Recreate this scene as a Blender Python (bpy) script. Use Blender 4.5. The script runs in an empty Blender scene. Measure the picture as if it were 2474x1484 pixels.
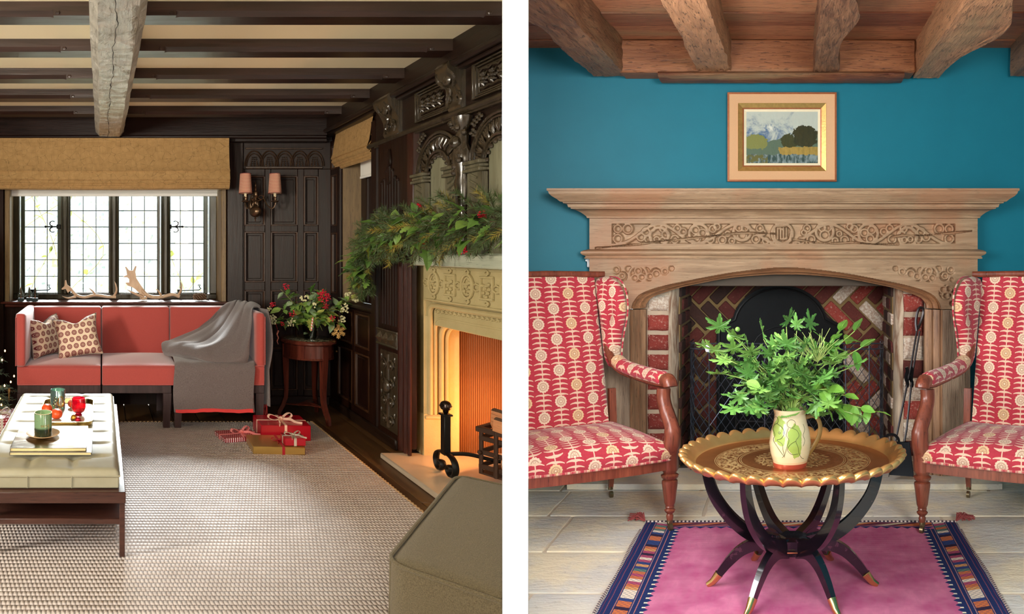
import bpy, bmesh, math, random
from mathutils import Vector, Matrix
from mathutils.noise import noise as pnoise
random.seed(7)
S = bpy.context.scene
PI = math.pi
def sn(d): return math.sin(math.radians(d))
def cs(d): return math.cos(math.radians(d))

# ---------------------------------------------------------------- camera
F = 1720.0
CX, CY, EYE = 1081.0, 605.0, 1.35
cam = bpy.data.objects.new('camera', bpy.data.cameras.new('camera'))
S.collection.objects.link(cam)
cam.location = (0, 0, EYE); cam.rotation_euler = (PI/2, 0, 0)
cam.data.sensor_width = 36; cam.data.lens = 36*F/2474
cam.data.shift_x = (1237-CX)/2474; cam.data.shift_y = -(742-CY)/2474
cam.data.clip_start = 0.05; cam.data.clip_end = 200
S.camera = cam
# ---------------------------------------------------------------- light
S.view_settings.view_transform = 'Standard'; S.view_settings.look = 'None'
S.view_settings.exposure = 0.0; S.view_settings.gamma = 1.0
W = bpy.data.worlds.new('overcast_sky'); S.world = W; W.use_nodes = True
bgn = W.node_tree.nodes['Background']
bgn.inputs[0].default_value = (0.86, 0.93, 1.0, 1); bgn.inputs[1].default_value = 7.0
def lamp(name, kind, loc, target, energy, color=(1, 1, 1), size=1.0, size_y=None, spread=None, angle=None):
    d = bpy.data.lights.new(name, kind); d.energy = energy; d.color = color
    if kind == 'AREA':
        d.shape = 'RECTANGLE'; d.size = size; d.size_y = size_y or size
        if spread: d.spread = math.radians(spread)
    elif kind == 'SUN': d.angle = math.radians(angle or 10)
    else: d.shadow_soft_size = size
    o = bpy.data.objects.new(name, d); S.collection.objects.link(o)
    o.location = loc
    o.rotation_euler = (Vector(target)-Vector(loc)).to_track_quat('-Z', 'Y').to_euler()
    return o
# low hazy sun behind the garden, coming in at the leaded window
lamp('sun', 'SUN', (-4.4, 9, 5.1), (0, 0, 0), 17.0, (0.95, 0.97, 1.0), angle=9)
# unseen area lamps added as fill; only the left side one is window light
lamp('front_fill_left_room', 'AREA', (-2.6, -1.3, 1.9), (-2.0, 4.5, 1.2), 62, (1, 0.86, 0.68), 1.8, 1.3)
lamp('daylight_left_room_side', 'AREA', (-4.6, 2.0, 1.7), (-0.8, 4.4, 1.75), 310, (1.0, 0.92, 0.78), 1.4, 1.3)
lamp('front_fill_right_room', 'AREA', (0.9, -1.3, 1.9), (2.0, 4.2, 0.9), 215, (1, 0.985, 0.96), 1.4, 1.3)
lamp('side_fill_right_room', 'AREA', (0.11*2.1+.03, 2.1, 1.45), (0.11*2.1+.03+3, 2.1-.33, 1.1), 130, (0.98, 0.99, 1.0), 1.3, 1.2)  # added flat along the party wall, which has no window

# ---------------------------------------------------------------- the two rooms
# Two photographs side by side: each room has its own vanishing point, so each room's
# plan is a parallelogram whose side walls slant to either side of the made-up party wall.
# Everything is modelled in plain room coordinates: x across, y into the room, z up.
ROOM = {'L': Matrix(((1, (245-CX)/1400, 0, 0), (0, F/1400, 0, 0), (0, 0, 1, 0), (0, 0, 0, 1))),
        'R': Matrix(((1, (1917-CX)/2120, 0, 0), (0, F/2120, 0, 0), (0, 0, 1, 0), (0, 0, 0, 1)))}
cur = ['L']
PW_L, PW_R, PW_Y = (1214-CX)/F, (1276-CX)/F, 0.7     # faces of the made-up party wall and its free end

# ---------------------------------------------------------------- mesh builder
class MB:
    def __init__(s): s.v = []; s.f = []; s.T = None; s.c = []
    def add(s, vs, fs):
        n = len(s.v)
        s.v += [tuple(s.T(p)) if s.T else tuple(p) for p in vs]
        s.f += [tuple(i+n for i in f) for f in fs]
        return s
    def box(s, x0, x1, y0, y1, z0, z1, b=0.0):
        if x0 > x1: x0, x1 = x1, x0
        if y0 > y1: y0, y1 = y1, y0
        if z0 > z1: z0, z1 = z1, z0
        b = min(b, (x1-x0)*.45, (y1-y0)*.45, (z1-z0)*.45)
        if b <= 0:
            vs = [(x, y, z) for x in (x0, x1) for y in (y0, y1) for z in (z0, z1)]
            return s.add(vs, [(0,1,3,2), (4,6,7,5), (0,4,5,1), (2,3,7,6), (0,2,6,4), (1,5,7,3)])
        vs = []; X = (x0, x1); Y = (y0, y1); Z = (z0, z1); sg = (1, -1)
        for i in (0, 1):
            for j in (0, 1):
                for k in (0, 1):
                    vs += [(X[i], Y[j]+b*sg[j], Z[k]+b*sg[k]), (X[i]+b*sg[i], Y[j], Z[k]+b*sg[k]), (X[i]+b*sg[i], Y[j]+b*sg[j], Z[k])]
        I = lambda i, j, k, a: (i*4+j*2+k)*3+a
        fs = []
        for q in (0, 1):
            fs += [(I(q,0,0,0), I(q,1,0,0), I(q,1,1,0), I(q,0,1,0)), (I(0,q,0,1), I(1,q,0,1), I(1,q,1,1), I(0,q,1,1)), (I(0,0,q,2), I(1,0,q,2), I(1,1,q,2), I(0,1,q,2))]
        for j in (0, 1):
            for k in (0, 1):
                fs += [(I(0,j,k,1), I(1,j,k,1), I(1,j,k,2), I(0,j,k,2)), (I(j,0,k,0), I(j,1,k,0), I(j,1,k,2), I(j,0,k,2)), (I(j,k,0,0), I(j,k,1,0), I(j,k,1,1), I(j,k,0,1))]
        for i in (0, 1):
            for j in (0, 1):
                for k in (0, 1): fs.append((I(i,j,k,0), I(i,j,k,1), I(i,j,k,2)))
        return s.add(vs, fs)
    def lathe(s, prof, c=(0, 0, 0), n=24, cap=True, wob=None):
        vs = []
        for (r, z) in prof:
            for i in range(n):
                a = 2*PI*i/n; rr = wob(r, a, z) if wob else r
                vs.append((c[0]+rr*math.cos(a), c[1]+rr*math.sin(a), c[2]+z))
        fs = []
        for k in range(len(prof)-1):
            for i in range(n):
                j = (i+1) % n
                fs.append((k*n+i, k*n+j, (k+1)*n+j, (k+1)*n+i))
        if cap:
            fs.append(tuple(range(n))[::-1]); fs.append(tuple(range((len(prof)-1)*n, len(prof)*n)))
        return s.add(vs, fs)
    def tube(s, pts, r, n=8, close=False, flat=None, up=None):
        pts = [Vector(p) for p in pts]; m = len(pts)
        rs = r if isinstance(r, (list, tuple)) else [r]*m
        vs = []; prev = None
        for i, p in enumerate(pts):
            a = pts[(i-1) % m] if (i > 0 or close) else p
            b = pts[(i+1) % m] if (i < m-1 or close) else p
            t = (b-a); t = t.normalized() if t.length > 1e-9 else Vector((0, 0, 1))
            if up is not None: u = Vector(up)
            elif prev is None: u = Vector((0, 0, 1)) if abs(t.z) < .9 else Vector((1, 0, 0))
            else: u = prev
            u = u - t*u.dot(t)
            if u.length < 1e-6: u = t.orthogonal()
            u.normalize(); w = t.cross(u); prev = u
            fx = flat if flat else 1.0
            for k in range(n):
                an = 2*PI*k/n+PI/n
                vs.append(p+u*math.cos(an)*rs[i]*fx+w*math.sin(an)*rs[i])
        fs = []
        for i in range(m if close else m-1):
            i2 = (i+1) % m
            for k in range(n):
                l = (k+1) % n
                fs.append((i*n+k, i*n+l, i2*n+l, i2*n+k))
        if not close: fs += [tuple(range(n))[::-1], tuple(range((m-1)*n, m*n))]
        return s.add(vs, fs)
    def prism(s, poly, a, b, axis='y'):
        n = len(poly)
        P = {'y': lambda p, t: (p[0], t, p[1]), 'x': lambda p, t: (t, p[0], p[1]), 'z': lambda p, t: (p[0], p[1], t)}[axis]
        return s.add([P(p, a) for p in poly]+[P(p, b) for p in poly],
                     [tuple(range(n)), tuple(range(2*n-1, n-1, -1))]+[(i, (i+1) % n, n+(i+1) % n, n+i) for i in range(n)])
    def grid(s, fn, nu, nv, closeu=False):
        vs = [fn(i/(nu), j/(nv)) for j in range(nv+1) for i in range(nu+(0 if closeu else 1))]
        w = nu if closeu else nu+1
        fs = []
        for j in range(nv):
            for i in range(nu):
                i2 = (i+1) % w if closeu else i+1
                fs.append((j*w+i, j*w+i2, (j+1)*w+i2, (j+1)*w+i))
        return s.add(vs, fs)
    def slab(s, fn, nu, nv, nrm, t):
        """a sheet with thickness: fn(u,v) -> point, shifted by -nrm*t for the back"""
        w = nu+1; N = w*(nv+1); nr = Vector(nrm)
        a = [Vector(fn(i/nu, j/nv)) for j in range(nv+1) for i in range(w)]
        b = [p-nr*t for p in a]; fs = []
        for j in range(nv):
            for i in range(nu):
                q = (j*w+i, j*w+i+1, (j+1)*w+i+1, (j+1)*w+i)
                fs.append(q); fs.append(tuple(N+x for x in q[::-1]))
        rim = [i for i in range(w)]+[j*w+nu for j in range(1, nv+1)]+[nv*w+i for i in range(nu-1, -1, -1)]+[j*w for j in range(nv-1, 0, -1)]
        for k in range(len(rim)):
            p, q = rim[k], rim[(k+1) % len(rim)]
            fs.append((q, p, N+p, N+q))
        return s.add(a+b, fs)
    def ball(s, c, r, n=12, m=8, sc=(1, 1, 1)):
        vs = [(c[0], c[1], c[2]-r*sc[2])]
        for j in range(1, m):
            t = PI*j/m
            for i in range(n):
                a = 2*PI*i/n
                vs.append((c[0]+r*sc[0]*math.sin(t)*math.cos(a), c[1]+r*sc[1]*math.sin(t)*math.sin(a), c[2]-r*sc[2]*math.cos(t)))
        vs.append((c[0], c[1], c[2]+r*sc[2])); L = len(vs)-1; fs = []
        for i in range(n):
            k = (i+1) % n
            fs.append((0, 1+k, 1+i)); fs.append((L, L-n+i, L-n+k))
            for j in range(m-2): fs.append((1+j*n+i, 1+j*n+k, 1+(j+1)*n+k, 1+(j+1)*n+i))
        return s.add(vs, fs)
def smooth_mesh(me, ang=38):
    me.polygons.foreach_set('use_smooth', [True]*len(me.polygons))
    try: me.set_sharp_from_angle(angle=math.radians(ang))
    except Exception: pass
def mesh_of(name, mb, ang=38, uvf=None):
    me = bpy.data.meshes.new(name); me.from_pydata(mb.v, [], mb.f); me.update()
    bm = bmesh.new(); bm.from_mesh(me); bmesh.ops.recalc_face_normals(bm, faces=bm.faces); bm.to_mesh(me); bm.free()
    finish_mesh(me, ang, uvf)
    return me
def finish_mesh(me, ang=38, uvf=None):
    if 'rc' not in me.attributes:
        at = me.attributes.new('rc', 'FLOAT_VECTOR', 'POINT'); buf = []
        for v in me.vertices: buf += list(uvf(v.co)) if uvf else list(v.co)
        at.data.foreach_set('vector', buf)
    smooth_mesh(me, ang)
def label(o, lab=None, cat=None, group=None, kind=None):
    if lab: o['label'] = lab
    if cat: o['category'] = cat
    if group: o['group'] = group
    if kind: o['kind'] = kind
    return o
def put(name, me, mat, parent=None, loc=(0, 0, 0), rot=(0, 0, 0), sc=(1, 1, 1)):
    o = bpy.data.objects.new(name, me); S.collection.objects.link(o)
    if mat and not me.materials: me.materials.append(mat)
    elif mat and me.materials[0] is not mat:
        o.material_slots[0].link = 'OBJECT'; o.material_slots[0].material = mat
    o.location = loc; o.rotation_euler = rot; o.scale = sc; o['_r'] = cur[0]
    if parent: o.parent = parent
    return o
def ob(name, mb, mat, parent=None, loc=(0, 0, 0), rot=(0, 0, 0), ang=38, uvf=None, sc=(1, 1, 1)):
    return put(name, mesh_of(name, mb, ang, uvf), mat, parent, loc, rot, sc)
def thing(name, lab, cat, loc=(0, 0, 0), rz=0, group=None):
    o = bpy.data.objects.new(name, None); S.collection.objects.link(o); o.empty_display_size = .05
    o.location = loc; o.rotation_euler = (0, 0, rz); o['_r'] = cur[0]
    return label(o, lab, cat, group)
def struct(o): o['kind'] = 'structure'; return o
def subd(o, lev=2, crease=0):
    md = o.modifiers.new('s', 'SUBSURF'); md.levels = lev
    dg = bpy.context.evaluated_depsgraph_get(); dg.update()
    me = bpy.data.meshes.new_from_object(o.evaluated_get(dg)); o.modifiers.clear(); o.data = me
    smooth_mesh(me, 60)
    return o
def arc(c, r, a0, a1, n, plane='xz', off=0, ry=None):
    ry = ry or r; out = []
    for i in range(n+1):
        a = math.radians(a0+(a1-a0)*i/n); u, w = r*math.cos(a), ry*math.sin(a)
        out.append((c[0]+u, c[1]+w) if plane == '2' else (c[0]+u, off, c[1]+w))
    return out
def cr(pts, n=6):
    """smooth curve through points (Catmull-Rom)"""
    P = [Vector(p) for p in pts]; P = [2*P[0]-P[1]]+P+[2*P[-1]-P[-2]]; out = []
    for i in range(1, len(P)-2):
        for k in range(n):
            t = k/n; a, b, c, d = P[i-1:i+3]
            out.append(.5*((2*b)+(-a+c)*t+(2*a-5*b+4*c-d)*t*t+(-a+3*b-3*c+d)*t**3))
    out.append(P[-2]); return out

# ---------------------------------------------------------------- materials
def C(r, g, b): return tuple(((x/255)/12.92 if x/255 <= .04045 else ((x/255+.055)/1.055)**2.4) for x in (r, g, b))+(1,)
class E:
    def __init__(s, m, k): s.m = m; s.k = k
    def _o(s, op, o=None, o2=None):
        n = s.m.nt.nodes.new('ShaderNodeMath'); n.operation = op
        for i, x in enumerate((s, o, o2)):
            if x is None: continue
            if isinstance(x, E): s.m.nt.links.new(x.k, n.inputs[i])
            else: n.inputs[i].default_value = x
        return E(s.m, n.outputs[0])
    def __add__(s, o): return s._o('ADD', o)
    __radd__ = __add__
    def __sub__(s, o): return s._o('SUBTRACT', o)
    def __mul__(s, o): return s._o('MULTIPLY', o)
    __rmul__ = __mul__
    def __truediv__(s, o): return s._o('DIVIDE', o)
    def __neg__(s): return s*-1
    def __rsub__(s, o): return (s*-1)+o
    def sin(s): return s._o('SINE')
    def abs(s): return s._o('ABSOLUTE')
    def fr(s): return s._o('FRACT')
    def fl(s): return s._o('FLOOR')
    def pow(s, p): return s._o('POWER', p)
    def sqrt(s): return s._o('SQRT')
    def gt(s, t): return s._o('GREATER_THAN', t)
    def lt(s, t): return s._o('LESS_THAN', t)
    def mn(s, t): return s._o('MINIMUM', t)
    def mx(s, t): return s._o('MAXIMUM', t)
    def atan2(s, t): return s._o('ARCTAN2', t)
    def ss(s, a, b):
        n = s.m.nt.nodes.new('ShaderNodeMapRange'); n.interpolation_type = 'SMOOTHSTEP'
        s.m.nt.links.new(s.k, n.inputs[0]); n.inputs[1].default_value = a; n.inputs[2].default_value = b
        return E(s.m, n.outputs[0])
class M:
    def __init__(s, name):
        s.mat = bpy.data.materials.new(name); s.mat.use_nodes = True; s.nt = s.mat.node_tree
        s.b = s.nt.nodes['Principled BSDF']
        a = s.nt.nodes.new('ShaderNodeAttribute'); a.attribute_name = 'rc'; s.vec = a.outputs['Vector']
        sp = s.nt.nodes.new('ShaderNodeSeparateXYZ'); s.nt.links.new(s.vec, sp.inputs[0])
        s.x, s.y, s.z = (E(s, sp.outputs[i]) for i in range(3))
        s._ri = None
    @property
    def rnd(s):
        if not s._ri:
            n = s.nt.nodes.new('ShaderNodeObjectInfo'); s._ri = E(s, n.outputs['Random'])
        return s._ri
    def v(s, x, y, z=0.0):
        n = s.nt.nodes.new('ShaderNodeCombineXYZ')
        for i, q in enumerate((x, y, z)):
            if isinstance(q, E): s.nt.links.new(q.k, n.inputs[i])
            else: n.inputs[i].default_value = q
        return n.outputs[0]
    def noise(s, sc=5, det=3, vec=None, sx=(1, 1, 1), rough=.55, dist=0):
        vec = vec or s.vec
        if sx != (1, 1, 1):
            n = s.nt.nodes.new('ShaderNodeVectorMath'); n.operation = 'MULTIPLY'
            s.nt.links.new(vec, n.inputs[0]); n.inputs[1].default_value = sx; vec = n.outputs[0]
        n = s.nt.nodes.new('ShaderNodeTexNoise'); n.inputs['Scale'].default_value = sc; n.inputs['Detail'].default_value = det
        n.inputs['Roughness'].default_value = rough; n.inputs['Distortion'].default_value = dist
        s.nt.links.new(vec, n.inputs['Vector']); return E(s, n.outputs['Fac'])
    def vor(s, sc=5, vec=None, feat='F1', out='Distance', rnd=1.0):
        n = s.nt.nodes.new('ShaderNodeTexVoronoi'); n.feature = feat; n.inputs['Scale'].default_value = sc
        n.inputs['Randomness'].default_value = rnd
        s.nt.links.new(vec or s.vec, n.inputs['Vector']); return E(s, n.outputs[out])
    def mix(s, f, a, b):
        n = s.nt.nodes.new('ShaderNodeMix'); n.data_type = 'RGBA'; n.clamp_factor = True
        for i, q in ((0, f), (6, a), (7, b)):
            if isinstance(q, E): s.nt.links.new(q.k, n.inputs[i])
            else: n.inputs[i].default_value = q
        return E(s, n.outputs[2])
    def out(s, col, rough=.6, bump=None, bs=.3, bd=.002, metal=0, **kw):
        def st(k, val):
            i = s.b.inputs[k]
            if isinstance(val, E): s.nt.links.new(val.k, i)
            else: i.default_value = val
        st('Base Color', col); st('Roughness', rough); st('Metallic', metal)
        for k, val in kw.items(): st(k.replace('_', ' '), val)
        if bump is not None:
            n = s.nt.nodes.new('ShaderNodeBump'); n.inputs['Strength'].default_value = bs; n.inputs['Distance'].default_value = bd
            s.nt.links.new(bump.k, n.inputs['Height']); s.nt.links.new(n.outputs[0], s.b.inputs['Normal'])
        return s.mat
def plain(name, col, rough=.6, metal=0, var=.12, sc=12, bs=.15, **kw):
    m = M(name); n = m.noise(sc, 4)
    d = tuple(c*(1-var) for c in col[:3])+(1,); e = tuple(min(1, c*(1+var)) for c in col[:3])+(1,)
    return m.out(m.mix(n, d, e), rough, n, bs, .002, metal, **kw)
def wood(name, c1, c2, ax='x', rough=.45, sc=1.0, bs=.35, dist=.6, spec=.5, c3=None, coat=0):
    m = M(name); k = {'x': (.08, 1, 1), 'y': (1, .08, 1), 'z': (1, 1, .08)}[ax]
    g = m.noise(38*sc, 6, sx=k, dist=dist); f = m.noise(160*sc, 3, sx=k); big = m.noise(3, 2)
    t = (g*1.5-.25+(f-.5)*.5)
    col = m.mix(t, c1, c2)
    if c3: col = m.mix(big.ss(.45, .65), col, c3)
    col = m.mix(f.lt(.36)*.5, col, tuple(c*.35 for c in c1[:3])+(1,))
    return m.out(col, (g*.25)+rough-.1, g+f*.6, bs, .003, Specular_IOR_Level=spec, Coat_Weight=coat)
# ================================================================ materials of the shell
m = M('white_plaster'); WHITE = m.out((.93, .93, .93, 1), .8, m.noise(40, 2), .02)
OAK_D = wood('black_oak', C(12, 5, 2), C(46, 22, 11), 'z', .36, 1, .35, spec=.32, c3=C(30, 12, 7))
OAK_M = wood('worn_highlit_moulding_oak', C(26, 12, 6), C(84, 52, 30), 'z', .32, 1, .3, spec=.5)  # lighter brown stands for worn edges and their golden highlights
OAK_DX = wood('black_oak_across', C(11, 5, 4), C(44, 21, 13), 'x', .36, 1, .35, spec=.32, c3=C(30, 11, 8))
OAK_DY = wood('black_oak_deep', C(14, 8, 5), C(48, 30, 20), 'y', .36, 1, .4, spec=.4)
OAK_L = wood('worn_oak', C(96, 74, 46), C(150, 125, 85), 'z', .5, 1, .3)
m = M('cream_ceiling'); CREAM = m.out(m.mix(m.noise(2, 2), C(252, 238, 200), C(255, 244, 212)), .8)
m = M('hewn_beam')
h1 = m.noise(9, 3, sx=(1, .9, 1), dist=1.2); h2 = m.noise(60, 4, sx=(1, .12, 1)); ad = m.vor(11, m.v(m.x*.6+h1*.1, m.y+h1*.12, m.z))
BEAM_L = m.out(m.mix(h2*.9+h1*.3-.15, C(104, 98, 86), C(232, 228, 216)), (h2*.2)+.24, ad*1.5+h2*.4, 1.0, .012, Specular_IOR_Level=1.0)  # pale silver base colour stands in for window glare
m = M('joist_oak')
g = m.noise(40, 6, sx=(.07, 1, 1), dist=.5)
JOIST = m.out(m.mix(g*1.6-.3, C(18, 7, 4), C(58, 28, 17)), (g*.3)+.22, g, .5, .003, Specular_IOR_Level=.8)
m = M('floor_oak'); g = m.noise(30, 5, sx=(1, .06, 1), dist=.6)
FLOOR_L = m.out(m.mix(g*1.5-.3+(m.rnd-.5)*.4, C(48, 30, 16), C(112, 80, 45)), (g*.3)+.28, g, .4, .002)
BLUE = None
m = M('teal_paint'); n = m.noise(7, 4); n2 = m.noise(220, 2)
BLUE = m.out(m.mix(n, C(9, 106, 124), C(14, 114, 132)), .62, n2*.5+n*.2, .12, .002)
MORTAR = plain('lime_mortar', C(205, 192, 170), .9, var=.2, sc=30, bs=.5)
m = M('flagstone'); n = m.noise(3.5, 5, rough=.65); n2 = m.noise(26, 5, sx=(.5, 1, 1), rough=.7); n3 = m.vor(5, feat='DISTANCE_TO_EDGE')
col = m.mix(n.ss(.35, .65), C(206, 203, 194), C(232, 220, 190)); col = m.mix(m.rnd.gt(.6)*.5, col, C(196, 200, 200))
col = m.mix(n2.lt(.36)*.4, col, C(140, 130, 112))
FLAG = m.out(col, .5, n2*.7+n*.8, .7, .012)
def clipwall(name, mb, mat): return struct(ob(name, mb, mat))

# ================================================================ made-up party wall, a wedge filling the white gap between the rooms
cur[0] = None
b = MB()
y0, y1 = PW_Y, 7.0
poly = [(PW_L*y0, y0), (PW_R*y0, y0), (PW_R*y1, y1), (PW_L*y1, y1)]
b.prism(poly, 0, 2.9, 'z')
struct(ob('wall_gap_strip', b, WHITE))
b = MB().box(-6.5, 5.5, -1.9, 9, -.12, -.03); struct(ob('floor', b, MORTAR))
b = MB().box(-6.5, 5.5, -2.0, -1.9, -.1, 3.0); struct(ob('wall_front', b, WHITE))
b = MB().box(-6.5, 5.5, -2.0, 6.6, 2.92, 3.0); struct(ob('ceiling', b, CREAM))

# ================================================================ LEFT ROOM shell
cur[0] = 'L'
fl = thing('floor', None, None); struct(fl)
x = -3.6; k = 0
while x < 2.1:
    w = .19+.03*math.sin(k*2.3); a = min(x+w, 2.12)
    off = [3.1, 1.2, 4.0, 2.2][k % 4]
    ob('floorboard', MB().box(x+.002, a-.002, -1.55, off, -.03, 0+.0015*(k % 2), .003), FLOOR_L, fl)
    ob('floorboard', MB().box(x+.002, a-.002, off+.004, 5.1, -.03, 0-.001*(k % 3)+.001, .003), FLOOR_L, fl)
    x = a; k += 1
WIN = (-.80, 1.046, .905, 2.25)    # opening in the back wall
wb = thing('wall_back', None, None); struct(wb)
b = MB(); b.box(-3.6, WIN[0], 5.08, 5.2, 0, 2.52); b.box(WIN[1], 2.3, 5.08, 5.2, 0, 2.52)
b.box(WIN[0], WIN[1], 5.08, 5.2, 0, WIN[2]-.03); b.box(WIN[0], WIN[1], 5.08, 5.2, WIN[3], 2.52)
ob('wall_panelling', b, OAK_D, wb)
# window recess
b = MB(); b.box(WIN[0]-.05, WIN[0], 5.08, 5.5, WIN[2]-.05, WIN[3]); b.box(WIN[1], WIN[1]+.05, 5.2, 5.5, WIN[2]-.05, WIN[3]); b.box(WIN[0], WIN[1], 5.2, 5.5, WIN[3], WIN[3]+.05)
ob('window_reveal', b, OAK_D, wb)
b = MB(); b.box(WIN[1]-.001, WIN[1]+.045, 5.055, 5.30, WIN[2]-.02, WIN[3], .006); b.box(WIN[0]-.045, WIN[0]+.001, 5.055, 5.30, WIN[2]-.02, WIN[3], .006)
ob('reveal_post', b, OAK_L, wb)
b = MB(); b.box(WIN[0]-.07, WIN[1]+.09, 4.985, 5.34, WIN[2]-.018, WIN[2], .006); b.box(WIN[0]-.04, WIN[1]+.06, 5.02, 5.1, WIN[2]-.05, WIN[2]-.018, .008)
struct(ob('trim_1', b, wood('sill_oak', C(50, 20, 14), C(105, 50, 34), 'x', .3)))
b = MB(); b.box(WIN[1]+.05, 1.235, 5.05, 5.08, 0, 2.32, .004); b.box(WIN[0]-1.2, WIN[0]-.052, 5.05, 5.08, 0, 2.32, .004)
ob('wide_post', b, OAK_D, wb)
def sunk_panel(wall, T, a0, a1, z0, z1, mat=OAK_D, proud=.022, fr=.016):
    """a sunk panel with a bevelled moulding round it, in the (a, n, z) frame given by T"""
    p = MB(); p.T = T
    p.box(a0+.004, a1-.004, 0, proud*.25, z0+.004, z1-.004, .003)
    p.box(a0+.03, a1-.03, 0, proud*.45, z0+.03, z1-.03, .006)
    o = ob('panel', p, mat, wall)
    q = MB(); q.T = T
    for (c0, c1, d0, d1) in ((a0-fr*.2, a0+fr, z0, z1), (a1-fr, a1+fr*.2, z0, z1), (a0, a1, z0-fr*.2, z0+fr*.8), (a0, a1, z1-fr*.8, z1+fr*.2)):
        q.box(c0, c1, 0, proud*1.15, d0, d1, .005)
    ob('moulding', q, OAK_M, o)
def framework(wall, T, a0, a1, z0, z1, cols, rows, mat=OAK_D, proud=.022):
    """stiles and rails around the cells cols x rows"""
    es = [a0]+[v for c in cols for v in c]+[a1]
    for i in range(0, len(es), 2):
        s_ = MB(); s_.T = T; s_.box(es[i], es[i+1], 0, proud, z0, z1, .003); ob('stile', s_, mat, wall)
    ez = [z0]+[v for r in rows for v in r]+[z1]
    for i in range(0, len(ez), 2):
        for c in cols:
            s_ = MB(); s_.T = T; s_.box(c[0]+.0005, c[1]-.0005, 0, proud-.001, ez[i], ez[i+1], .003); ob('rail', s_, mat, wall)
    for c in cols:
        for r in rows: sunk_panel(wall, T, c[0], c[1], r[0], r[1], mat, proud)
TB = lambda p: (p[0], 5.08-p[1], p[2])
cols = [(1.25, 1.428), (1.479, 1.713), (1.767, 1.894)]
framework(wb, TB, 1.237, 2.02, .0, 2.06, cols, [(.13, .50), (.56, 1.0), (1.072, 1.512), (1.566, 1.999)])
# arcaded carving above the panels
b = MB(); b.T = TB; b.box(1.237, 2.02, 0, .018, 2.06, 2.32, .003); ob('frieze_board', b, OAK_D, wb)
b = MB(); b.T = TB
b.box(1.255, 1.93, .018, .03, 2.062, 2.082, .004); b.box(1.255, 1.93, .018, .03, 2.232, 2.247, .004)
for i in range(5):
    cx_ = 1.265+.1325*i+.066
    for r_, t_ in ((.080, .006), (.066, .004)): b.tube([(cx_+r_*cs(a), .022, 2.085+.132*sn(a)*(r_/.08)) for a in range(0, 181, 15)], t_, 6)
    for dx in (-.028, 0, .028):
        for k in range(5): b.ball((cx_+dx*(.6+.4*(4-k)/4), .024, 2.093+k*.017), .0085-k*.0008, 6, 4)
ob('arcade_carving', b, wood('carved_oak', C(30, 15, 10), C(80, 55, 32), 'z', .35), wb)
# wall left of the window
framework(wb, TB, -2.9, -1.02, 0, 2.3, [(-1.9, -1.55), (-1.45, -1.1)], [(.14, .75), (.85, 1.5), (1.6, 2.2)])
# wall plates (cornice beams)
b = MB(); b.box(-3.6, 1.95, 4.98, 5.2, 2.33, 2.53, .012); struct(ob('trim_2', b, OAK_DX))
b = MB(); b.tube([(-3.6, 4.985, 2.325), (1.93, 4.985, 2.325)], .016, 8); b.box(-3.6, 1.95, 5.0, 5.08, 2.285, 2.325, .006); struct(ob('trim_3', b, OAK_DX))
b = MB(); b.box(1.935, 2.3, -1.5, 5.08, 2.385, 2.53, .015); struct(ob('trim_4', b, OAK_DY))
b = MB(); b.tube([(1.925, -1.5, 2.375), (1.925, 4.98, 2.375)], .02, 8); b.box(1.945, 2.3, -1.5, 5.08, 2.34, 2.375, .008); struct(ob('trim_5', b, OAK_DY))
# ceiling: plaster, five joists, main beam
ce = thing('ceiling', None, None); struct(ce)
ob('plaster', MB().box(-3.6, 2.3, -1.55, 5.2, 2.515, 2.56), CREAM, ce)
for jn, zn in enumerate((4.67, 4.18, 3.70, 3.19, 2.71, 2.22, 1.74)):
    for (xa, xb) in ((-3.6, -.045), (.19, 1.96)):
        p = MB(); e = .09
        wob = lambda q: .003*math.sin(q*7+jn)
        def prof(c): return [(zn, 2.515), (zn, 2.449+c), (zn+c*.8, 2.449), (zn+.115, 2.449), (zn+.115, 2.515)]
        mid0, mid1 = (xa, xb-.18) if xa < -1 else (xa+.16, xb-.16)
        p.prism(prof(.022), mid0, mid1, 'x')
        if xa > -1: p.prism(prof(.002), xa, mid0, 'x')
        p.prism(prof(.002), mid1, xb, 'x')
        o = ob('joist', p, JOIST, ce)
        q = MB()   # lance stops on the chamfer
        for (xs, sg) in ((mid0, 1), (mid1, -1)):
            if xs == xa and xa < -1: continue
            q.add([(xs, zn-.002, 2.475), (xs, zn+.02, 2.446), (xs+.07*sg, zn+.008, 2.458), (xs, zn+.02, 2.47)], [(0, 1, 2), (1, 3, 2), (0, 3, 2), (0, 1, 3)])
            q.ball((xs-.02*sg, zn+.004, 2.462), .012, 6, 4, (1.4, .8, 1))
        ob('chamfer_stop', q, JOIST, o)
p = MB()
def beamf(u, v):
    y = -1.5+v*6.55; pr = [(-.052, 2.515), (-.052, 2.37), (-.022, 2.335), (-.015, 2.322), (.155, 2.322), (.162, 2.335), (.192, 2.37), (.192, 2.515)]
    t = u*(len(pr)-1); i = min(int(t), len(pr)-2); f = t-i
    x = pr[i][0]*(1-f)+pr[i+1][0]*f; z = pr[i][1]*(1-f)+pr[i+1][1]*f
    n = pnoise((x*9, y*5, z*5)); n2 = pnoise((x*22, y*14, 1))
    return (x+.006*n, y, z-.008*n-.006*n2)
p.grid(beamf, 42, 300)
o = ob('main_beam', p, BEAM_L, ce, ang=60)
q = MB(); pts = []
for k in range(90): pts.append((.055+.010*pnoise((k*.45, 0, 0))+.028*pnoise((k*.06, 3, 0)), 5.0-k*.033, 2.3145-.003*pnoise((k*.8, 0, 4))))
q.tube(pts, [.0008+.0026*abs(pnoise((k*.3, 9, 0))+.3) for k in range(90)], 5); ob('shake_crack', q, plain('dark_crack', C(18, 14, 12), .9), o)
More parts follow.
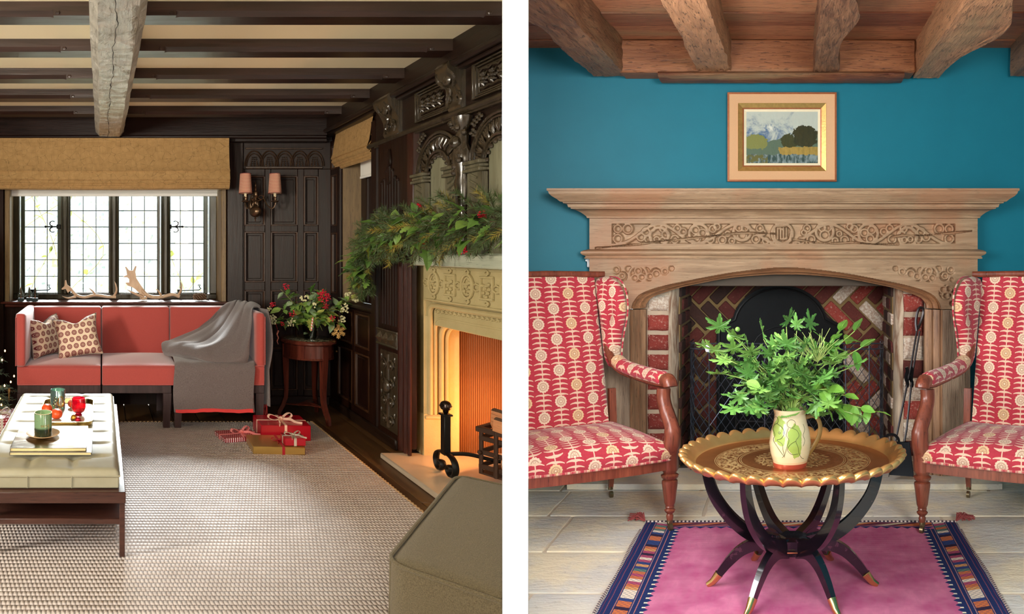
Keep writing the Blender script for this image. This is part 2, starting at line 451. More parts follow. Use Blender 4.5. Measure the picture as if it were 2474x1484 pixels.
# left side wall with its window beyond the frame (lit by the side daylight)
b = MB(); b.box(-3.7, -3.6, -1.5, 5.2, 0, 2.52); struct(ob('wall_left', b, OAK_D))
# the added fill lamp behind camera has no window; right wall of the room
XW = 2.02
wr = thing('wall_right', None, None); struct(wr)
b = MB(); b.box(XW, XW+.08, 4.85, 5.2, 0, 2.45); b.box(XW, XW+.08, 4.27, 4.85, 0, .90); b.box(XW, XW+.08, 4.27, 4.85, 2.2, 2.45); b.box(XW, XW+.08, 3.80, 4.27, 0, 2.45)
b.box(XW, XW+.08, 1.0, 3.90, 1.28, 2.45); b.box(XW+.6, XW+.68, 1.0, 3.9, 0, 1.3)
ob('wall_panelling', b, OAK_D, wr)
TR = lambda p: (XW-p[1], p[0], p[2])
framework(wr, TR, 4.27, 5.08, .0, .88, [(4.325, 4.575), (4.62, 4.90)], [(.13, .55), (.60, .855)])
framework(wr, TR, 4.87, 5.08, .93, 2.3, [(4.915, 5.04)], [(.98, 1.5), (1.56, 2.0), (2.05, 2.25)])
b = MB(); b.T = TR; b.box(3.90, 5.05, .02, .045, 0, .075, .008); struct(ob('baseboard_right', b, OAK_DY))
b = MB(); b.box(1.237, 2.0, 5.03, 5.058, 0, .085, .008); struct(ob('baseboard_back', b, OAK_DX))
b = MB(); b.T = TR; b.box(4.2, 4.27, 0, .035, 0, 2.3, .006); ob('post', b, OAK_D, wr)
# small side window recess
b = MB(); b.box(XW-.035, XW+.16, 4.25, 4.92, .895, .915, .006); struct(ob('trim_6', b, OAK_DY))
b = MB(); b.box(XW-.002, XW+.17, 4.842, 4.848, .915, 2.2, .001); ob('window_reveal', b, OAK_L, wr)
w2 = thing('window_2', None, None); struct(w2)
b = MB(); b.box(XW+.15, XW+.2, 4.62, 4.85, .915, 2.2, .01); b.box(XW+.14, XW+.2, 4.27, 4.62, .915, .97, .006); b.box(XW+.14, XW+.2, 4.27, 4.32, .97, 2.2, .006); b.box(XW+.13, XW+.16, 4.70, 4.72, .93, 2.2, .004)
ob('window_frame', b, OAK_D, w2)
def panemat():
    m = M('leaded_glass'); nt = m.nt; nt.nodes.remove(m.b)
    t = nt.nodes.new('ShaderNodeBsdfTransparent'); g = nt.nodes.new('ShaderNodeBsdfGlossy'); fz = nt.nodes.new('ShaderNodeFresnel'); x = nt.nodes.new('ShaderNodeMixShader')
    g.inputs['Roughness'].default_value = .05; t.inputs[0].default_value = (.96, .98, .96, 1); fz.inputs[0].default_value = 1.45
    bp = nt.nodes.new('ShaderNodeBump'); bp.inputs['Strength'].default_value = .2; bp.inputs['Distance'].default_value = .003
    nt.links.new(m.noise(9, 2).k, bp.inputs['Height']); nt.links.new(bp.outputs[0], g.inputs['Normal'])
    nt.links.new(fz.outputs[0], x.inputs[0]); nt.links.new(t.outputs[0], x.inputs[1]); nt.links.new(g.outputs[0], x.inputs[2])
    nt.links.new(x.outputs[0], nt.nodes['Material Output'].inputs[0]); return m.mat
GLASS_W = panemat()
LEAD = plain('lead_came', C(38, 38, 34), .5, .3)
for k in range(8): ob('pane', MB().box(XW+.172, XW+.176, 4.325, 4.615, .975+.153*k, .975+.153*k+.15), GLASS_W, w2)
# main leaded window
w1 = thing('window_1', None, None); struct(w1)
DARKF = wood('window_oak', C(30, 26, 18), C(74, 66, 46), 'z', .35)
YW = 5.3
b = MB(); b.box(WIN[0], WIN[1], YW-.04, YW+.05, WIN[2], .955, .006); b.box(WIN[0], WIN[1], YW-.04, YW+.05, 2.17, WIN[3], .006)
b.box(WIN[0], -.745, YW-.04, YW+.05, .955, 2.17, .006); b.box(.985, WIN[1], YW-.04, YW+.05, .955, 2.17, .006)
ob('window_frame', b, DARKF, w1)
lights = [(-.70, -.398), (-.284, .068), (.159, .511), (.628, .935)]
for i, (a, c) in enumerate(((-.35, -.31), (.09, .137), (.56, .60))):
    b = MB(); xm = (a+c)/2
    b.box(xm-.022, xm+.022, YW-.07, YW+.05, .95, 2.18, .012); b.box(xm-.036, xm+.036, YW-.035, YW+.04, .95, 2.18, .008)
    for d in (-.03, .03): b.tube([(xm+d, YW-.05, .95), (xm+d, YW-.05, 2.18)], .007, 6)
    ob('mullion', b, DARKF, w1)
IRON = plain('black_iron', C(30, 30, 30), .42, .7, bs=.4, sc=50)
rows = [.965+.1495*k for k in range(9)]
for i, (a, c) in enumerate(lights):
    b = MB(); t = .035 if i in (0, 3) else .022
    b.box(a-t, a+.002, YW-.02, YW+.02, .955, 2.175, .005); b.box(c-.002, c+t, YW-.02, YW+.02, .955, 2.175, .005); b.box(a, c, YW-.02, YW+.02, .948, .966, .004); b.box(a, c, YW-.02, YW+.02, 2.16, 2.175, .004)
    cf = ob('casement_frame', b, DARKF if i in (1, 2) else wood('iron_green_frame', C(44, 48, 36), C(70, 74, 56), 'z', .4), w1)
    xs = [a+(c-a)*q for q in ((.30, .69) if i in (0, 3) else (.333, .667))]
    if i == 0: xs = [a+.09, a+.205]
    for x_ in xs: ob('glazing_bar', MB().box(x_-.0032, x_+.0032, YW-.006, YW+.006, .966, 2.16), LEAD, w1)
    for h in rows[1:-1]: ob('glazing_bar', MB().box(a, c, YW-.007, YW+.007, h-.0035, h+.0035), LEAD, w1)
    xx = [a]+xs+[c]
    for k in range(3):
        for r in range(8): ob('pane', MB().box(xx[k]+.003, xx[k+1]-.003, YW-.0015, YW+.0015, rows[r]+.0035, rows[r+1]-.0035), GLASS_W, w1)
# casement catches
for (x_, sg) in ((-.388, -1), (.618, 1)):
    t = MB(); z_ = 1.565
    t.tube([(x_, YW-.035, z_), (x_+.11*sg, YW-.035, z_)], .006, 6)
    for s2 in (1, -1): t.tube([(x_+sg*(.055+.026*cs(a)), YW-.035, z_+s2*(.006+.022+.022*sn(a))) for a in range(-90, 150, 20)], [.006]*7+[.004]*5, 6)
    t.ball((x_+.118*sg, YW-.035, z_), .012, 8, 6); t.box(x_-.02, x_+.02, YW-.04, YW-.02, z_-.02, z_+.02, .004)
    ob('casement_catch', t, IRON, w1)
for (x0_, x1_) in ((-.62, -.48), (.72, .88)):
    t = MB(); z_ = .985
    t.tube([(x0_, YW-.05, z_), (x1_, YW-.06, z_+.006)], .005, 6); t.tube([(x1_, YW-.06, z_+.006), (x1_+.02, YW-.06, z_+.02), (x1_+.004, YW-.06, z_+.035), (x1_+.015, YW-.06, z_+.052), (x1_-.008, YW-.06, z_+.05)], .005, 6)
    t.box(x0_-.03, x0_+.01, YW-.05, YW-.02, z_-.02, z_+.012, .004); ob('casement_stay', t, IRON, w1)

# ================================================================ RIGHT ROOM shell
cur[0] = 'R'
wb2 = thing('wall_back', None, None); struct(wb2)
b = MB(); b.box(-2.2, -1.0, 5.2, 5.3, 0, 2.62); b.box(1.0, 2.2, 5.2, 5.3, 0, 2.62); b.box(-1.0, 1.0, 5.2, 5.3, 1.34, 2.62)
ob('painted_wall', b, BLUE, wb2)
b = MB().box(1.85, 1.95, -1.6, 5.3, 0, 2.62); struct(ob('wall_right', b, BLUE))
fl2 = thing('floor', None, None); struct(fl2)
random.seed(11)
rowz = [-.6, .3, 1.1, 1.9, 2.5, 3.02, 3.46, 3.93, 4.46, 4.93, 5.3]
splits = {8: [-2.3, -1.25, -.46, .18, 1.35, 2], 9: [-2.3, -1.31, -.52, .25, 1.1, 2.0], 7: [-2.3, -1.5, -1.12, .1, .75, 1.5, 2], 6: [-2.3, -1.42, -.62, .4, 1.2, 2], 5: [-2.3, -1.03, -.1, .9, 1.3, 2]}
for r in range(len(rowz)-1):
    xs = splits.get(r-1+1) or None
    if not xs:
        xs = [-2.3]; 
        while xs[-1] < 1.6: xs.append(xs[-1]+random.uniform(.5, 1.0))
        xs.append(2.0)
    for k in range(len(xs)-1):
        a, c = xs[k]+.009, xs[k+1]-.009; y0, y1 = rowz[r]+.009, rowz[r+1]-.009
        dz = random.uniform(-.002, .003); ph = random.random()*9
        def edge(u, v, a=a, c=c, y0=y0, y1=y1, dz=dz, ph=ph):
            x = a+(c-a)*u; y = y0+(y1-y0)*v
            ex = min(u, 1-u)*(c-a); ey = min(v, 1-v)*(y1-y0); e = min(ex, ey)
            z = dz-.003*max(0, 1-e/.03)**2+.0015*pnoise((x*5, y*5, ph))
            return (x+(.007*pnoise((y*7, ph, 0)) if ex < 1e-6 else 0), y+(.007*pnoise((x*7, ph, 3)) if ey < 1e-6 else 0), z)
        p = MB(); p.slab(edge, 16, 12, (0, 0, 1), .03)
        ob('flagstone', p, FLAG, fl2, ang=60)
ob('mortar_bed', MB().box(-2.3, 2.0, -.7, 5.3, -.03, -.007), MORTAR, fl2)
# ceiling boards, bressumer and joists
OAK_R = wood('rustic_oak', C(100, 58, 36), C(168, 118, 78), 'x', .55, .8, .6, 1.0, c3=C(140, 84, 52))
def rustic(name, c1, c2, ax, bs=.9):
    m = M(name); k = {'x': (.12, 1, 1), 'y': (1, .12, 1)}[ax]
    g = m.noise(26, 7, sx=k, dist=1.5, rough=.65); big = m.noise(5, 3, sx=k); fine = m.noise(120, 3, sx=k)
    col = m.mix(g*1.7-.35+(m.rnd-.5)*.8, c1, c2); col = m.mix(fine.lt(.38)*.7, col, tuple(q*.3 for q in c1[:3])+(1,))
    col = m.mix(big.ss(.52, .7)*.5, col, C(150, 132, 96))
    return m.out(col, .52, g+fine*.5, bs, .008)
PLANK = rustic('ceiling_plank', C(122, 68, 46), C(192, 132, 92), 'x', .5)
JST = rustic('joist_rustic', C(92, 58, 40), C(184, 134, 94), 'y', 1.0)
BRS = rustic('bressumer_oak', C(96, 52, 34), C(168, 110, 70), 'x', .8)
ce2 = thing('ceiling', None, None); struct(ce2)
y = 5.3; k = 0
while y > -1.2:
    w = .285+.03*math.sin(k*1.9)
    ob('ceiling_board', MB().box(-2.4, 2.0, y-w+.004, y-.004, 2.55+.005*(k % 2), 2.58, .004), PLANK, ce2)
    ob('board_joint', MB().box(-2.4, 2.0, y-.006, y+.006, 2.562, 2.58), plain('joint_gap', C(30, 20, 14), .9), ce2) if k else None
    y -= w; k += 1
ob('ceiling_deck', MB().box(-2.4, 2.0, -1.2, 5.3, 2.585, 2.62), PLANK, ce2)
def hewn(x0, x1, y0, y1, z0, z1, ny, seed, chew=0, nx=10, wane=None):
    p = MB(); w, h = x1-x0, z1-z0; per = [(0, 1), (0, .5), (0, 0), (.25, 0), (.5, 0), (.75, 0), (1, 0), (1, .5), (1, 1)]
    def f(u, v):
        t = u*(len(per)-1); i = min(int(t), len(per)-2); q = t-i
        a = per[i][0]*(1-q)+per[i+1][0]*q; c = per[i][1]*(1-q)+per[i+1][1]*q
        y = y0+(y1-y0)*v
        n = pnoise((a*3+seed, y*3.2, c*3)); n2 = pnoise((a*9+seed, y*9, c*9))
        lo = chew*max(0, pnoise((y*2.3, seed, 7))+.15) if chew else 0
        ex = (wane(y) if wane else 0)
        side = 1 if a > .5 else -1
        x = x0+w*a+.010*n+.004*n2
        if side > 0: x -= lo*(.3+.7*(1-c)); x += ex
        else: x += lo*.5*(1-c) if a < .5 else 0
        z = z0+h*c+.006*n2+(lo*.5*abs(a-.5)*2*(1-c))
        return (x, y, z)
    p.grid(f, 32, ny)
    # end cap
    p.add([f(i/16, 1) for i in range(17)], [tuple(range(17))]); p.add([f(i/16, 0) for i in range(17)], [tuple(range(17))])
    return p
for (a, c, zb, ye, ch, sd, wn) in ((-1.175, -.972, 2.37, 5.14, .02, 1, None), (-.545, -.352, 2.372, 5.1, .03, 4, None),
        (.115, .25, 2.365, 5.08, .0, 9, lambda y: .06*math.exp(-((y-3.85)/.28)**2)+.03*math.exp(-((y-4.9)/.2)**2)-.02),
        (.70, .80, 2.36, 5.14, .0, 15, lambda y: .13*math.exp(-((y-4.05)/.45)**2)+.05), (1.27, 1.45, 2.37, 5.14, .02, 21, None)):
    p = hewn(a, c, -1.2, ye, zb, 2.556, 220, sd, ch, wane=wn)
    ob('joist', p, JST, ce2, ang=60)
p = MB()
def brf(u, v):
    x = -1.0+1.65*u+(.0) ; n = pnoise((x*6, v*5, 2)); n2 = pnoise((x*30, v*20, 5))
    if v < .8: return (x, 4.99+.008*n, 2.36+(2.556-2.36)*v/.8)
    return (x, 4.99+.21*(v-.8)/.2, 2.556)
p.box(-1.0, .70, 5.0, 5.2, 2.365, 2.556, .012)
q = hewn(0, 1, 0, 1, 0, 1, 4, 1)
ob('bressumer', p, BRS, ce2)
p = MB()
def lf(u, v):
    x = -.77+1.40*u; w = 2*PI*v; n = pnoise((x*14, v*6, 2))
    return (x, 5.09+.12*math.cos(w)*1.0+.006*n, 2.353+.026*math.sin(w)+.004*n)
p.grid(lf, 90, 12); p.add([lf(0, j/12) for j in range(12)], [tuple(range(12))]); p.add([lf(1, j/12) for j in range(12)], [tuple(range(12))])
ob('bressumer_foot', p, BRS, ce2, ang=60)
# ================================================================ LEFT ROOM furnishings
cur[0] = 'L'
def LP(x, y, Z): return ((x-245)*Z/1400, Z, EYE-(y-605)*Z/1400)      # read a place off the photograph at depth Z
CARV = wood('polished_carved_oak', C(22, 17, 11), C(80, 68, 50), 'z', .2, 1, .3, spec=1.0)
RED_OAK = wood('reddish_oak', C(30, 12, 9), C(72, 32, 22), 'z', .3)
GREYPAN = wood('sheen_tinted_panel', C(98, 98, 78), C(154, 154, 128), 'z', .35, .5, .3)  # greenish grey put into the colour for the panel's reflections
# ---- overmantel and pilaster on the right wall (T frame: a = depth, n = proud, z)
b = MB(); b.T = TR
b.box(3.70, 4.13, 0, .05, .075, 2.12, .008); ob('pilaster_board', b, OAK_D, wr)
b = MB(); b.T = TR
for k in range(7):
    a = 3.845+k*.036; b.tube([(a, .05, .84), (a, .05, 1.52)], .012, 6)
for k in range(7):
    a = 3.845+k*.036; b.tube([(a, .055, 1.5), (a, .055, 1.86+.05*math.cos((k-3)*1.1))], .011, 6); b.ball((a, .055, 1.87+.05*math.cos((k-3)*1.1)), .014, 6, 4)
b.tube(cr([(3.95, .06, 1.8), (3.965, .06, 1.9), (3.94, .06, 1.95), (3.955, .06, 2.04)], 5), .012, 6)
ob('linenfold_fluting', b, OAK_D, wr)
b = MB(); b.T = TR; b.box(3.83, 4.09, .05, .075, .70, .80, .006)
for a in (3.88, 3.96, 4.04): b.add([(a-.03, .075, .75), (a, .075, .79), (a+.03, .075, .75), (a, .075, .71), (a, .11, .75)], [(0, 1, 4), (1, 2, 4), (2, 3, 4), (3, 0, 4)])
for z in (.70, .80): b.tube([(3.82, .07, z), (4.10, .07, z)], .009, 6)
ob('diamond_band', b, CARV, wr)
b = MB(); b.T = TR; b.box(3.84, 4.08, .05, .058, .12, .66, .004)
random.seed(5)
for s in (-1, 1):
    for j in range(4):
        z0 = .19+j*.125; r_ = .036
        b.tube([(3.96+s*(.045+r_*cs(a)*(1-a/700)), .064, z0+r_*1.1*sn(a)*(1-a/700)) for a in range(0, 400, 25)], [.010-.0003*i for i in range(16)], 5)
        b.ball((3.96+s*.045, .066, z0), .015, 8, 5); b.ball((3.96+s*.09, .062, z0+.05), .014, 6, 4, (.6, .6, 1.5))
b.ball((3.96, .07, .42), .035, 10, 8, (1, .8, 1.4)); b.tube([(3.96, .062, .14), (3.96, .062, .64)], .009, 6)
ob('foliage_carving', b, CARV, wr)
b = MB(); b.T = TR
for (a, r_) in ((3.80, .022), (3.745, .018), (3.70, .012)): b.tube([(a, .052, .04), (a, .052, 1.27)], r_, 8)
ob('edge_moulding', b, RED_OAK, wr)
b = MB(); b.T = TR; b.box(3.66, 3.73, 0, .055, 1.33, 2.1, .006); ob('stile', b, RED_OAK, wr)
b = MB(); b.T = TR; b.tube([(4.27, .05, 2.112), (1.2, .05, 2.112)], .017, 8); b.box(1.2, 4.2, 0, .045, 2.085, 2.105, .004); ob('string_course', b, CARV, wr)
b = MB(); b.T = TR; b.box(1.2, 4.2, 0, .03, 2.105, 2.36, .004); ob('frieze_board', b, OAK_DY, wr)
for (a0, a1) in ((3.30, 3.64), (2.70, 3.08), (2.0, 2.4)):
    b = MB(); b.T = TR
    for q in (0, .014, .028):
        for (c0, c1, d0, d1) in ((a0+q, a0+q+.010, 2.145+q, 2.335-q), (a1-q-.01, a1-q, 2.145+q, 2.335-q), (a0+q, a1-q, 2.145+q, 2.155+q), (a0+q, a1-q, 2.325-q, 2.335-q)):
            b.box(c0, c1, .03, .055-q*.6, d0, d1, .003)
    n = 4
    for k in range(n):
        ca = a0+.05+(a1-a0-.1)*(k+.5)/n
        for j in range(8): b.tube([(ca+.010*cs(45*j), .040, 2.24+.012*sn(45*j)), (ca+.022*cs(45*j+12), .050, 2.24+.028*sn(45*j+12)), (ca+.034*cs(45*j-6), .040, 2.24+.044*sn(45*j-6))], [.003, .009, .002], 5)
        b.ball((ca, .05, 2.24), .012, 6, 4); b.tube([(ca-.035, .042, 2.20), (ca, .048, 2.19), (ca+.035, .042, 2.20)], .006, 5); b.tube([(ca-.035, .042, 2.285), (ca, .048, 2.295), (ca+.035, .042, 2.285)], .006, 5)
    ob('carved_panel', b, CARV, wr)
def console(a0, a1):
    b = MB(); b.T = TR
    prof = [(0, 2.125), (.05, 2.125), (.062, 2.15), (.055, 2.19), (.06, 2.23), (.09, 2.29), (.125, 2.33), (.135, 2.37), (.12, 2.39), (0, 2.39)]
    n = len(prof)
    b.add([(a0, p, z) for p, z in prof]+[(a1, p, z) for p, z in prof], [tuple(range(n)), tuple(range(2*n-1, n-1, -1))]+[(i, (i+1) % n, n+(i+1) % n, n+i) for i in range(n)])
    am = (a0+a1)/2
    b.ball((am, .098, 2.30), .035, 10, 6, (1, .6, 1))
    for s in (-1, 1):
        b.tube(cr([(am+s*.05, .128, 2.345), (am+s*.07, .105, 2.30), (am+s*.02, .07, 2.245), (am+s*.06, .062, 2.19), (am+s*.05, .064, 2.15)], 4), .009, 5)
        b.tube([(am+s*(.045+.018*cs(q)), .064+.0, 2.2+.022*sn(q)) for q in range(0, 300, 30)], .006, 5)
    ob('console_bracket', b, CARV, wr)
console(3.83, 4.03); console(3.165, 3.28); console(2.5, 2.62)
b = MB(); b.T = TR; b.box(1.2, 3.70, 0, .012, 1.3, 2.09, .002); ob('arcade_board', b, OAK_DY, wr)
def arch_bay(cz):
    b = MB(); b.T = TR; b.box(cz-.095, cz+.095, .012, .018, 1.33, 1.98, .002); ob('blank_panel', b, GREYPAN, wr)
    b = MB(); b.T = TR; sp = 1.80
    for (r_, t_, n_) in ((.225, .010, .03), (.205, .006, .034), (.125, .009, .034), (.11, .005, .03)):
        b.tube([(cz+r_*cs(a), n_, sp+r_*1.1*sn(a)) for a in range(0, 181, 10)], t_, 6)
    b.grid(lambda u, v: (cz+(.115+.1*v)*cs(180*u), .022, sp+(.115+.1*v)*1.1*sn(180*u)), 24, 1)
    for a in range(9, 180, 16):
        for d in (-5, 0, 5): b.tube([(cz+.135*cs(a), .026, sp+.148*sn(a)), (cz+.16*cs(a+d*.7), .036, sp+.176*sn(a+d*.7)), (cz+.197*cs(a+d), .028, sp+.217*sn(a+d))], [.004, .0085, .004], 5)
    for a in range(10, 180, 20): b.ball((cz+.100*cs(a), .026, sp+.110*sn(a)), .013, 6, 4)
    for s in (-1, 1):   # spandrel foliage
        for (u, w_) in ((.19, .24), (.15, .265), (.20, .19)): 
            for k in range(4): b.ball((cz+s*(u+.018*cs(90*k)), .03, sp+w_-.01+.014*sn(90*k)), .011, 6, 4)
    ob('carved_arch', b, CARV, wr)
    b = MB(); b.T = TR
    for s in (-1, 1):
        m0, m1 = cz+s*.105, cz+s*.225
        b.box(m0, m1, .012, .05, 1.33, 1.765, .004); b.box(m0-s*.01, m1+s*.012, .012, .068, 1.765, 1.785, .004); b.box(m0-s*.004, m1+s*.006, .012, .06, 1.785, 1.805, .004); b.box(m0-s*.01, m1+s*.012, .012, .072, 1.805, 1.825, .004)
        for k in range(11):
            z = 1.37+k*.036; b.tube([(m0+s*.03, .052, z), (m0+s*.09, .052, z+.028)], .0065, 5)
    ob('arch_pilaster', b, wood('rubbed_pilaster', C(54, 50, 38), C(126, 122, 98), 'z', .32), wr)
arch_bay(3.43); arch_bay(2.90); arch_bay(2.37)
for cz in (3.165, 2.635):
    b = MB(); b.T = TR
    b.lathe([(.03, 1.33), (.034, 1.4), (.02, 1.48), (.026, 1.6), (.04, 1.72), (.03, 1.76), (.048, 1.83), (.052, 1.88), (.03, 1.93), (.034, 1.97), (.025, 2.0), (.05, 2.05), (.055, 2.08)], (cz, .05, 0), 10)
    for k in range(10): b.ball((cz+.04*cs(k*77), .07+.02*sn(k*50), 1.78+k*.03), .017, 6, 4)
    b.ball((cz, .09, 1.94), .03, 8, 6, (1, 1, 1.2))
    ob('carved_figure_column', b, CARV, wr)
# ---- stone fireplace
fp = thing('fireplace', 'tall carved yellow stone fireplace surround with a painted wooden shelf, on the dark panelled wall', 'fireplace', (2.1, 3.3, 0))
def fob(name, b, mat, par=None, **k): return ob(name, b, mat, par or fp, loc=(-2.1, -3.3, 0), **k)
m = M('carved_stone'); n = m.noise(6, 5, rough=.65); n2 = m.noise(90, 4)
STONE = m.out(m.mix(n, C(168, 152, 104), C(204, 190, 142)), .78, n+n2*.5, .45, .006)
SHELF = wood('painted_shelf', C(156, 164, 142), C(200, 206, 186), 'y', .5)
b = MB(); b.box(1.965, 2.2, 1.8, 3.66, 1.255, 1.326, .005); b.box(1.99, 2.2, 1.8, 3.66, 1.326, 1.334, .002); fob('mantel_shelf', b, SHELF)
b = MB(); b.box(2.07, 2.25, 1.8, 3.81, 1.03, 1.255, .004)
b.box(2.07, 2.30, 3.72, 3.81, .035, 1.04, .004)
pl = [(2.07, 3.81), (2.07, 3.725), (2.095, 3.705), (2.115, 3.725), (2.145, 3.72), (2.165, 3.745), (2.20, 3.74), (2.29, 3.745), (2.29, 3.81)]
b.prism(pl, .30, .93, 'z')
b.prism([(2.068, 3.81), (2.068, 3.715), (2.20, 3.70), (2.20, 3.745), (2.29, 3.75), (2.29, 3.81)], .035, .30, 'z')
b.box(2.125, 2.3, 1.8, 3.76, .87, 1.03, .004)
fob('stone_surround', b, STONE, ang=30)
b = MB()
def sw(xo, zo, r_, rr, h1=.885):
    zz = 3.73-zo
    pts = [(xo, zz, .30), (xo, zz, h1-rr)]+[(xo, zz-rr+rr*cs(a), h1-rr+rr*sn(a)) for a in range(0, 91, 15)]+[(xo, zz-rr-.3, h1), (xo, 1.8, h1+.02)]
    b.tube(pts, r_, 8)
sw(2.105, .02, .016, .05, 1.0); sw(2.135, .02, .013, .09, .925); sw(2.175, .02, .016, .11, .89); sw(2.21, .02, .012, .11, .875)
b.tube([(2.08, 3.72, .28), (2.13, 3.705, .285), (2.2, 3.70, .28)], .016, 8)
fob('stone_moulding', b, STONE)
b = MB()
T0 = lambda p: (2.07-p[1], p[0], p[2]); b.T = T0
for k in range(8):
    ca = 3.60-k*.165; cz_ = 1.145
    if k % 2 == 0:
        b.tube([(ca+.052*cs(a), .008, cz_+.068*sn(a)) for a in range(0, 360, 20)], .009, 6, close=True); b.tube([(ca+.036*cs(a), .006, cz_+.05*sn(a)) for a in range(0, 360, 24)], .005, 5, close=True)
    else:
        for (c0, c1, d0, d1) in ((-.055, -.042, -.06, .06), (.042, .055, -.06, .06), (-.055, .055, -.065, -.052), (-.055, .055, .052, .065)): b.box(ca+c0, ca+c1, 0, .014, cz_+d0, cz_+d1, .003)
    for s in (-1, 1): b.tube([(ca+.018*cs(a)*1, .008, cz_+s*(.083+.0)+.012*sn(a)) for a in range(0, 300, 30)], .006, 5)
    for j in range(9): b.ball((ca+.022*cs(j*137)*((j % 3)+1)/2, .006, cz_+.03*sn(j*137)*((j % 3)+1)/2), .011, 6, 4)
    b.tube([(ca+.055, .006, cz_+.01), (ca+.083, .01, cz_+.02), (ca+.11, .006, cz_+.01)], .006, 5); b.tube([(ca+.055, .006, cz_-.01), (ca+.083, .01, cz_-.02), (ca+.11, .006, cz_-.01)], .006, 5)
b.box(1.8, 3.70, 0, .006, 1.235, 1.25, .002); b.box(1.8, 3.70, 0, .010, 1.033, 1.045, .002)
fob('carved_frieze', b, STONE)
b = MB(); b.T = lambda p: (2.125-p[1], p[0], p[2])
for k in range(26):
    ca = 3.655-k*.042; hh = .972+.012*math.sin(k*.1)
    b.tube([(ca+.014*cs(a), .006, hh+.016*sn(a)) for a in range(0, 320, 40)], .006, 5); b.ball((ca+.02, .006, hh-.01), .008, 5, 4)
fob('carved_spandrel', b, STONE)
m = M('corrugated_fireback'); CORR = m.out(m.mix(m.noise(8, 3), C(96, 66, 44), C(140, 98, 62)), .5, Metallic=None) if False else plain('corrugated_fireback', C(128, 88, 56), .45, .25)
b = MB()
k = 0; x = 2.282
def corr(u, v): 
    xx = 2.282+.62*u; return (xx, 3.752+.0045*math.sin(xx*2*PI/.0138), .035+.86*v)
b.grid(corr, 45*8, 1); fob('corrugated_fireback', b, CORR, ang=80)
b = MB(); b.box(2.3, 2.95, 2.0, 3.76, .86, .90); b.box(2.9, 2.95, 2.0, 3.76, .0, .9); b.box(2.2, 2.95, 1.95, 2.0, 0, .9); fob('firebox', b, plain('soot_brick', C(96, 60, 40), .9))
m = M('hearth_stone'); n = m.noise(7, 5); HEARTH = m.out(m.mix(n, C(186, 168, 146), C(214, 200, 178)), .32, n, .15)
b = MB(); b.box(1.81, 2.95, 1.8, 3.765, 0, .035, .006)
o = fob('hearth_slab', b, HEARTH)
lamp('fire_glow', 'AREA', tuple(ROOM['L'] @ Vector((2.33, 3.42, .30))), tuple(ROOM['L'] @ Vector((2.20, 3.75, .55))), 14, (1, .36, .10), .25, .3)
# ---- andiron
ai = thing('andiron', 'black wrought iron fire dog with a ball finial and scrolled feet on the hearth', 'andiron', (2.02, 3.4, .035))
b = MB(); b.box(-.02, .02, -.02, .02, .115, .355, .004); b.box(-.028, .028, -.028, .028, .345, .357, .003); ob('post', b, IRON, ai)
b = MB(); b.lathe([(.008, .355), (.012, .362), (.018, .37), (.008, .378)], n=12); b.ball((0, 0, .402), .031, 16, 12); b.tube([(.0315*cs(a), .0315*sn(a), .402) for a in range(0, 360, 30)], .003, 5, close=True); ob('ball_finial', b, plain('polished_iron', C(64, 54, 50), .22, .9), ai)
b = MB()
for s in (-1, 1):
    pts = [(0, 0, .125), (0, s*.05, .122), (0, s*.085, .10), (0, s*.098, .06), (0, s*.08, .02), (0, s*.05, .012), (0, s*.025, .035), (0, s*.035, .062), (0, s*.058, .06), (0, s*.06, .04)]
    b.tube(cr(pts, 4), .009, 8, flat=2.2, up=(1, 0, 0))
ob('scroll_foot', b, IRON, ai)
b = MB(); b.tube(cr([(0, 0, .12), (.12, -.02, .125), (.26, -.06, .10), (.42, -.1, .09)], 5), .012, 6); ob('log_bar', b, IRON, ai)
# ---- fire basket with logs
rz = math.atan2(-.3, .17)
bk = thing('fire_basket', 'rusty wrought iron basket of woven straps holding split logs', 'fire basket', (2.15, 3.3, .035), rz)
RUST = plain('rusty_iron', C(74, 52, 40), .6, .5, sc=40, bs=.6)
b = MB()
for z in (.09, .17, .25, .30): b.box(0, .46, -.006, .006, z-.013, z+.013, .003); b.box(0, .012, 0, .3, z-.013, z+.013, .003)
ob('strap', b, RUST, bk)
for k in range(6):
    b = MB(); b.tube([(.01+.085*k, -.008*(1 if k % 2 else -1)-.004, z) for z in (.05, .09, .13, .17, .21, .25, .31)], .011, 6); b.ball((.01+.085*k, -.014, .17), .012, 6, 5); ob('upright', b, RUST, bk)
ob('rim', MB().box(-.01, .47, -.02, .01, .285, .315, .004), RUST, bk); ob('rim', MB().box(-.01, .01, .011, .3, .285, .315, .004), RUST, bk); ob('base_plate', MB().box(0, .46, 0, .3, .045, .055), RUST, bk)
BARK = plain('bark', C(84, 62, 44), .9, var=.4, sc=60, bs=1); SPLIT = wood('split_log', C(190, 110, 70), C(232, 168, 116), 'x', .7)
def log(lab, loc, rot, L, r, ang=200):
    t = thing('log', lab, 'log', loc, 0, 'split logs in the fire basket'); t.rotation_euler = rot
    arcp = [(r*cs(a), r*sn(a)) for a in range(0, ang+1, 20)]
    b = MB(); b.prism([(p[0]*.98, p[1]*.98) for p in arcp]+[(0, -.01)], 0, L, 'x'); ob('wood', b, SPLIT, t)
    b = MB(); b.grid(lambda u, v: (L*v*.98+.004, r*(1+.06*pnoise((u*6, v*9, L)))*cs(ang*u), r*(1+.06*pnoise((u*6, v*9, L)))*sn(ang*u)), 12, 8); ob('bark', b, BARK, t)
log('split log on top of the fire basket, pale cut face up, at the back', (2.22, 3.30, .37), (-1.0, .12, -1.05), .36, .085, 170)
log('split log lying in front on the fire basket with a jagged face', (2.17, 3.21, .36), (-.6, .15, -.95), .34, .07, 150)
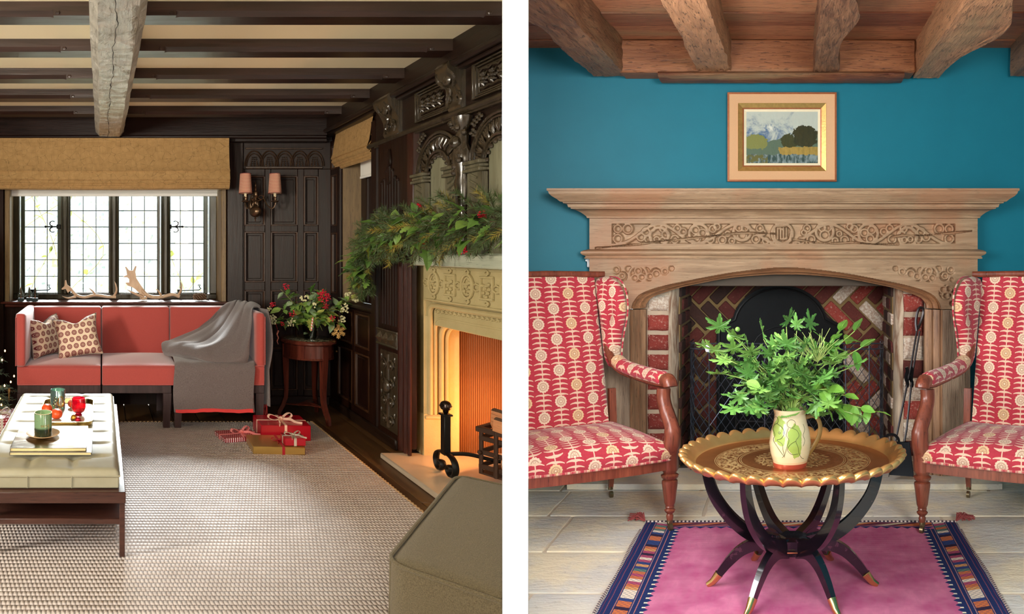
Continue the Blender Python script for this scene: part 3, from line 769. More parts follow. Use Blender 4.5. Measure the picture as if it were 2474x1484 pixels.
log('split log inside the fire basket behind the straps', (2.27, 3.24, .17), (.3, .0, -1.05), .34, .07, 200)
# ---- rug
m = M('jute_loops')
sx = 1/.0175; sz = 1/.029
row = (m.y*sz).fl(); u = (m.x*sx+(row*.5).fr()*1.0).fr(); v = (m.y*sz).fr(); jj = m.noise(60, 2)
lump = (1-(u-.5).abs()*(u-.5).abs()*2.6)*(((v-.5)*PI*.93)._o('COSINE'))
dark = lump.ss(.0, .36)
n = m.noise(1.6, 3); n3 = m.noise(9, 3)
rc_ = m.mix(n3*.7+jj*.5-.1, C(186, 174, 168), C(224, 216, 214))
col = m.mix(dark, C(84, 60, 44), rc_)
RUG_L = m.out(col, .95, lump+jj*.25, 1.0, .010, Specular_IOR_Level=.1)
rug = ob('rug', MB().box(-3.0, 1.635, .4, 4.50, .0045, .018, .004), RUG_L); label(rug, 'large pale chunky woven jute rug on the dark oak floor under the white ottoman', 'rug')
b = MB()
for k in range(158): b.ball((-3.0+.0295*k, 4.502, .014), .016, 5, 4, (.8, .8, .6))
for k in range(140): b.ball((1.636, 4.5-.0295*k, .013), .016, 5, 4, (.8, .8, .6))
label(ob('selvedge_loops', b, plain('jute_edge', C(196, 164, 124), .95), rug), kind='stuff')
# ---- sofa
sf = thing('sofa', 'three-seat coral red sofa with dark wooden legs under the leaded window', 'sofa', (.3, 4.6, 0))
def sob(name, b, mat, par=None, **k): return ob(name, b, mat, par or sf, loc=(-.3, -4.6, 0), **k)
m = M('coral_cloth'); w1_ = (m.x*1500).sin()*(m.z*1500+m.y*1500).sin(); CORAL = m.out(m.mix(m.noise(300, 2), C(164, 58, 52), C(186, 78, 70)), .82, m.noise(400, 2), .12, .001, Sheen_Weight=.6)
SLEG = wood('wenge', C(38, 24, 24), C(70, 48, 48), 'z', .4, 1, .2)
def cushion(b, x0, x1, y0, y1, z0, z1, r=.02, dome=.0, nx=14, ny=12, nz=6, axis='z'):
    """upholstered block: rounded box with a domed face"""
    def rb(p):
        c = [max(lo+r, min(hi-r, q)) for q, lo, hi in zip(p, (x0, y0, z0), (x1, y1, z1))]
        d = Vector(p)-Vector(c)
        if d.length > 1e-9: d = d.normalized()*r
        q = Vector(c)+d
        u = (p[0]-x0)/(x1-x0)*2-1; v = (p[1]-y0)/(y1-y0)*2-1; w = (p[2]-z0)/(z1-z0)*2-1
        if axis == 'z' and p[2] >= z1-1e-6: q.z += dome*(1-u*u)*(1-v*v)
        if axis == '-y' and p[1] <= y0+1e-6: q.y -= dome*(1-u*u)*(1-w*w)
        if axis == 'x' and p[0] >= x1-1e-6: q.x += dome*(1-v*v)*(1-w*w)
        return q
    def lin(a, c, n):
        o = [a, a+r*.3, a+r]+[a+r+(c-a-2*r)*i/n for i in range(1, n)]+[c-r, c-r*.3, c]; return o
    X, Y, Z = lin(x0, x1, nx), lin(y0, y1, ny), lin(z0, z1, nz)
    for (A, B_, f) in ((X, Y, lambda a, c, e: (a, c, e)), (X, Z, lambda a, c, e: (a, e, c)), (Y, Z, lambda a, c, e: (e, a, c))):
        for e in ({0: (z0, z1), 1: (y0, y1), 2: (x0, x1)}[0 if A is X and B_ is Y else 1 if A is X else 2]):
            vs = [rb(f(a, c, e)) for c in B_ for a in A]; w = len(A)
            b.add(vs, [(j*w+i, j*w+i+1, (j+1)*w+i+1, (j+1)*w+i) for j in range(len(B_)-1) for i in range(w-1)])
    return b
def weld(o, d=1e-5):
    bm = bmesh.new(); bm.from_mesh(o.data); bmesh.ops.remove_doubles(bm, verts=bm.verts, dist=d); bmesh.ops.recalc_face_normals(bm, faces=bm.faces); bm.to_mesh(o.data); bm.free(); smooth_mesh(o.data, 60); return o
mods = [(-.636, -.003), (.003, .570), (.576, 1.226)]
for i, (a, c) in enumerate(mods):
    a2 = a+.0 if i else a; 
    o = weld(sob('seat_base', cushion(MB(), a+.002, c-.002, 4.345, 4.93, .338, .478, .008), CORAL)); 
    b = cushion(MB(), a+(.075 if i == 0 else .002), c-(.075 if i == 2 else .002), 4.342, 4.89, .46, .488, .012, .022); o = weld(sob('seat_cushion', b, CORAL))
    q = MB(); q.tube([(a+.006, 4.341, .482), (c-.006, 4.341, .482)], .004, 6); q.tube([(a+.006, 4.345, .341), (c-.006, 4.345, .341)], .004, 6); sob('piping', q, CORAL, None)
for (a, c) in ((-.58, -.002), (.002, .572), (.575, 1.17)):
    weld(sob('backrest', cushion(MB(), a, c, 4.86, 4.975, .47, .876, .018, .012, axis='-y'), CORAL))
for (s, a, c) in ((1, -.64, -.565), (-1, 1.16, 1.232)):
    weld(sob('armrest', cushion(MB(), a, c, 4.30 if s > 0 else 4.345, 4.975, .482 if s > 0 else .338, .882, .024 if s > 0 else .03, .008, axis='x' if s > 0 else ''), CORAL))
    q = MB(); e = a+.004 if s > 0 else c-.004
    q.tube([(e, 4.303 if s > 0 else 4.35, .49), (e, 4.303 if s > 0 else 4.35, .85)], .004, 6); sob('piping', q, CORAL)
for i, (a, c) in enumerate(((-.636, 0), (.0, .53), (.545, 1.226))):
    b = MB(); b.box(a+.004, c-.004, 4.35, 4.38, .275, .336, .003); b.box(a+.004, c-.004, 4.9, 4.93, .275, .336, .003); b.box(a+.004, a+.034, 4.38, 4.9, .275, .336, .003); b.box(c-.034, c-.004, 4.38, 4.9, .275, .336, .003); sob('rail', b, SLEG)
    for xa, xb in ((a+.004, a+.066), (c-.066, c-.004)):
        for (ya, yb) in ((4.347, 4.4), (4.88, 4.932)):
            b = MB(); t_ = .014
            b.add([(xa+t_*(xa == a+.004)*0, ya, 0), (xb-t_, ya, 0), (xb-t_, yb-t_, 0), (xa, yb-t_, 0), (xa, ya, .276), (xb, ya, .276), (xb, yb, .276), (xa, yb, .276)], [(0, 1, 2, 3), (4, 5, 6, 7), (0, 1, 5, 4), (1, 2, 6, 5), (2, 3, 7, 6), (3, 0, 4, 7)])
            for k_ in range(4): pass
            o = sob('leg', b, SLEG)
# ---- throw
m = M('grey_wool'); n = m.noise(260, 3); n2 = m.noise(30, 3)
WOOL = m.out(m.mix(n*1.4-.2, C(76, 66, 65), C(134, 123, 122)), .97, n, .5, .004, Sheen_Weight=.5, Specular_IOR_Level=.1)
def ctrl(rows, u, v):
    """smooth surface through a grid of control points"""
    def crv(P, t):
        n = len(P)-1; t *= n; i = min(int(t), n-1); f = t-i
        g = lambda k: Vector(P[max(0, min(n, k))])
        a, b_, c, d = g(i-1), g(i), g(i+1), g(i+2)
        return .5*((2*b_)+(-a+c)*f+(2*a-5*b_+4*c-d)*f*f+(-a+3*b_-3*c+d)*f**3)
    return crv([crv(r, u) for r in rows], v)
th = thing('throw', 'grey brown wool throw blanket draped over the right end of the red sofa', 'throw', (.9, 4.5, .5))
R0 = [[(1.00, 4.95, .83), (1.08, 4.96, .90), (1.16, 4.955, .905), (1.24, 4.93, .90), (1.275, 4.86, .87)],
      [(.96, 4.85, .83), (1.04, 4.84, .90), (1.12, 4.84, .925), (1.20, 4.82, .915), (1.275, 4.76, .885)],
      [(.88, 4.835, .745), (.98, 4.79, .80), (1.07, 4.75, .86), (1.16, 4.66, .925), (1.265, 4.6, .90)],
      [(.74, 4.82, .66), (.87, 4.72, .70), (.99, 4.66, .76), (1.10, 4.54, .87), (1.17, 4.48, .90)],
      [(.56, 4.75, .60), (.72, 4.62, .625), (.88, 4.55, .64), (1.03, 4.47, .73), (1.14, 4.41, .80)],
      [(.485, 4.62, .61), (.62, 4.50, .63), (.80, 4.44, .60), (.99, 4.40, .62), (1.12, 4.38, .66)],
      [(.475, 4.55, .57), (.62, 4.42, .575), (.80, 4.36, .53), (.98, 4.345, .53), (1.11, 4.35, .56)],
      [(.50, 4.58, .525), (.64, 4.44, .53), (.80, 4.37, .515), (.98, 4.35, .51), (1.10, 4.36, .51)]]
def thf(u, v):
    p = ctrl(R0, u, v); f = u*1.0+v*.35
    a = .016*math.sin(f*17+3*pnoise((u*3, v*3, 0)))*(.25+.75*math.sin(PI*min(1, v*1.1)))+.012*pnoise((u*6, v*5, 2))
    return (p[0]-.9, p[1]-4.5-a*.8, p[2]-.5+abs(a)*.9)
b = MB(); b.slab(thf, 70, 70, (0, .5, 1), .008); ob('gathered_fold', b, WOOL, th, ang=80)
def hf(u, v):
    x = .545+.60*u; t = v*.92
    if t < .38: y, z = 4.78-(t/.38)*.40, .512+.022*math.sin(PI*t/.38)
    elif t < .46: k = (t-.38)/.08; y, z = 4.38-.05*math.sin(k*PI/2), .512-.05*(1-math.cos(k*PI/2))
    else: k = (t-.46)/.46; y, z = 4.33-.006-.012*k*math.sin(u*9), .462-.312*k
    return (x-.9+.01*math.sin(v*6), y-4.5-.006*pnoise((u*5, v*3, 1)), z-.5+.006*pnoise((u*7, v*7, 5)))
b = MB(); b.slab(hf, 36, 44, (0, .4, 1), .008); ob('hanging_fold', b, WOOL, th, ang=80)
b = MB(); b.slab(lambda u, v: tuple(Vector(hf(.02+.96*u, .965+.04*v))+Vector((0, -.006, -.006))), 36, 3, (0, -1, 0), .003); label(ob('hem', b, plain('red_hem', C(222, 66, 66), .9), th), 'bright red hem')
def of(u, v):
    y = 4.35+.55*u+.02*math.sin(v*4); z = .90-.72*v; x = 1.243+.035*math.sin(PI*min(1, v*1.6))+.012*math.sin(u*14+v*2)+.01
    return (x-.9, y-4.5, z-.5)
b = MB(); b.slab(of, 30, 24, (1, 0, 0), .008); ob('outer_fold', b, WOOL, th, ang=80)
b = MB()
for k in range(26): b.tube([(.345+.012*math.sin(k), -.13+.02*k, -.31), (.34+.02*math.sin(k*2.1), -.13+.02*k, -.40), (.345+.02*math.sin(k*1.3), -.13+.02*k, -.48)], .0035, 4)
label(ob('fringe', b, plain('red_fringe', C(170, 50, 50), .9), th), 'red fringe', kind='stuff')
# ---- cushions
def medallion(name, base, dotc, pitch=.052):
    m = M(name); r_ = (m.z/pitch).fl(); u = ((m.x/pitch)+(r_*.5).fr()).fr()-.5; v = (m.z/pitch).fr()-.5
    d = (u*u+v*v).sqrt(); ray = (v.atan2(u)*16).sin()*.02
    disc = (d+ray).lt(.38); ring = (d-.24).abs().lt(.025); cen = d.lt(.07); dots = (d-.14).abs().lt(.02)
    f = disc-ring*.6-cen-dots*.5
    return m.out(m.mix(f.mx(0), base, dotc), .85, m.noise(300, 2), .2, .001)
MED = medallion('medallion_cotton', C(236, 216, 190), C(128, 50, 56))
GREYC = plain('grey_linen', C(150, 144, 134), .9, sc=200)
def pillow(nm, lab, loc, rot, w, h, t):
    r = thing(nm, lab, 'cushion', loc, 0, None); r.rotation_euler = rot
    def f(sg):
        def g(u, v):
            a, c = u*2-1, v*2-1; e = (1-a**4)*(1-c**4)
            pin = 1-.13*(1-abs(c)**1.5*0)*(c*c)*(1-a*a)*.9; pin2 = 1-.13*(a*a)*(1-c*c)
            x = a*w/2*(1-.14*(1-c*c)*(a*a)*1) ; z = c*h/2*(1-.12*(1-a*a)*(c*c))
            y = sg*t/2*(max(0, e)**.45)
            if c > 0: z -= .05*math.exp(-(a/.35)**2)*c**3; 
            y += .006*pnoise((a*3, c*3, 9))
            return (x, -y, z)
        return g
    b = MB(); b.grid(f(1), 22, 22); ob('front', b, MED, r, ang=80)
    b = MB(); b.grid(f(-1), 22, 22); ob('back', b, GREYC, r, ang=80)
    b = MB(); e = []
    for (u0, v0, u1, v1) in ((0, 0, 1, 0), (1, 0, 1, 1), (1, 1, 0, 1), (0, 1, 0, 0)):
        e += [f(1)(u0+(u1-u0)*k/12, v0+(v1-v0)*k/12) for k in range(12)]
    b.tube(e, .004, 5, close=True); ob('piping', b, GREYC, r)
    return r
pillow('cushion', 'square cushion with purple medallions leaning in front, nearer the sofa middle', (-.19, 4.60, .665), (-.30, -.14, .14), .36, .33, .15)
pillow('cushion', 'medallion cushion turned to show its grey side, against the left sofa arm', (-.455, 4.68, .655), (-.22, -.05, .85), .34, .33, .15)
# ---- ottoman
ot = thing('ottoman', 'long white buttoned leather ottoman table on a dark wood frame with a low shelf', 'ottoman', (-.2, 3.2, 0))
def oob(name, b, mat, **k): return ob(name, b, mat, ot, loc=(.2, -3.2, 0), **k)
m = M('white_leather'); LEATH = m.out(m.mix(m.noise(14, 3), C(146, 140, 114), C(164, 158, 136)), .52, m.noise(140, 4), .12, .001)
seamx = [-.323, -.13]; seamz = [2.52+.185*k for k in range(1, 8)]
def ottop(u, v):
    x0, x1, y0, y1 = -.535, .078, 2.53, 3.90; r = .03
    x = x0+(x1-x0)*u; y = y0+(y1-y0)*v
    ex = min(x-x0, x1-x); ey = min(y-y0, y1-y); e = min(ex, ey)
    h = .392
    if e < r: h -= r-math.sqrt(max(0, r*r-(r-e)**2))
    g = min([abs(x-s) for s in seamx]); q = min([abs(y-s) for s in seamz]); 
    gx = math.exp(-(g/.018)**2); gy = math.exp(-(q/.016)**2)
    fade = min(1, e/.07)
    h -= .010*gx*(fade)+.013*gy*fade+.016*math.exp(-(g/.03)**2-(q/.025)**2)*fade
    h += .004*pnoise((x*9, y*9, 0))*fade
    return (x, y, h)
b = MB(); b.grid(ottop, 110, 170)
o = oob('leather_top', b, LEATH, ang=80)
b = MB(); b.box(-.535, .078, 2.53, 3.90, .308, .3635, .006); oob('cushion_side', b, LEATH)
q = MB(); pr_ = [(-.537, 2.528), (.08, 2.528), (.08, 3.902), (-.537, 3.902)]
for z in (.364,): q.tube([(p[0], p[1], z) for p in pr_], .0035, 6, close=True)
for s in seamx+[]: q.tube([(s, 2.528, .312), (s, 2.527, .365)], .002, 5)
oob('seam_piping', q, LEATH)
b = MB()
for k in range(60): b.box(-.53+.0101*k, -.525+.0101*k, 2.5285, 2.53, .3565, .3578)
label(oob('stitching', b, plain('thread', C(170, 150, 110), .8)), kind='stuff')
OTW = wood('ottoman_walnut', C(44, 24, 20), C(86, 52, 42), 'x', .3, 1, .15)
b = MB(); b.box(-.56, .105, 2.50, 3.93, .256, .306, .003); oob('frame', b, OTW)
b = MB(); b.box(-.545, .085, 2.52, 3.91, .157, .183, .003); oob('shelf', b, OTW)
for (x_, y_) in ((.078, 2.515), (.078, 3.9), (-.55, 2.515), (-.55, 3.9)):
    b = MB(); b.box(x_, x_+.024, y_, y_+.024, .018, .256, .002); oob('leg', b, OTW)
# items on the ottoman
GOLD = plain('brushed_gold', C(222, 190, 120), .22, 1, var=.05); TRAYW = plain('tray_enamel', C(176, 168, 148), .3)
def rrect(x0, x1, y0, y1, r, n=6):
    o = []
    for (cx_, cy_, a0) in ((x1-r, y1-r, 0), (x0+r, y1-r, 90), (x0+r, y0+r, 180), (x1-r, y0+r, 270)):
        o += [(cx_+r*cs(a0+90*k/n), cy_+r*sn(a0+90*k/n)) for k in range(n+1)]
    return o
tr = thing('serving_tray', 'gold rimmed rectangular serving tray on the white ottoman', 'tray', (-.20, 3.38, .392))
P_ = rrect(-.145, .145, -.24, .24, .045)
ob('tray_base', MB().prism(P_, 0, .006, 'z'), TRAYW, tr)
b = MB(); n = len(P_)
b.add([(x*1.0, y*1.0, .0) for x, y in P_]+[(x*1.06, y*1.04, .03) for x, y in P_]+[(x*1.03, y*1.02, .03) for x, y in P_]+[(x*.97, y*.98, .006) for x, y in P_], [(k*n+i, k*n+(i+1) % n, (k+1)*n+(i+1) % n, (k+1)*n+i) for k in range(3) for i in range(n)])
ob('rim', b, GOLD, tr)
for s in (-1, 1): ob('handle', MB().box(-.07, .07, s*.262-.012, s*.262+.012, .022, .034, .004), GOLD, tr)
GLS = M('clear_glass').out(C(250, 255, 252), .02, Transmission_Weight=1.0, IOR=1.45)
def votive(nm, lab, loc, r, h, mat, wax, glow, lat=None, grp=None, energy=1.2):
    t = thing(nm, lab, 'candle', loc, 0, grp)
    prof = lat or [(r*.9, 0), (r, .004), (r, h-.002), (r-.001, h), (r-.003, h-.002), (r-.003, .008)]
    ob('glass', MB().lathe(prof, n=32, cap=True), mat, t)
    if wax: ob('wax', MB().lathe([(r-.005, .01), (r-.005, h*.62), (.002, h*.60)], n=24), wax, t)
    return t
TEAL = plain('mirrored_teal', C(150, 190, 184), .12, .8, var=.03)
c1 = votive('candle', 'tall teal mirrored glass candle with an oval gold label on the tray', (-.262, 3.48, .398), .045, .117, TEAL, plain('wax', C(250, 240, 210), .4), 1)
b = MB()
for (a0, cz_, rx, rz_) in ((-62, .052, .02, .034),):
    for rr, t in ((1, .0022), (.8, .0015)): b.tube([(.0462*cs(a0+q2), .0462*sn(a0+q2), cz_+rz_*rr*sn(a)) for a in range(0, 360, 15) for q2 in [math.degrees(rx*rr*cs(a)/.045)]], t, 5, close=True)
    for k in range(7): b.tube([(.0462*cs(a0+q2), .0462*sn(a0+q2), cz_+(k-3)*.0075) for q2 in (-15+abs(k-3)*2, 15-abs(k-3)*2)], .0014, 4)
for (a0, cz_) in ((-108, .055), (-112, .035), (-104, .072)):
    b.tube([(.0462*cs(a0+10*cs(a)), .0462*sn(a0+10*cs(a)), cz_+.008*sn(a)) for a in range(0, 360, 40)], .0014, 4, close=True)
ob('oval_label', b, GOLD, c1)
m = M('candle_flame'); m.out((1, .8, .45, 1), .5, Emission_Color=(1, .78, .42, 1), Emission_Strength=14.0); FLAME = m.mat
ob('flame', MB().ball((0, 0, .088), .006, 8, 8, (1, 1, 2)), FLAME, c1)
ORG = plain('orange_peel', C(232, 84, 30), .42, var=.08, sc=90, bs=.5)
for (lab, x_, y_, r_) in (('clementine on the tray, leftmost, below the teal candle', -.318, 3.385, .032), ('clementine on the tray, largest and nearest, in the middle', -.253, 3.27, .034), ('clementine half hidden behind the red glass votive', -.175, 3.50, .03)):
    t = thing('clementine', lab, 'orange', (x_, y_, .398), 0, 'clementines on the tray')
    ob('peel', MB().ball((0, 0, r_*.86), r_, 20, 14, (1, 1, .86)), ORG, t); ob('stem_button', MB().lathe([(.004, r_*1.70), (.0035, r_*1.73), (.001, r_*1.735)], n=8), plain('stem', C(60, 90, 30), .8), t)
RUBY = M('ruby_glass').out((.85, .01, .05, 1), .06, Transmission_Weight=.75, IOR=1.45)
t = thing('votive', 'ruby red glass votive holder with a small candle on the tray', 'votive', (-.132, 3.345, .398))
ob('glass', MB().lathe([(.018, 0), (.022, .003), (.016, .010), (.02, .014), (.036, .026), (.0425, .048), (.042, .072), (.038, .1), (.036, .1), (.040, .072), (.0405, .05), (.034, .03), (.004, .02)], n=32), RUBY, t)
ob('tealight', MB().lathe([(.017, .024), (.018, .042), (.002, .042)], n=20), plain('pink_wax', C(240, 170, 170), .4), t)
FOIL = plain('gold_foil', C(214, 160, 60), .3, .9, var=.4, sc=200, bs=1); RFOIL = plain('red_foil', C(190, 20, 50), .25, .8, var=.3, sc=200, bs=1)
for (lab, x_, y_, mt) in (('gold foil chocolate in front of the red votive', -.155, 3.235, FOIL), ('red foil chocolate at the near right corner of the tray', -.130, 3.195, RFOIL), ('gold foil chocolate behind the nearest clementine', -.247, 3.37, FOIL)):
    t = thing('chocolate', lab, 'chocolate', (x_, y_, .398), 0, 'foil wrapped chocolates')
    ob('sweet', MB().ball((0, 0, .018), .017, 12, 8), mt, t)
    ob('paper_cup', MB().lathe([(.012, 0), (.019, .013), (.017, .013), (.011, .001)], n=20, wob=lambda r, a, z: r*(1+.08*math.cos(a*10))), plain('brown_paper', C(90, 56, 30), .8), t)
# books
m = M('foil_cover'); n = m.noise(7, 2, sx=(1, 3, 1)); FOILC = m.out(m.mix(n.ss(.4, .6), C(190, 168, 120), C(246, 240, 226)), .16, n, .4, .01, Metallic=None) if False else m.out(m.mix(n.ss(.4, .6), C(110, 88, 50), C(206, 200, 184)), .24, n, .3, .008, .9)
PAPER = plain('page_block', C(226, 206, 150), .8, sc=300)
def book(nm, lab, x0, x1, y0, y1, z0, h, cover, grp):
    t = thing(nm, lab, 'book', ((x0+x1)/2, (y0+y1)/2, z0), 0, grp); w, d = (x1-x0)/2, (y1-y0)/2
    ob('cover', MB().box(-w, w, -d, d, h-.002, h, .0005).box(-w, w, -d, d, 0, .002, .0005).box(-w, -w+.002, -d, d, 0, h), cover, t)
    ob('pages', MB().box(-w+.003, w-.004, -d+.003, d-.003, .002, h-.002), PAPER, t); return t
book('book', 'flat silver and cream book at the bottom of the pair on the ottoman', -.43, -.045, 2.70, 3.06, .394, .014, plain('silver_cover', C(140, 136, 128), .3, .3), 'large books on the ottoman')
book('book', 'shiny gold foil covered book under the green candle', -.428, -.07, 2.712, 3.055, .4085, .016, FOILC, 'large books on the ottoman')
t = thing('saucer', 'shallow gold and pink saucer under the green candle', 'saucer', (-.29, 2.885, .4250))
ob('plate', MB().lathe([(.03, 0), (.05, .002), (.084, .017), (.083, .0185), (.05, .005), (.002, .004)], n=40), plain('rosy_lustre', C(240, 200, 150), .25, .1), t)
GRN = plain('green_lacquer', C(84, 112, 78), .22, .1, var=.03)
m = M('two_tone_green'); g = m.z.ss(.02, .10); GRN = m.out(m.mix(m.z.ss(.035, .05), C(34, 44, 28), C(120, 150, 112)), .18)  # dark green at the base, paler green above
c2 = votive('candle', 'green glass candle with gold rim and lettering on the saucer over the books', (-.29, 2.885, .4295), .044, .114, GRN, plain('wax2', C(240, 240, 200), .4), 1)
b = MB()
for k in range(150):
    a = random.uniform(-180, 180); z = random.uniform(.078, .108) if k < 60 else .012+.008*(k % 3)
    if k >= 60: a = (k-60)*12+6*(k % 3)
    b.ball((.0443*cs(a), .0443*sn(a), z), .0012, 5, 3)
b.lathe([(.0445, .112), (.0445, .1145), (.041, .1145)], n=32, cap=False); ob('gold_dots', b, GOLD, c2)
def text(par, s, size, loc, rot, mat, name='lettering', wrap=None):
    cu = bpy.data.curves.new(name, 'FONT'); cu.body = s; cu.size = size; cu.extrude = .0004; cu.align_x = 'CENTER'; cu.space_character = 1.15
    o = bpy.data.objects.new(name, cu); S.collection.objects.link(o)
    dg = bpy.context.evaluated_depsgraph_get(); me = bpy.data.meshes.new_from_object(o.evaluated_get(dg)); bpy.data.objects.remove(o)
    if wrap:
        for v in me.vertices:
            a = wrap[1]+v.co.x/wrap[0]; r_ = wrap[0]+v.co.z; v.co = Vector((r_*math.cos(a), r_*math.sin(a), v.co.y))
    finish_mesh(me); me.materials.clear()
    return put(name, me, mat, par, loc, rot)
text(c2, 'SKOG', .0155, (0, 0, .052), (0, 0, 0), GOLD, wrap=(.0444, math.radians(-72)))
ob('flame', MB().ball((0, 0, .085), .006, 8, 8, (1, 1, 2)), FLAME, c2)
# ---- pouf beside the party wall
m = M('grey_twill'); tw = ((m.x*1300+m.z*1300).sin()*(m.y*1300).sin()); n = m.noise(330, 2, rough=.8)
TWILL = m.out(m.mix(n*1.6-.3, C(66, 56, 34), C(138, 126, 98)), .92, n, .8, .003, Sheen_Weight=.2)
pf = thing('pouf', 'big square grey green upholstered pouf with piped edges, nearest the camera on the rug', 'ottoman', (1.51, 1.77, .018), math.radians(-43))
def soft(u, v):
    s = .46; x = (u*2-1)*s; y = (v*2-1)*s; r = .06
    ex, ey = s-abs(x), s-abs(y); z = .402+.03*(1-(x/s)**2)*(1-(y/s)**2)
    # round the plan corners
    if ex < r and ey < r:
        d = math.hypot(r-ex, r-ey)
        if d > r*.999: k = r/max(d, 1e-6); x = math.copysign(s-r+(r-ex)*k, x); y = math.copysign(s-r+(r-ey)*k, y)
    e = min(ex, ey)
    if e < .04: z -= .018*(1-e/.04)**2
    return (x, y, z)
b = MB(); b.grid(soft, 40, 40); ob('top', b, TWILL, pf, ang=80)
P_ = rrect(-.46, .46, -.46, .46, .06, 8)
b = MB(); n = len(P_)
rings = [(1, .395), (1.006, .36), (1.01, .25), (1.005, .08), (.99, .03)]
b.add([(x*s, y*s, z) for s, z in rings for x, y in P_], [(k*n+i, k*n+(i+1) % n, (k+1)*n+(i+1) % n, (k+1)*n+i) for k in range(len(rings)-1) for i in range(n)]); ob('side', b, TWILL, pf, ang=80)
b = MB(); b.tube([(x*1.004, y*1.004, .392) for x, y in P_], .006, 8, close=True); b.tube([(-.461, -.415, .39), (-.466, -.42, .03)], .004, 6); ob('piping', b, TWILL, pf)
b = MB(); b.lathe([(.025, .43), (.03, .436), (.02, .442), (.001, .443)], n=20); label(ob('button', b, plain('cream_button', C(210, 196, 160), .8), pf), 'cream covered button')
b = MB(); b.box(-.4, .4, -.4, .4, 0, .04); ob('base', b, plain('pouf_base', C(40, 34, 28), .8), pf)
# ---- side table
MAH = wood('mahogany', C(62, 24, 18), C(112, 52, 38), 'z', .2, .6, .05, spec=.7)
tb = thing('side_table', 'round mahogany side table with a green marble top and curved legs, in the corner', 'table', (1.66, 4.66, 0))
m = M('green_marble'); n = m.noise(14, 5, dist=2.5); MARB = m.out(m.mix(n.ss(.42, .62), C(24, 30, 24), C(140, 140, 112)), .12)
ob('marble_top', MB().lathe([(.188, .628), (.188, .643), (.184, .646), (.002, .646)], n=48), MARB, tb)
ob('top_rim', MB().lathe([(.19, .612), (.214, .614), (.219, .622), (.216, .634), (.204, .644), (.189, .644), (.187, .63)], n=48, cap=False), MAH, tb)
ob('apron', MB().lathe([(.18, .49), (.192, .492), (.2, .498), (.196, .506), (.192, .51), (.192, .605), (.2, .611), (.2, .616), (.01, .618)], n=48), MAH, tb)
ob('drawer_knob', MB().ball((.2*cs(-20)+.012, .2*sn(-20)-.004, .55), .009, 10, 8), plain('brass_knob', C(150, 120, 70), .3, .9), tb)
for a in (172, -68, 52):
    pts = [(.176, .60), (.176, .5), (.173, .38), (.169, .25), (.172, .17), (.195, .10), (.222, .05), (.228, .0)]
    ob('leg', MB().tube([(r*cs(a), r*sn(a), z) for r, z in pts], [.034, .034, .029, .024, .022, .022, .021, .020], 4, up=(sn(a), -cs(a), 0)), MAH, tb)
for a in (172, -68, 52):
    ob('stretcher', MB().tube([(t*.18*cs(a)+.05*math.sin(PI*t)*cs(a+60)*.6, t*.18*sn(a)+.05*math.sin(PI*t)*sn(a+60)*.6, .115) for t in (0, .25, .5, .75, 1)], [.05, .035, .02, .016, .018], 8, flat=.25, up=(0, 0, 1)), MAH, tb)
# ---- vase + berry bouquet
vs = thing('vase', 'clear tapered glass vase of water on the marble-topped side table', 'vase', (1.668, 4.64, .646))
m = M('vase_glass'); nt = m.nt; nt.nodes.remove(m.b)
t_ = nt.nodes.new('ShaderNodeBsdfTransparent'); g_ = nt.nodes.new('ShaderNodeBsdfGlossy'); f_ = nt.nodes.new('ShaderNodeLayerWeight'); x_ = nt.nodes.new('ShaderNodeMixShader')
t_.inputs[0].default_value = (.95, .98, .96, 1); g_.inputs[0].default_value = (.8, .9, .85, 1); g_.inputs['Roughness'].default_value = .04; f_.inputs[0].default_value = .62
nt.links.new(f_.outputs[0], x_.inputs[0]); nt.links.new(t_.outputs[0], x_.inputs[1]); nt.links.new(g_.outputs[0], x_.inputs[2]); nt.links.new(x_.outputs[0], nt.nodes['Material Output'].inputs[0])
VGL = m.mat
ob('glass', MB().lathe([(.034, 0), (.042, .004), (.05, .05), (.062, .115), (.069, .165), (.067, .165), (.06, .115), (.048, .052), (.038, .012), (.002, .01)], n=32), VGL, vs)
ob('water', MB().lathe([(.037, .013), (.047, .052), (.056, .1), (.002, .1)], n=28), VGL, vs)
LEAFG = []
for (nm, a, c_) in (('leaf_deep_green', C(62, 104, 44), C(112, 152, 66)), ('leaf_mid_green', C(98, 142, 58), C(158, 190, 96)), ('leaf_yellow_green', C(140, 156, 60), C(196, 200, 110)), ('leaf_silver_green', C(120, 150, 110), C(176, 198, 156))):
    m = M(nm); LEAFG.append(m.out(m.mix(m.noise(30, 2)*.8+m.rnd*.4-.1, a, c_), .42, m.noise(60, 2), .2, .002, Subsurface_Weight=0.0))
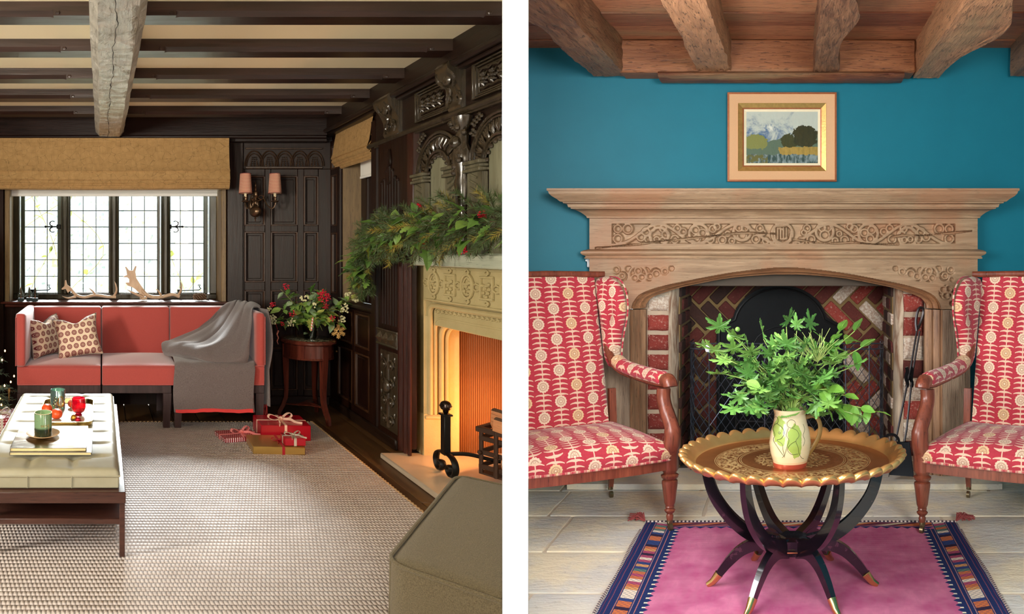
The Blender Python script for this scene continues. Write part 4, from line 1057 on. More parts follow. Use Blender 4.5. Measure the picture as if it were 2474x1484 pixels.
def leaf_mesh(name, kind, L=1.0):
    """a leaf with midrib fold, tip along +x, size about L"""
    if kind == 'ovate': out = [(0, 0), (.08, .10), (.22, .22), (.4, .28), (.58, .25), (.78, .15), (.92, .05), (1, 0)]
    elif kind == 'serrate':
        out = [(0, 0)]; 
        for i in range(1, 12):
            t = i/12; w = .30*math.sin(PI*t**.8)**.8; out += [(t-.015, w*.92), (t+.03, w*1.06)]
        out.append((1, 0))
    elif kind == 'holly': out = [(0, 0), (.1, .06), (.2, .24), (.28, .12), (.42, .30), (.5, .14), (.66, .27), (.74, .1), (.86, .14), (1, 0)]
    elif kind == 'ivy': out = [(0, 0), (-.08, .28), (.12, .30), (.22, .52), (.38, .26), (.62, .20), (1, 0)]
    else:   # palmate: deeply cut lobes
        out = [(0, 0)]; lobes = [(118, .62), (72, .80), (36, .95), (0, 1.05)]
        pts = []
        for i, (a, r) in enumerate(lobes):
            pts += [((r*.62)*cs(a+9), (r*.62)*sn(a+9)), (r*.74*cs(a+13), r*.74*sn(a+13)), (r*.80*cs(a+5), r*.80*sn(a+5)), (r*.98*cs(a+7), r*.98*sn(a+7)), (r*cs(a), r*sn(a))]
            if a > 0:
                pts += [(r*.98*cs(a-7), r*.98*sn(a-7)), (r*.80*cs(a-5), r*.80*sn(a-5)), (r*.74*cs(a-13), r*.74*sn(a-13)), (r*.60*cs(a-9), r*.60*sn(a-9)), (r*.30*cs(a-18), r*.30*sn(a-18))]
        out += [(x*.6+.12, y*.62) for x, y in pts]
        out = [(0, 0)]+[(x+.25, y) for x, y in out[1:]]
        out[-1] = (out[-1][0], 0)
    b = MB(); n = len(out); xm = max(p[0] for p in out)
    if kind == 'palmate':
        c0 = (.34*L, 0, 0); pts = []
        for a, r in ((150, .40), (104, .52), (54, .62), (0, .68), (-54, .62), (-104, .52), (-150, .40)):
            for da, k in ((23, .36), (16, .66), (12, .80), (8, .76), (5, .97), (0, 1.04), (-5, .97), (-8, .76), (-12, .80), (-16, .66)):
                q = r*k*L; x, y = c0[0]+q*cs(a+da), q*sn(a+da); pts.append((x, y, (.10*k*k-.16*(x/L)**2+.05*math.cos(math.radians(da)*14)*k)*L*.8))
        b.add([c0]+pts, [(0, i+1, i+2) for i in range(len(pts)-1)]+[(0, len(pts), 1)])
        for a, r in ((104, .5), (54, .6), (0, .66), (-54, .6), (-104, .5)): b.tube([c0, (c0[0]+r*.5*L*cs(a), r*.5*L*sn(a), .01*L), (c0[0]+r*.9*L*cs(a), r*.9*L*sn(a), .02*L)], .010*L, 3)
        b.tube([(0, 0, 0), c0], .014*L, 3)
        return mesh_of(name, b, 70)
    def lift(x, y): return .16*abs(y)-.22*(x/xm)**2+.03*math.sin(x*14)*abs(y)*2
    ups = [(x*L, y*L, lift(x, y)*L) for x, y in out]; dn = [(x*L, -y*L, lift(x, y)*L) for x, y in out]
    mid = [(max(0, min(xm, x))*L, 0, lift(max(0, x), 0)*L+.0) for x, y in out]
    b.add(ups+mid, [(i, i+1, n+i+1, n+i) for i in range(n-1)]); b.add(dn+mid, [(i+1, i, n+i, n+i+1) for i in range(n-1)])
    b.tube([(0, 0, 0)]+[(xm*L*k/4, 0, lift(xm*k/4, 0)*L) for k in range(1, 5)], .012*L, 3)
    return mesh_of(name, b, 70)
LM = {k: leaf_mesh('leaf_'+k, k, 1) for k in ('ovate', 'serrate', 'holly', 'ivy', 'palmate')}
def leaf(par, kind, p, d, size, mat, roll=None, name='leaf'):
    """copy of a leaf: base at p, pointing along d"""
    o = put(name, LM[kind], mat, par, p)
    q = Vector(d).to_track_quat('X', 'Z'); e = q.to_matrix() @ Matrix.Rotation(roll if roll is not None else random.uniform(-.8, .8), 3, 'X')
    o.rotation_euler = e.to_euler(); o.scale = (size,)*3; return o
BERRY = plain('red_berry', C(206, 28, 54), .25, var=.15); SNOWB = plain('cream_berry', C(232, 226, 178), .45)
def cluster(b, c, R, n, r):
    for k in range(n):
        v = Vector((random.gauss(0, 1), random.gauss(0, 1), random.gauss(0, 1))).normalized()*R*random.uniform(.4, 1)
        b.ball((c[0]+v.x, c[1]+v.y, c[2]+v.z), r, 6, 5)
STEM = plain('green_stem', C(110, 112, 60), .6)
random.seed(21)
bq = thing('bouquet', 'arrangement of red berries, cream snowberries and green leaves in the glass vase', 'flowers', (1.668, 4.64, .66))
tips = [(-.27, -.05, .24), (-.25, .05, .14), (-.24, -.02, .38), (-.17, .08, .33), (-.10, 0, .27), (-.03, -.08, .30), (.03, .05, .40), (.08, 0, .36), (.14, .05, .28), (.17, -.06, .2), (.24, 0, .27), (.32, .03, .30), (.36, -.03, .32), (.22, -.05, .12), (-.16, -.1, .13), (.03, -.12, .2), (.1, -.1, .14), (-.06, -.13, .16), (-.28, 0, .10), (.17, .1, .38)]
for i, t in enumerate(tips):
    t = Vector(t); base = Vector((random.uniform(-.02, .02), random.uniform(-.02, .02), .01))
    pts = cr([base, Vector((t.x*.15, t.y*.15, .13)), t*.6+Vector((0, 0, .05)), t], 4)
    ob('stem', MB().tube(pts, .0028, 5), STEM, bq)
    for k in range(12):
        q = pts[min(len(pts)-1, 4+k*2//3)]; d = Vector((random.gauss(0, 1), random.gauss(0, .8)-.5, random.gauss(0, .6)+.25))
        leaf(bq, random.choice(('ivy', 'holly', 'ovate')), q, d, random.uniform(.06, .10), LEAFG[random.choice((0, 1, 1, 3, 2))])
for (c_, R, n, m_, r_) in (((-.20, -.04, .40), .03, 26, BERRY, .005), ((-.31, -.04, .26), .026, 20, BERRY, .005), ((-.24, -.07, .11), .022, 16, BERRY, .005), ((.09, -.06, .33), .055, 90, BERRY, .006), ((.11, -.05, .25), .03, 25, BERRY, .005), ((-.17, -.1, .19), .03, 16, BERRY, .006), ((.14, -.1, .16), .026, 18, BERRY, .005),
        ((-.31, -.05, .14), .04, 26, SNOWB, .008), ((-.08, -.1, .31), .035, 14, SNOWB, .008), ((.26, -.05, .23), .04, 20, SNOWB, .008), ((.31, 0, .33), .03, 12, SNOWB, .009), ((.37, 0, .30), .03, 14, SNOWB, .009), ((.24, -.06, .14), .035, 16, SNOWB, .008), ((-.18, -.12, .12), .04, 20, SNOWB, .007), ((-.32, 0, .22), .02, 10, SNOWB, .007), ((.0, -.13, .26), .03, 10, SNOWB, .007)):
    b = MB(); cluster(b, c_, R, n, r_); ob('berry_cluster', b, m_, bq)
for k in range(9): leaf(bq, 'ovate', (random.uniform(-.03, .03), random.uniform(-.04, 0), .03+.012*k), (random.gauss(0, 1), -.6, random.gauss(0, .5)+.3), .05, LEAFG[2 if k % 2 else 3])
sf_ = thing('snowflake_ornament', 'gold openwork snowflake hanging from the berry bouquet', 'ornament', (1.668+.205, 4.58, .66+.05))
b = MB(); R_ = .056
for k in range(6):
    a = 60*k+30; P = lambda r, d=0: (r*cs(a)-d*sn(a), 0, r*sn(a)+d*cs(a))
    b.tube([P(.012), P(R_)], .0035, 5)
    for r in (.022, .034, .046): b.tube([P(r-.006), P(r+.006, .012)], .0032, 5); b.tube([P(r-.006), P(r+.006, -.012)], .0032, 5); b.ball(P(r+.006, .012), .0045, 6, 4); b.ball(P(r+.006, -.012), .0045, 6, 4)
    b.ball(P(R_), .006, 6, 4)
b.tube([(.014*cs(a), 0, .014*sn(a)) for a in range(0, 360, 60)], .004, 5, close=True)
ob('flake', b, plain('glitter_gold', C(222, 178, 110), .4, .6, sc=200, bs=1), sf_)
ob('red_thread', MB().tube([(0, 0, .055), (.0, .02, .115)], .0012, 4), plain('red_thread', C(180, 20, 40), .8), sf_)
cc_ = thing('twisted_ornament', 'red and white beaded icicle hanging at the left of the bouquet', 'ornament', (1.668-.275, 4.58, .66-.04))
b = MB()
for k in range(12): b.ball((.004*cs(k*60), .004*sn(k*60), .09-k*.009), .0075-k*.0003, 7, 5)
ob('beads', b, plain('striped_bead', C(220, 130, 110), .35, sc=160, var=.5), cc_); ob('red_thread', MB().tube([(0, 0, .1), (-.01, .01, .15)], .0012, 4), BERRY, cc_)
cc_ = thing('candy_cane', 'pink and white striped stick ornament hung in the middle of the bouquet', 'ornament', (1.668-.045, 4.48, .66+.07))
m = M('candy_stripe'); CAND = m.out(m.mix(((m.z*260+m.x*200).sin()).gt(0), C(250, 236, 226), C(232, 120, 110)), .3)
ob('stick', MB().tube([(0, 0, 0), (.005, 0, .05), (.012, 0, .1)], .006, 8), CAND, cc_)
# ---- sconce
sc_ = thing('wall_sconce', 'aged brass twin-arm wall lamp with pink zigzag shades on the dark panelling', 'wall lamp', LP(617, 500, 4.98))
BRZ = plain('aged_brass', C(128, 104, 82), .3, .9, sc=30)
k_ = 4.98/1400
sob2 = lambda n, b, mt: ob(n, b, mt, sc_)
sob2('body', MB().lathe([(.002, -.125), (.006, -.12), (.003, -.108), (.009, -.1), (.004, -.09), (.012, -.085), (.05, -.045)][:6]+[(.018, -.082)], n=16).ball((0, 0, -.04), .05, 24, 16).lathe([(.012, .005), (.02, .012), (.009, .025), (.009, .04), (.018, .048), (.010, .06), (.012, .075), (.022, .085), (.019, .09), (.019, .12), (.024, .128), (.010, .138), (.008, .16), (.012, .166), (.005, .175), (.008, .19), (.003, .2), (.004, .21), (.001, .215)], n=16), BRZ)
sob2('backplate', MB().ball((0, .055, .02), .05, 20, 12, (1, .3, 1.3)).tube([(0, 0, .02), (0, .05, .02)], .01, 8), BRZ)
for s, dx, dz in ((-1, -.088, .115), (1, .165, .115)):
    a_ = thing('arm', None, None); a_.parent = sc_; del a_['_r']; a_['_r'] = 'L'
    L = abs(dx)
    ob('scroll', MB().tube(cr([(0, 0, .045), (s*L*.3, 0, .06), (s*L*.45, 0, .085), (s*L*.3, 0, .1), (s*L*.15, 0, .08), (s*L*.3, 0, .06)], 4), .005, 6).tube(cr([(s*L*.4, 0, .09), (s*L*.6, 0, .02), (s*L*.85, -.01, -.015), (s*L, -.01, .02), (s*L*1.02, -.01, .04)], 5), .006, 6).lathe([(.01, .035), (.032, .045), (.034, .05), (.012, .052), (.016, .06), (.014, .075), (.018, .08), (.018, .088)], (s*L, -.01, 0), 16), BRZ, a_)
    ob('candle_tube', MB().lathe([(.012, .088), (.012, .12)], (s*L, -.01, 0), 16), plain('cream_tube', C(238, 220, 180), .5), a_)
    m = M('zigzag_shade'); zz = (((m.x*0+m.y)*1.0)); SH = m.out(m.mix((((m.x/.011).fr()-.5).abs()*1.0+(m.z/.0125)).fr().gt(.5), C(196, 80, 84), C(232, 206, 166)), .85)
    ob('lamp_shade', MB().lathe([(.056, .115), (.045, .285), (.043, .285), (.054, .115)], (s*L, -.01, 0), 28, cap=False), SH, a_, uvf=lambda c, s=s, L=L: (math.atan2(c.y+.01, c.x-s*L)*.05, 0, c.z))
    ob('shade_trim', MB().tube([(s*L+.0565*cs(a), -.01+.0565*sn(a), .116) for a in range(0, 360, 15)], .0025, 5, close=True).tube([(s*L+.0455*cs(a), -.01+.0455*sn(a), .284) for a in range(0, 360, 15)], .0025, 5, close=True), plain('maroon_trim', C(120, 24, 44), .7), a_)
# ---- roman blinds
def linen(name, c1, c2):
    m = M(name); n = m.noise(10, 3, sx=(1, 1, .5)); vein = (m.vor(13, m.v(m.x+n*.06, m.y+n*.06, m.z*1.4+n*.05), 'DISTANCE_TO_EDGE')).lt(.035); st = ((m.x*26+m.y*26+m.noise(6, 2)*.6).fr()-.5).abs().lt(.03); st2 = m.noise(50, 3)
    col = m.mix(m.noise(25, 3)*1.2-.1, c1, c2); col = m.mix((vein*.5+st*.45)*st2.ss(.35, .65), col, tuple(q*.5 for q in c1[:3])+(1,))
    return m.out(col, .9, m.noise(240, 3), .35, .002, Transmission_Weight=0)
LIN = linen('ochre_linen', C(160, 124, 74), C(196, 158, 104))
bl = thing('roman_blind', 'wide ochre patterned linen roman blind, folded up above the leaded window', 'blind', (.1, 4.93, 1.87))
X0, X1 = -1.0-.1, 1.092-.1
def fold(pts, n=1):
    b = MB()
    def f(u, v):
        t = v*(len(pts)-1); i = min(int(t), len(pts)-2); q = t-i; x = X0+(X1-X0)*u
        y = pts[i][0]*(1-q)+pts[i+1][0]*q; z = pts[i][1]*(1-q)+pts[i+1][1]*q
        return (x, y+.004*pnoise((x*3, v*2, len(pts))), z+.003*math.sin(x*2.3+len(pts)))
    b.slab(f, 60, (len(pts)-1), (0, 1, 0), .003); return b
ob('linen_face', fold([(.03, .425), (.02, .3), (.005, .18), (-.012, .155), (-.005, .145)]), LIN, bl)
for k, (d, a, c_) in enumerate(((0, .155, .075), (.012, .09, .045), (.02, .07, .028), (.03, .06, .012), (.04, .06, .0))):
    ob('linen_fold', fold([(.03, a+.03), (-.004+d*.4, a), (-.016+d*.6, c_+.01), (-.008+d, c_), (.03, c_+.01)]), LIN, bl)
ob('head_rail', MB().box(X0, X1, .02, .05, .40, .44), LIN, bl)
rb_ = thing('roller_blind', 'white roller blind drawn a little way down behind the ochre blind', 'blind', (.1, 5.15, 1.83))
WB = plain('white_blind', C(246, 246, 240), .8, var=.02)
ob('fabric', MB().box(-.9, .93, 0, .003, .0, .38), WB, rb_); ob('bottom_bar', MB().box(-.9, .93, -.006, .008, 0, .03, .003), WB, rb_)
b2 = thing('roman_blind', 'small ochre linen roman blind bunched up over the side window, next to the pilaster', 'blind', (1.99, 4.62, 2.07))
LIN2 = LIN
def fold2(pts, y0=-.34, y1=.34, sag=.0):
    b = MB()
    def f(u, v):
        t = v*(len(pts)-1); i = min(int(t), len(pts)-2); q = t-i
        return (-(pts[i][0]*(1-q)+pts[i+1][0]*q)+.004*math.sin(u*7), y0+(y1-y0)*u, pts[i][1]*(1-q)+pts[i+1][1]*q)
    b.slab(f, 20, len(pts)-1, (-1, 0, 0), .003); return b
ob('linen_face', fold2([(-.02, .30), (.0, .2), (.015, .1), (.03, .06), (.01, .05)]), LIN, b2)
for (d, a, c_) in ((.012, .07, .02), (-.004, .05, .0), (-.016, .045, -.02), (-.028, .04, -.035)):
    ob('linen_fold', fold2([(-.04, a+.06), (d, a), (d+.014, c_+.01), (d, c_), (-.05, c_+.02)]), LIN, b2)
b = MB()
for k in range(6): b.tube(cr([(.005+.011*k, -.345, .0), (.003+.011*k, -.35, .06), (.012+.011*k, -.345, .11), (.004+.011*k, -.34, .14)], 3), .005, 6)
ob('fold_edges', b, LIN, b2)
r2 = thing('roller_blind', 'small white roller blind below the bunched side window blind', 'blind', (XW+.09, 4.56, 1.93))
ob('fabric', MB().box(0, .003, -.12, .16, 0, .25), WB, r2); ob('bottom_bar', MB().box(-.006, .006, -.12, .16, 0, .022, .003), WB, r2)
# ---- things on the sill
HORN = M('antler'); n = HORN.noise(30, 4, sx=(1, 1, .4)); HORN = HORN.out(HORN.mix(n, C(170, 128, 92), C(234, 208, 178)), .45, n, .3, .003)
def zp(x, y, Z=5.1): return Vector(((x/3.0919-245)*Z/1400, 0, EYE-(440+y/3.0919-605)*Z/1400))
def antler(lab, parts, palm, name='antler'):
    t = thing(name, lab, 'antler', (0, 5.13, .908), 0, 'deer antlers on the window sill')
    o = Vector((0, 0, .908))
    for i, (pts, rs) in enumerate(parts):
        P = [zp(x, y)-o+Vector((0, d, 0)) for x, y, d in pts]; c = cr(P, 5); m_ = len(c)
        R = [(rs[0]+(rs[1]-rs[0])*k/(m_-1))*(1-.0 if k < m_-4 else (m_-k)/4) for k in range(m_)]
        low = min(p.z-r_ for p, r_ in zip(c, R))
        ob('beam' if i == 0 else 'tine', MB().tube(c, R, 10), HORN, t, ang=80)
    P = [zp(x, y)-o for x, y in palm]
    b = MB(); b.add([(p.x, -.008, p.z) for p in P]+[(p.x, .008, p.z) for p in P], [tuple(range(len(P))), tuple(range(2*len(P)-1, len(P)-1, -1))]+[(i, (i+1) % len(P), len(P)+(i+1) % len(P), len(P)+i) for i in range(len(P))])
    me = mesh_of('palm', b); bm = bmesh.new(); bm.from_mesh(me); bmesh.ops.triangulate(bm, faces=bm.faces[:], ngon_method='EAR_CLIP'); bm.to_mesh(me); bm.free()
    smooth_mesh(me, 60); put('palm', me, HORN, t); return t
antler('smaller pale deer antler, left one of the two on the window sill',
    [([(868, 862, 0), (800, 858, 0), (710, 846, -.01), (630, 862, -.01), (570, 846, 0), (530, 806, 0), (505, 778, 0)], (.013, .012)),
     ([(850, 858, 0), (870, 815, -.01), (866, 775, -.01), (855, 742, 0)], (.012, .004)), ([(715, 848, 0), (690, 815, -.02), (662, 790, -.03)], (.010, .003)),
     ([(565, 858, 0), (510, 868, -.02), (462, 852, -.03)], (.012, .004))],
    [(540, 800), (505, 830), (490, 800), (462, 806), (458, 798), (480, 778), (484, 735), (492, 734), (502, 770), (525, 785)])
antler('larger deer antler with a broad upright palm, right one on the window sill',
    [([(1345, 858, 0), (1290, 842, 0), (1210, 860, -.01), (1130, 858, -.01), (1080, 830, 0), (1050, 790, 0)], (.015, .018)),
     ([(1330, 855, 0), (1352, 815, -.01), (1358, 775, -.01), (1350, 742, 0)], (.012, .004)), ([(1205, 845, 0), (1185, 815, -.02), (1162, 797, -.03)], (.010, .003)),
     ([(1075, 862, 0), (1010, 835, -.02), (945, 802, -.03)], (.016, .005)), ([(1100, 868, 0), (1075, 872, 0), (1045, 872, 0)], (.016, .014))],
    [(1110, 850), (1060, 850), (1010, 800), (985, 785), (955, 775), (935, 752), (965, 750), (968, 728), (950, 712), (925, 712), (922, 706), (950, 695), (945, 660), (935, 635), (942, 632), (965, 660), (995, 662), (1012, 628), (1022, 630), (1012, 670), (1020, 720), (1055, 775), (1090, 820)])
PINE_D = plain('frosted_needles', C(120, 130, 116), .8, var=.5, sc=90)
for i, (x, y, s) in enumerate(((156, 885, 1.0), (215, 880, .95), (262, 885, 1.0))):
    p = zp(x, y, 5.07); t = thing('bottle_brush_tree', ('leftmost frosted miniature tree on a dark block, on the window sill', 'middle miniature tree, set back between two others on the sill', 'rightmost dark miniature tree on a block, on the window sill')[i], 'ornament', (p.x, 5.07+(.04 if i == 1 else 0), .905), 0, 'miniature trees on the sill')
    ob('block', MB().box(-.026, .026, -.02, .02, 0, .028, .002), plain('slate_block', C(50, 64, 66), .6), t); ob('trunk', MB().tube([(0, 0, .025), (0, 0, .12)], .005, 6), plain('twig', C(150, 96, 60), .8), t)
    b = MB(); random.seed(i)
    for k in range(260):
        z = random.random(); a = random.random()*360; r = (.032*(1-z)+.006)*random.uniform(.7, 1.1); h = .045+.075*z
        b.tube([(0, 0, h), (r*cs(a), r*sn(a), h-.008)], .0011, 3)
    label(ob('bristles', b, PINE_D if i < 2 else plain('dark_needles', C(60, 72, 62), .8, var=.4), t), kind='stuff')
t = thing('pine_cone', 'brown pine cone lying on its side at the right end of the sill', 'pine cone', LP(484, 718, 5.1)[:2]+(.941,))
CONE = plain('cone_scale', C(140, 108, 80), .7, var=.5, sc=80)
ob('core', MB().ball((0, 0, 0), .03, 12, 8, (1.9, 1, 1)), plain('cone_core', C(70, 48, 34), .9), t)
for k in range(84):
    u = (k+.5)/84; x = -.058+.112*u; R = .033*math.sqrt(max(.05, 1-((x)/.066)**2)); a = k*137.5
    if k == 0: SM = mesh_of('scale', MB().add([(0, 0, 0), (-.008, .003, .007), (-.008, .003, -.007), (-.005, .010, .006), (-.005, .010, -.006), (.003, .007, 0)], [(0, 1, 2), (1, 3, 4, 2), (0, 5, 3, 1), (0, 2, 4, 5), (3, 5, 4)]))
    o = put('scale', SM, CONE, t, (x, R*.75*cs(a), R*.75*sn(a)), (math.radians(a), 0, 0))
# ---- gifts
def ribbon_bow(par, c, mat, s=1.0, rz=0):
    b = MB()
    for sg in (-1, 1):
        P = [(0, 0, .004), (sg*.03, .01, .022), (sg*.055, .012, .028), (sg*.062, .008, .014), (sg*.035, .0, .004), (0, 0, .006)]
        b.tube([(c[0]+s*(x*math.cos(rz)-y*math.sin(rz)), c[1]+s*(x*math.sin(rz)+y*math.cos(rz)), c[2]+s*z) for x, y, z in cr(P, 5)], .0018*s, 6, flat=5.0, up=(-math.sin(rz), math.cos(rz), 0))
        P = [(0, 0, .005), (sg*.03, -.03, .01), (sg*.04, -.06, .004), (sg*.06, -.085, .004)]
        b.tube([(c[0]+s*(x*math.cos(rz)-y*math.sin(rz)), c[1]+s*(x*math.sin(rz)+y*math.cos(rz)), c[2]+s*z) for x, y, z in cr(P, 4)], .0016*s, 6, flat=4.5, up=(0, 0, 1))
    b.ball((c[0], c[1], c[2]+.008*s), .011*s, 10, 6)
    return ob('bow', b, mat, par, ang=60)
def gift(nm, lab, c, w, d, h, rz, paper, rib, rx=0, ry=None, z0=.018, rw=.009, bow=1.0):
    t = thing(nm, lab, 'gift', (c[0], c[1], z0), rz, 'wrapped presents')
    ob('wrapped_box', MB().box(-w/2, w/2, -d/2, d/2, 0, h, .004), paper, t)
    b = MB(); e = .0012
    for x in [rx]: b.box(x-rw, x+rw, -d/2-e, d/2+e, -e*0, h+e, .0005)
    if ry is not None: b.box(-w/2-e, w/2+e, ry-rw, ry+rw, 0, h+e, .0005)
    ob('ribbon', b, rib, t)
    if bow: ribbon_bow(t, (rx, ry or 0, h), rib, bow, .3)
    return t
REDP = plain('red_wrap', C(168, 12, 34), .3, var=.05); GOLDP = plain('gold_wrap', C(206, 170, 96), .28, .75, var=.08); CRIB = plain('cream_ribbon', C(240, 200, 180), .4); RRIB = plain('red_ribbon', C(170, 24, 40), .35); SRIB = plain('silver_ribbon', C(206, 196, 180), .3, .4, sc=300, bs=1)
def dots(name, bg, dc, p=.016):
    m = M(name); f = lambda q: ((q/p).fr()-.5); r_ = (m.y/p).fl(); u = ((m.x/p)+(r_*.5).fr()).fr()-.5; v = f(m.y); w_ = f(m.z)
    d = (u*u+v*v).sqrt().lt(.22); d2 = (u*u+w_*w_).sqrt().lt(.22)
    return m.out(m.mix((d+d2).mn(1), bg, dc), .35)
gift('present', 'large red wrapped present tied with cream ribbon, at the back of the pile', (1.295, 4.18, 0), .345, .26, .107, -.04, REDP, CRIB, .0, .0, bow=1.5)
gift('present', 'flat gold wrapped present with red ribbon, front of the pile on the rug', (1.165, 3.90, 0), .335, .25, .05, -.06, GOLDP, RRIB, .03, None, bow=.8)
gift('present', 'small red present with a silver bow, on top of the gold one', (1.27, 3.845, 0), .135, .12, .05, -.05, REDP, SRIB, .0, .0, z0=.0705, bow=.9)
gift('present', 'flat red present with white polka dots, left of the pile beside the sofa leg', (.965, 4.115, 0), .27, .18, .032, .22, dots('polka_red', C(150, 14, 34), C(250, 230, 230)), plain('pink_ribbon', C(236, 140, 140), .4), .03, .0, bow=1.3)
gift('present', 'red polka dot present stacked under the tree at the left edge', (-.70, 3.98, 0), .24, .24, .10, .3, dots('polka_dark', C(140, 10, 34), C(250, 230, 230), .02), SRIB, .0, .0, z0=.125, bow=1.2)
gift('present', 'gold present at the bottom of the stack by the left edge', (-.72, 3.98, 0), .30, .30, .105, .1, GOLDP, CRIB, .0, None, z0=.018, bow=0)
# ---- christmas tree at the left edge
xt = thing('christmas_tree', 'green fir christmas tree with warm fairy lights, cut by the left edge', 'christmas tree', (-1.38, 4.35, 0))
ob('trunk', MB().tube([(0, 0, 0), (0, 0, 1.55)], [.04, .006], 8), BARK, xt); ob('pot', MB().lathe([(.12, 0), (.15, .2), (.14, .2), (.01, .19)], n=24), plain('clay_pot', C(120, 70, 50), .8), xt)
random.seed(3); FIR = M('fir_needle'); FIR = FIR.out(FIR.mix(FIR.rnd, C(84, 108, 92), C(150, 172, 150)), .6)
b = MB(); br = MB(); lts = []
for k in range(120):
    z = .30+1.15*(k/120)**1.15; a = k*137.5; R = .80*(1-(z-.25)/1.45)*random.uniform(.85, 1.05)
    if k < 40: a = random.uniform(-75, 60)
    tip = Vector((R*cs(a), R*sn(a), z-.10+.05*random.random())); p0 = Vector((0, 0, z+.06))
    br.tube([p0, p0.lerp(tip, .5)+Vector((0, 0, .02)), tip], [.008, .006, .003], 4)
    for j in range(58):
        t_ = .3+.7*j/58; q = p0.lerp(tip, t_)+Vector((0, 0, .02*math.sin(PI*t_)))
        d = Vector((random.gauss(0, 1), random.gauss(0, 1), random.gauss(0, .6)))+(tip-p0).normalized()*1.3; d.normalize()
        e = d.orthogonal().normalized()*.0022; L_ = random.uniform(.022, .04)
        b.add([q-e, q+e, q+d*L_+e*.4, q+d*L_-e*.4], [(0, 1, 2, 3)])
        if j % 14 == 9:
            for s in (-1, 1):
                sd = (tip-p0).normalized().cross(Vector((0, 0, 1)))*s*.06+(tip-p0).normalized()*.03
                for w_ in range(12):
                    q2 = q+sd*(w_/12); d = Vector((random.gauss(0, 1), random.gauss(0, 1), random.gauss(0, .6)))+sd.normalized()*1.2; d.normalize(); e = d.orthogonal().normalized()*.0022
                    b.add([q2-e, q2+e, q2+d*.028+e*.4, q2+d*.028-e*.4], [(0, 1, 2, 3)])
    if k % 2 == 0: lts.append(p0.lerp(tip, .9)+Vector((0, -.01, .012)))
label(ob('fir_needles', b, FIR, xt), kind='stuff'); ob('branches', br, BARK, xt)
m = M('fairy_bulb'); m.out((1, .7, .3, 1), .4, Emission_Color=(1, .55, .18, 1), Emission_Strength=9.0); BULB = m.mat
BM_ = mesh_of('fairy_light', MB().ball((0, 0, 0), .0055, 6, 5, (1, 1, 1.5)))
for p in lts+[Vector(LP(34, 909, 4.1))-Vector((-1.38, 4.35, 0)), Vector(LP(12, 848, 4.15))-Vector((-1.38, 4.35, 0)), Vector(LP(26, 923, 4.0))-Vector((-1.38, 4.35, 0)), Vector(LP(11, 932, 4.0))-Vector((-1.38, 4.35, 0)), Vector(LP(5, 870, 4.1))-Vector((-1.38, 4.35, 0))]: put('fairy_light', BM_, BULB, xt, p)
t = thing('icicle_ornament', 'red and green glass icicle hanging from the fir branch', 'ornament', LP(22, 955, 4.05))
ob('icicle', MB().lathe([(.001, -.045), (.004, -.02), (.007, .01), (.010, .035), (.006, .045), (.001, .05)], n=10), plain('painted_glass', C(120, 90, 50), .15, .5, sc=120, var=.6), t)
# ---- garland on the mantel
random.seed(17)
gl = thing('garland', 'evergreen garland of pine, ivy and red berries trailing along the mantel shelf', 'garland', (1.9, 3.4, 1.375))
path = cr([(.10, -1.3, .06), (.06, -.9, .10), (.05, -.45, .12), (.03, -.1, .10), (.0, .2, .09), (-.02, .42, .06), (-.03, .58, -.02), (-.05, .66, -.14), (-.03, .66, -.26)], 10)
b = MB(); stems = MB()
def needles(b, q, ax, n, L, w=.0016):
    for j in range(n):
        t_ = j/n; d = Vector((random.gauss(0, 1), random.gauss(0, 1), random.gauss(0, 1))); d = (d-ax*d.dot(ax)).normalized()+ax*.9; d.normalize(); p = q+ax*(t_*.10)
        e = d.cross(Vector((random.random(), 1, random.random()))).normalized()*w
        b.add([p-e, p+e, p+d*L*random.uniform(.7, 1.1)], [(0, 1, 2)])
gold_ = MB()
for k in range(420):
    i = random.randrange(6, len(path)); p = path[i]; thick = (.13 if i < 35 else .105) if i < 60 else .055
    d = Vector((-abs(random.gauss(0, 1))-.1, random.gauss(0, 1), random.gauss(0, 1)*.9)).normalized(); q = p+d*thick*random.uniform(.4, 1.1)
    ax = (d+Vector((0, .5 if i < 60 else .1, -.25 if i < 60 else -1.2))).normalized()
    stems.tube([p, q, q+ax*.10], .0018, 3); needles(b if k % 9 else gold_, q, ax, 46, .042)
PIN = M('pine_needle'); PIN = PIN.out(PIN.mix(PIN.noise(8, 2), C(36, 60, 26), C(84, 108, 52)), .5)
label(ob('pine_needles', b, PIN, gl, ang=10), kind='stuff'); label(ob('golden_needles', gold_, plain('golden_needle', C(150, 140, 52), .5, var=.3), gl, ang=10), 'golden brown needles', kind='stuff'); label(ob('twigs', stems, BARK, gl), kind='stuff')
for k in range(150):
    i = random.randrange(4, len(path)); p = path[i]; thick = (.13 if i < 35 else .105) if i < 60 else .07
    d = Vector((-abs(random.gauss(0, 1))-.4, random.gauss(0, .8), random.gauss(0, 1)*.8)).normalized(); q = p+d*thick*random.uniform(.6, 1.25)
    leaf(gl, random.choice(('ivy', 'ivy', 'ovate', 'holly')), q, d+Vector((random.gauss(0, .7), random.gauss(0, .7), random.gauss(0, .5)-.5)), random.uniform(.06, .12), random.choice((IVY, IVY, IVY2, LEAFG[1])) if 'IVY' in globals() else LEAFG[random.choice((0, 0, 0, 0, 1))])
for (x, y, Z) in ((970, 533, 3.72), (1020, 582, 3.4), (1115, 603, 3.05), (1165, 520, 2.9), (892, 610, 3.95), (1010, 500, 3.55)):
    b = MB(); c_ = Vector(LP(x, y, Z))-Vector((1.9, 3.4, 1.375)); cluster(b, c_, .026, 26, .0062); ob('berry_cluster', b, BERRY, gl)
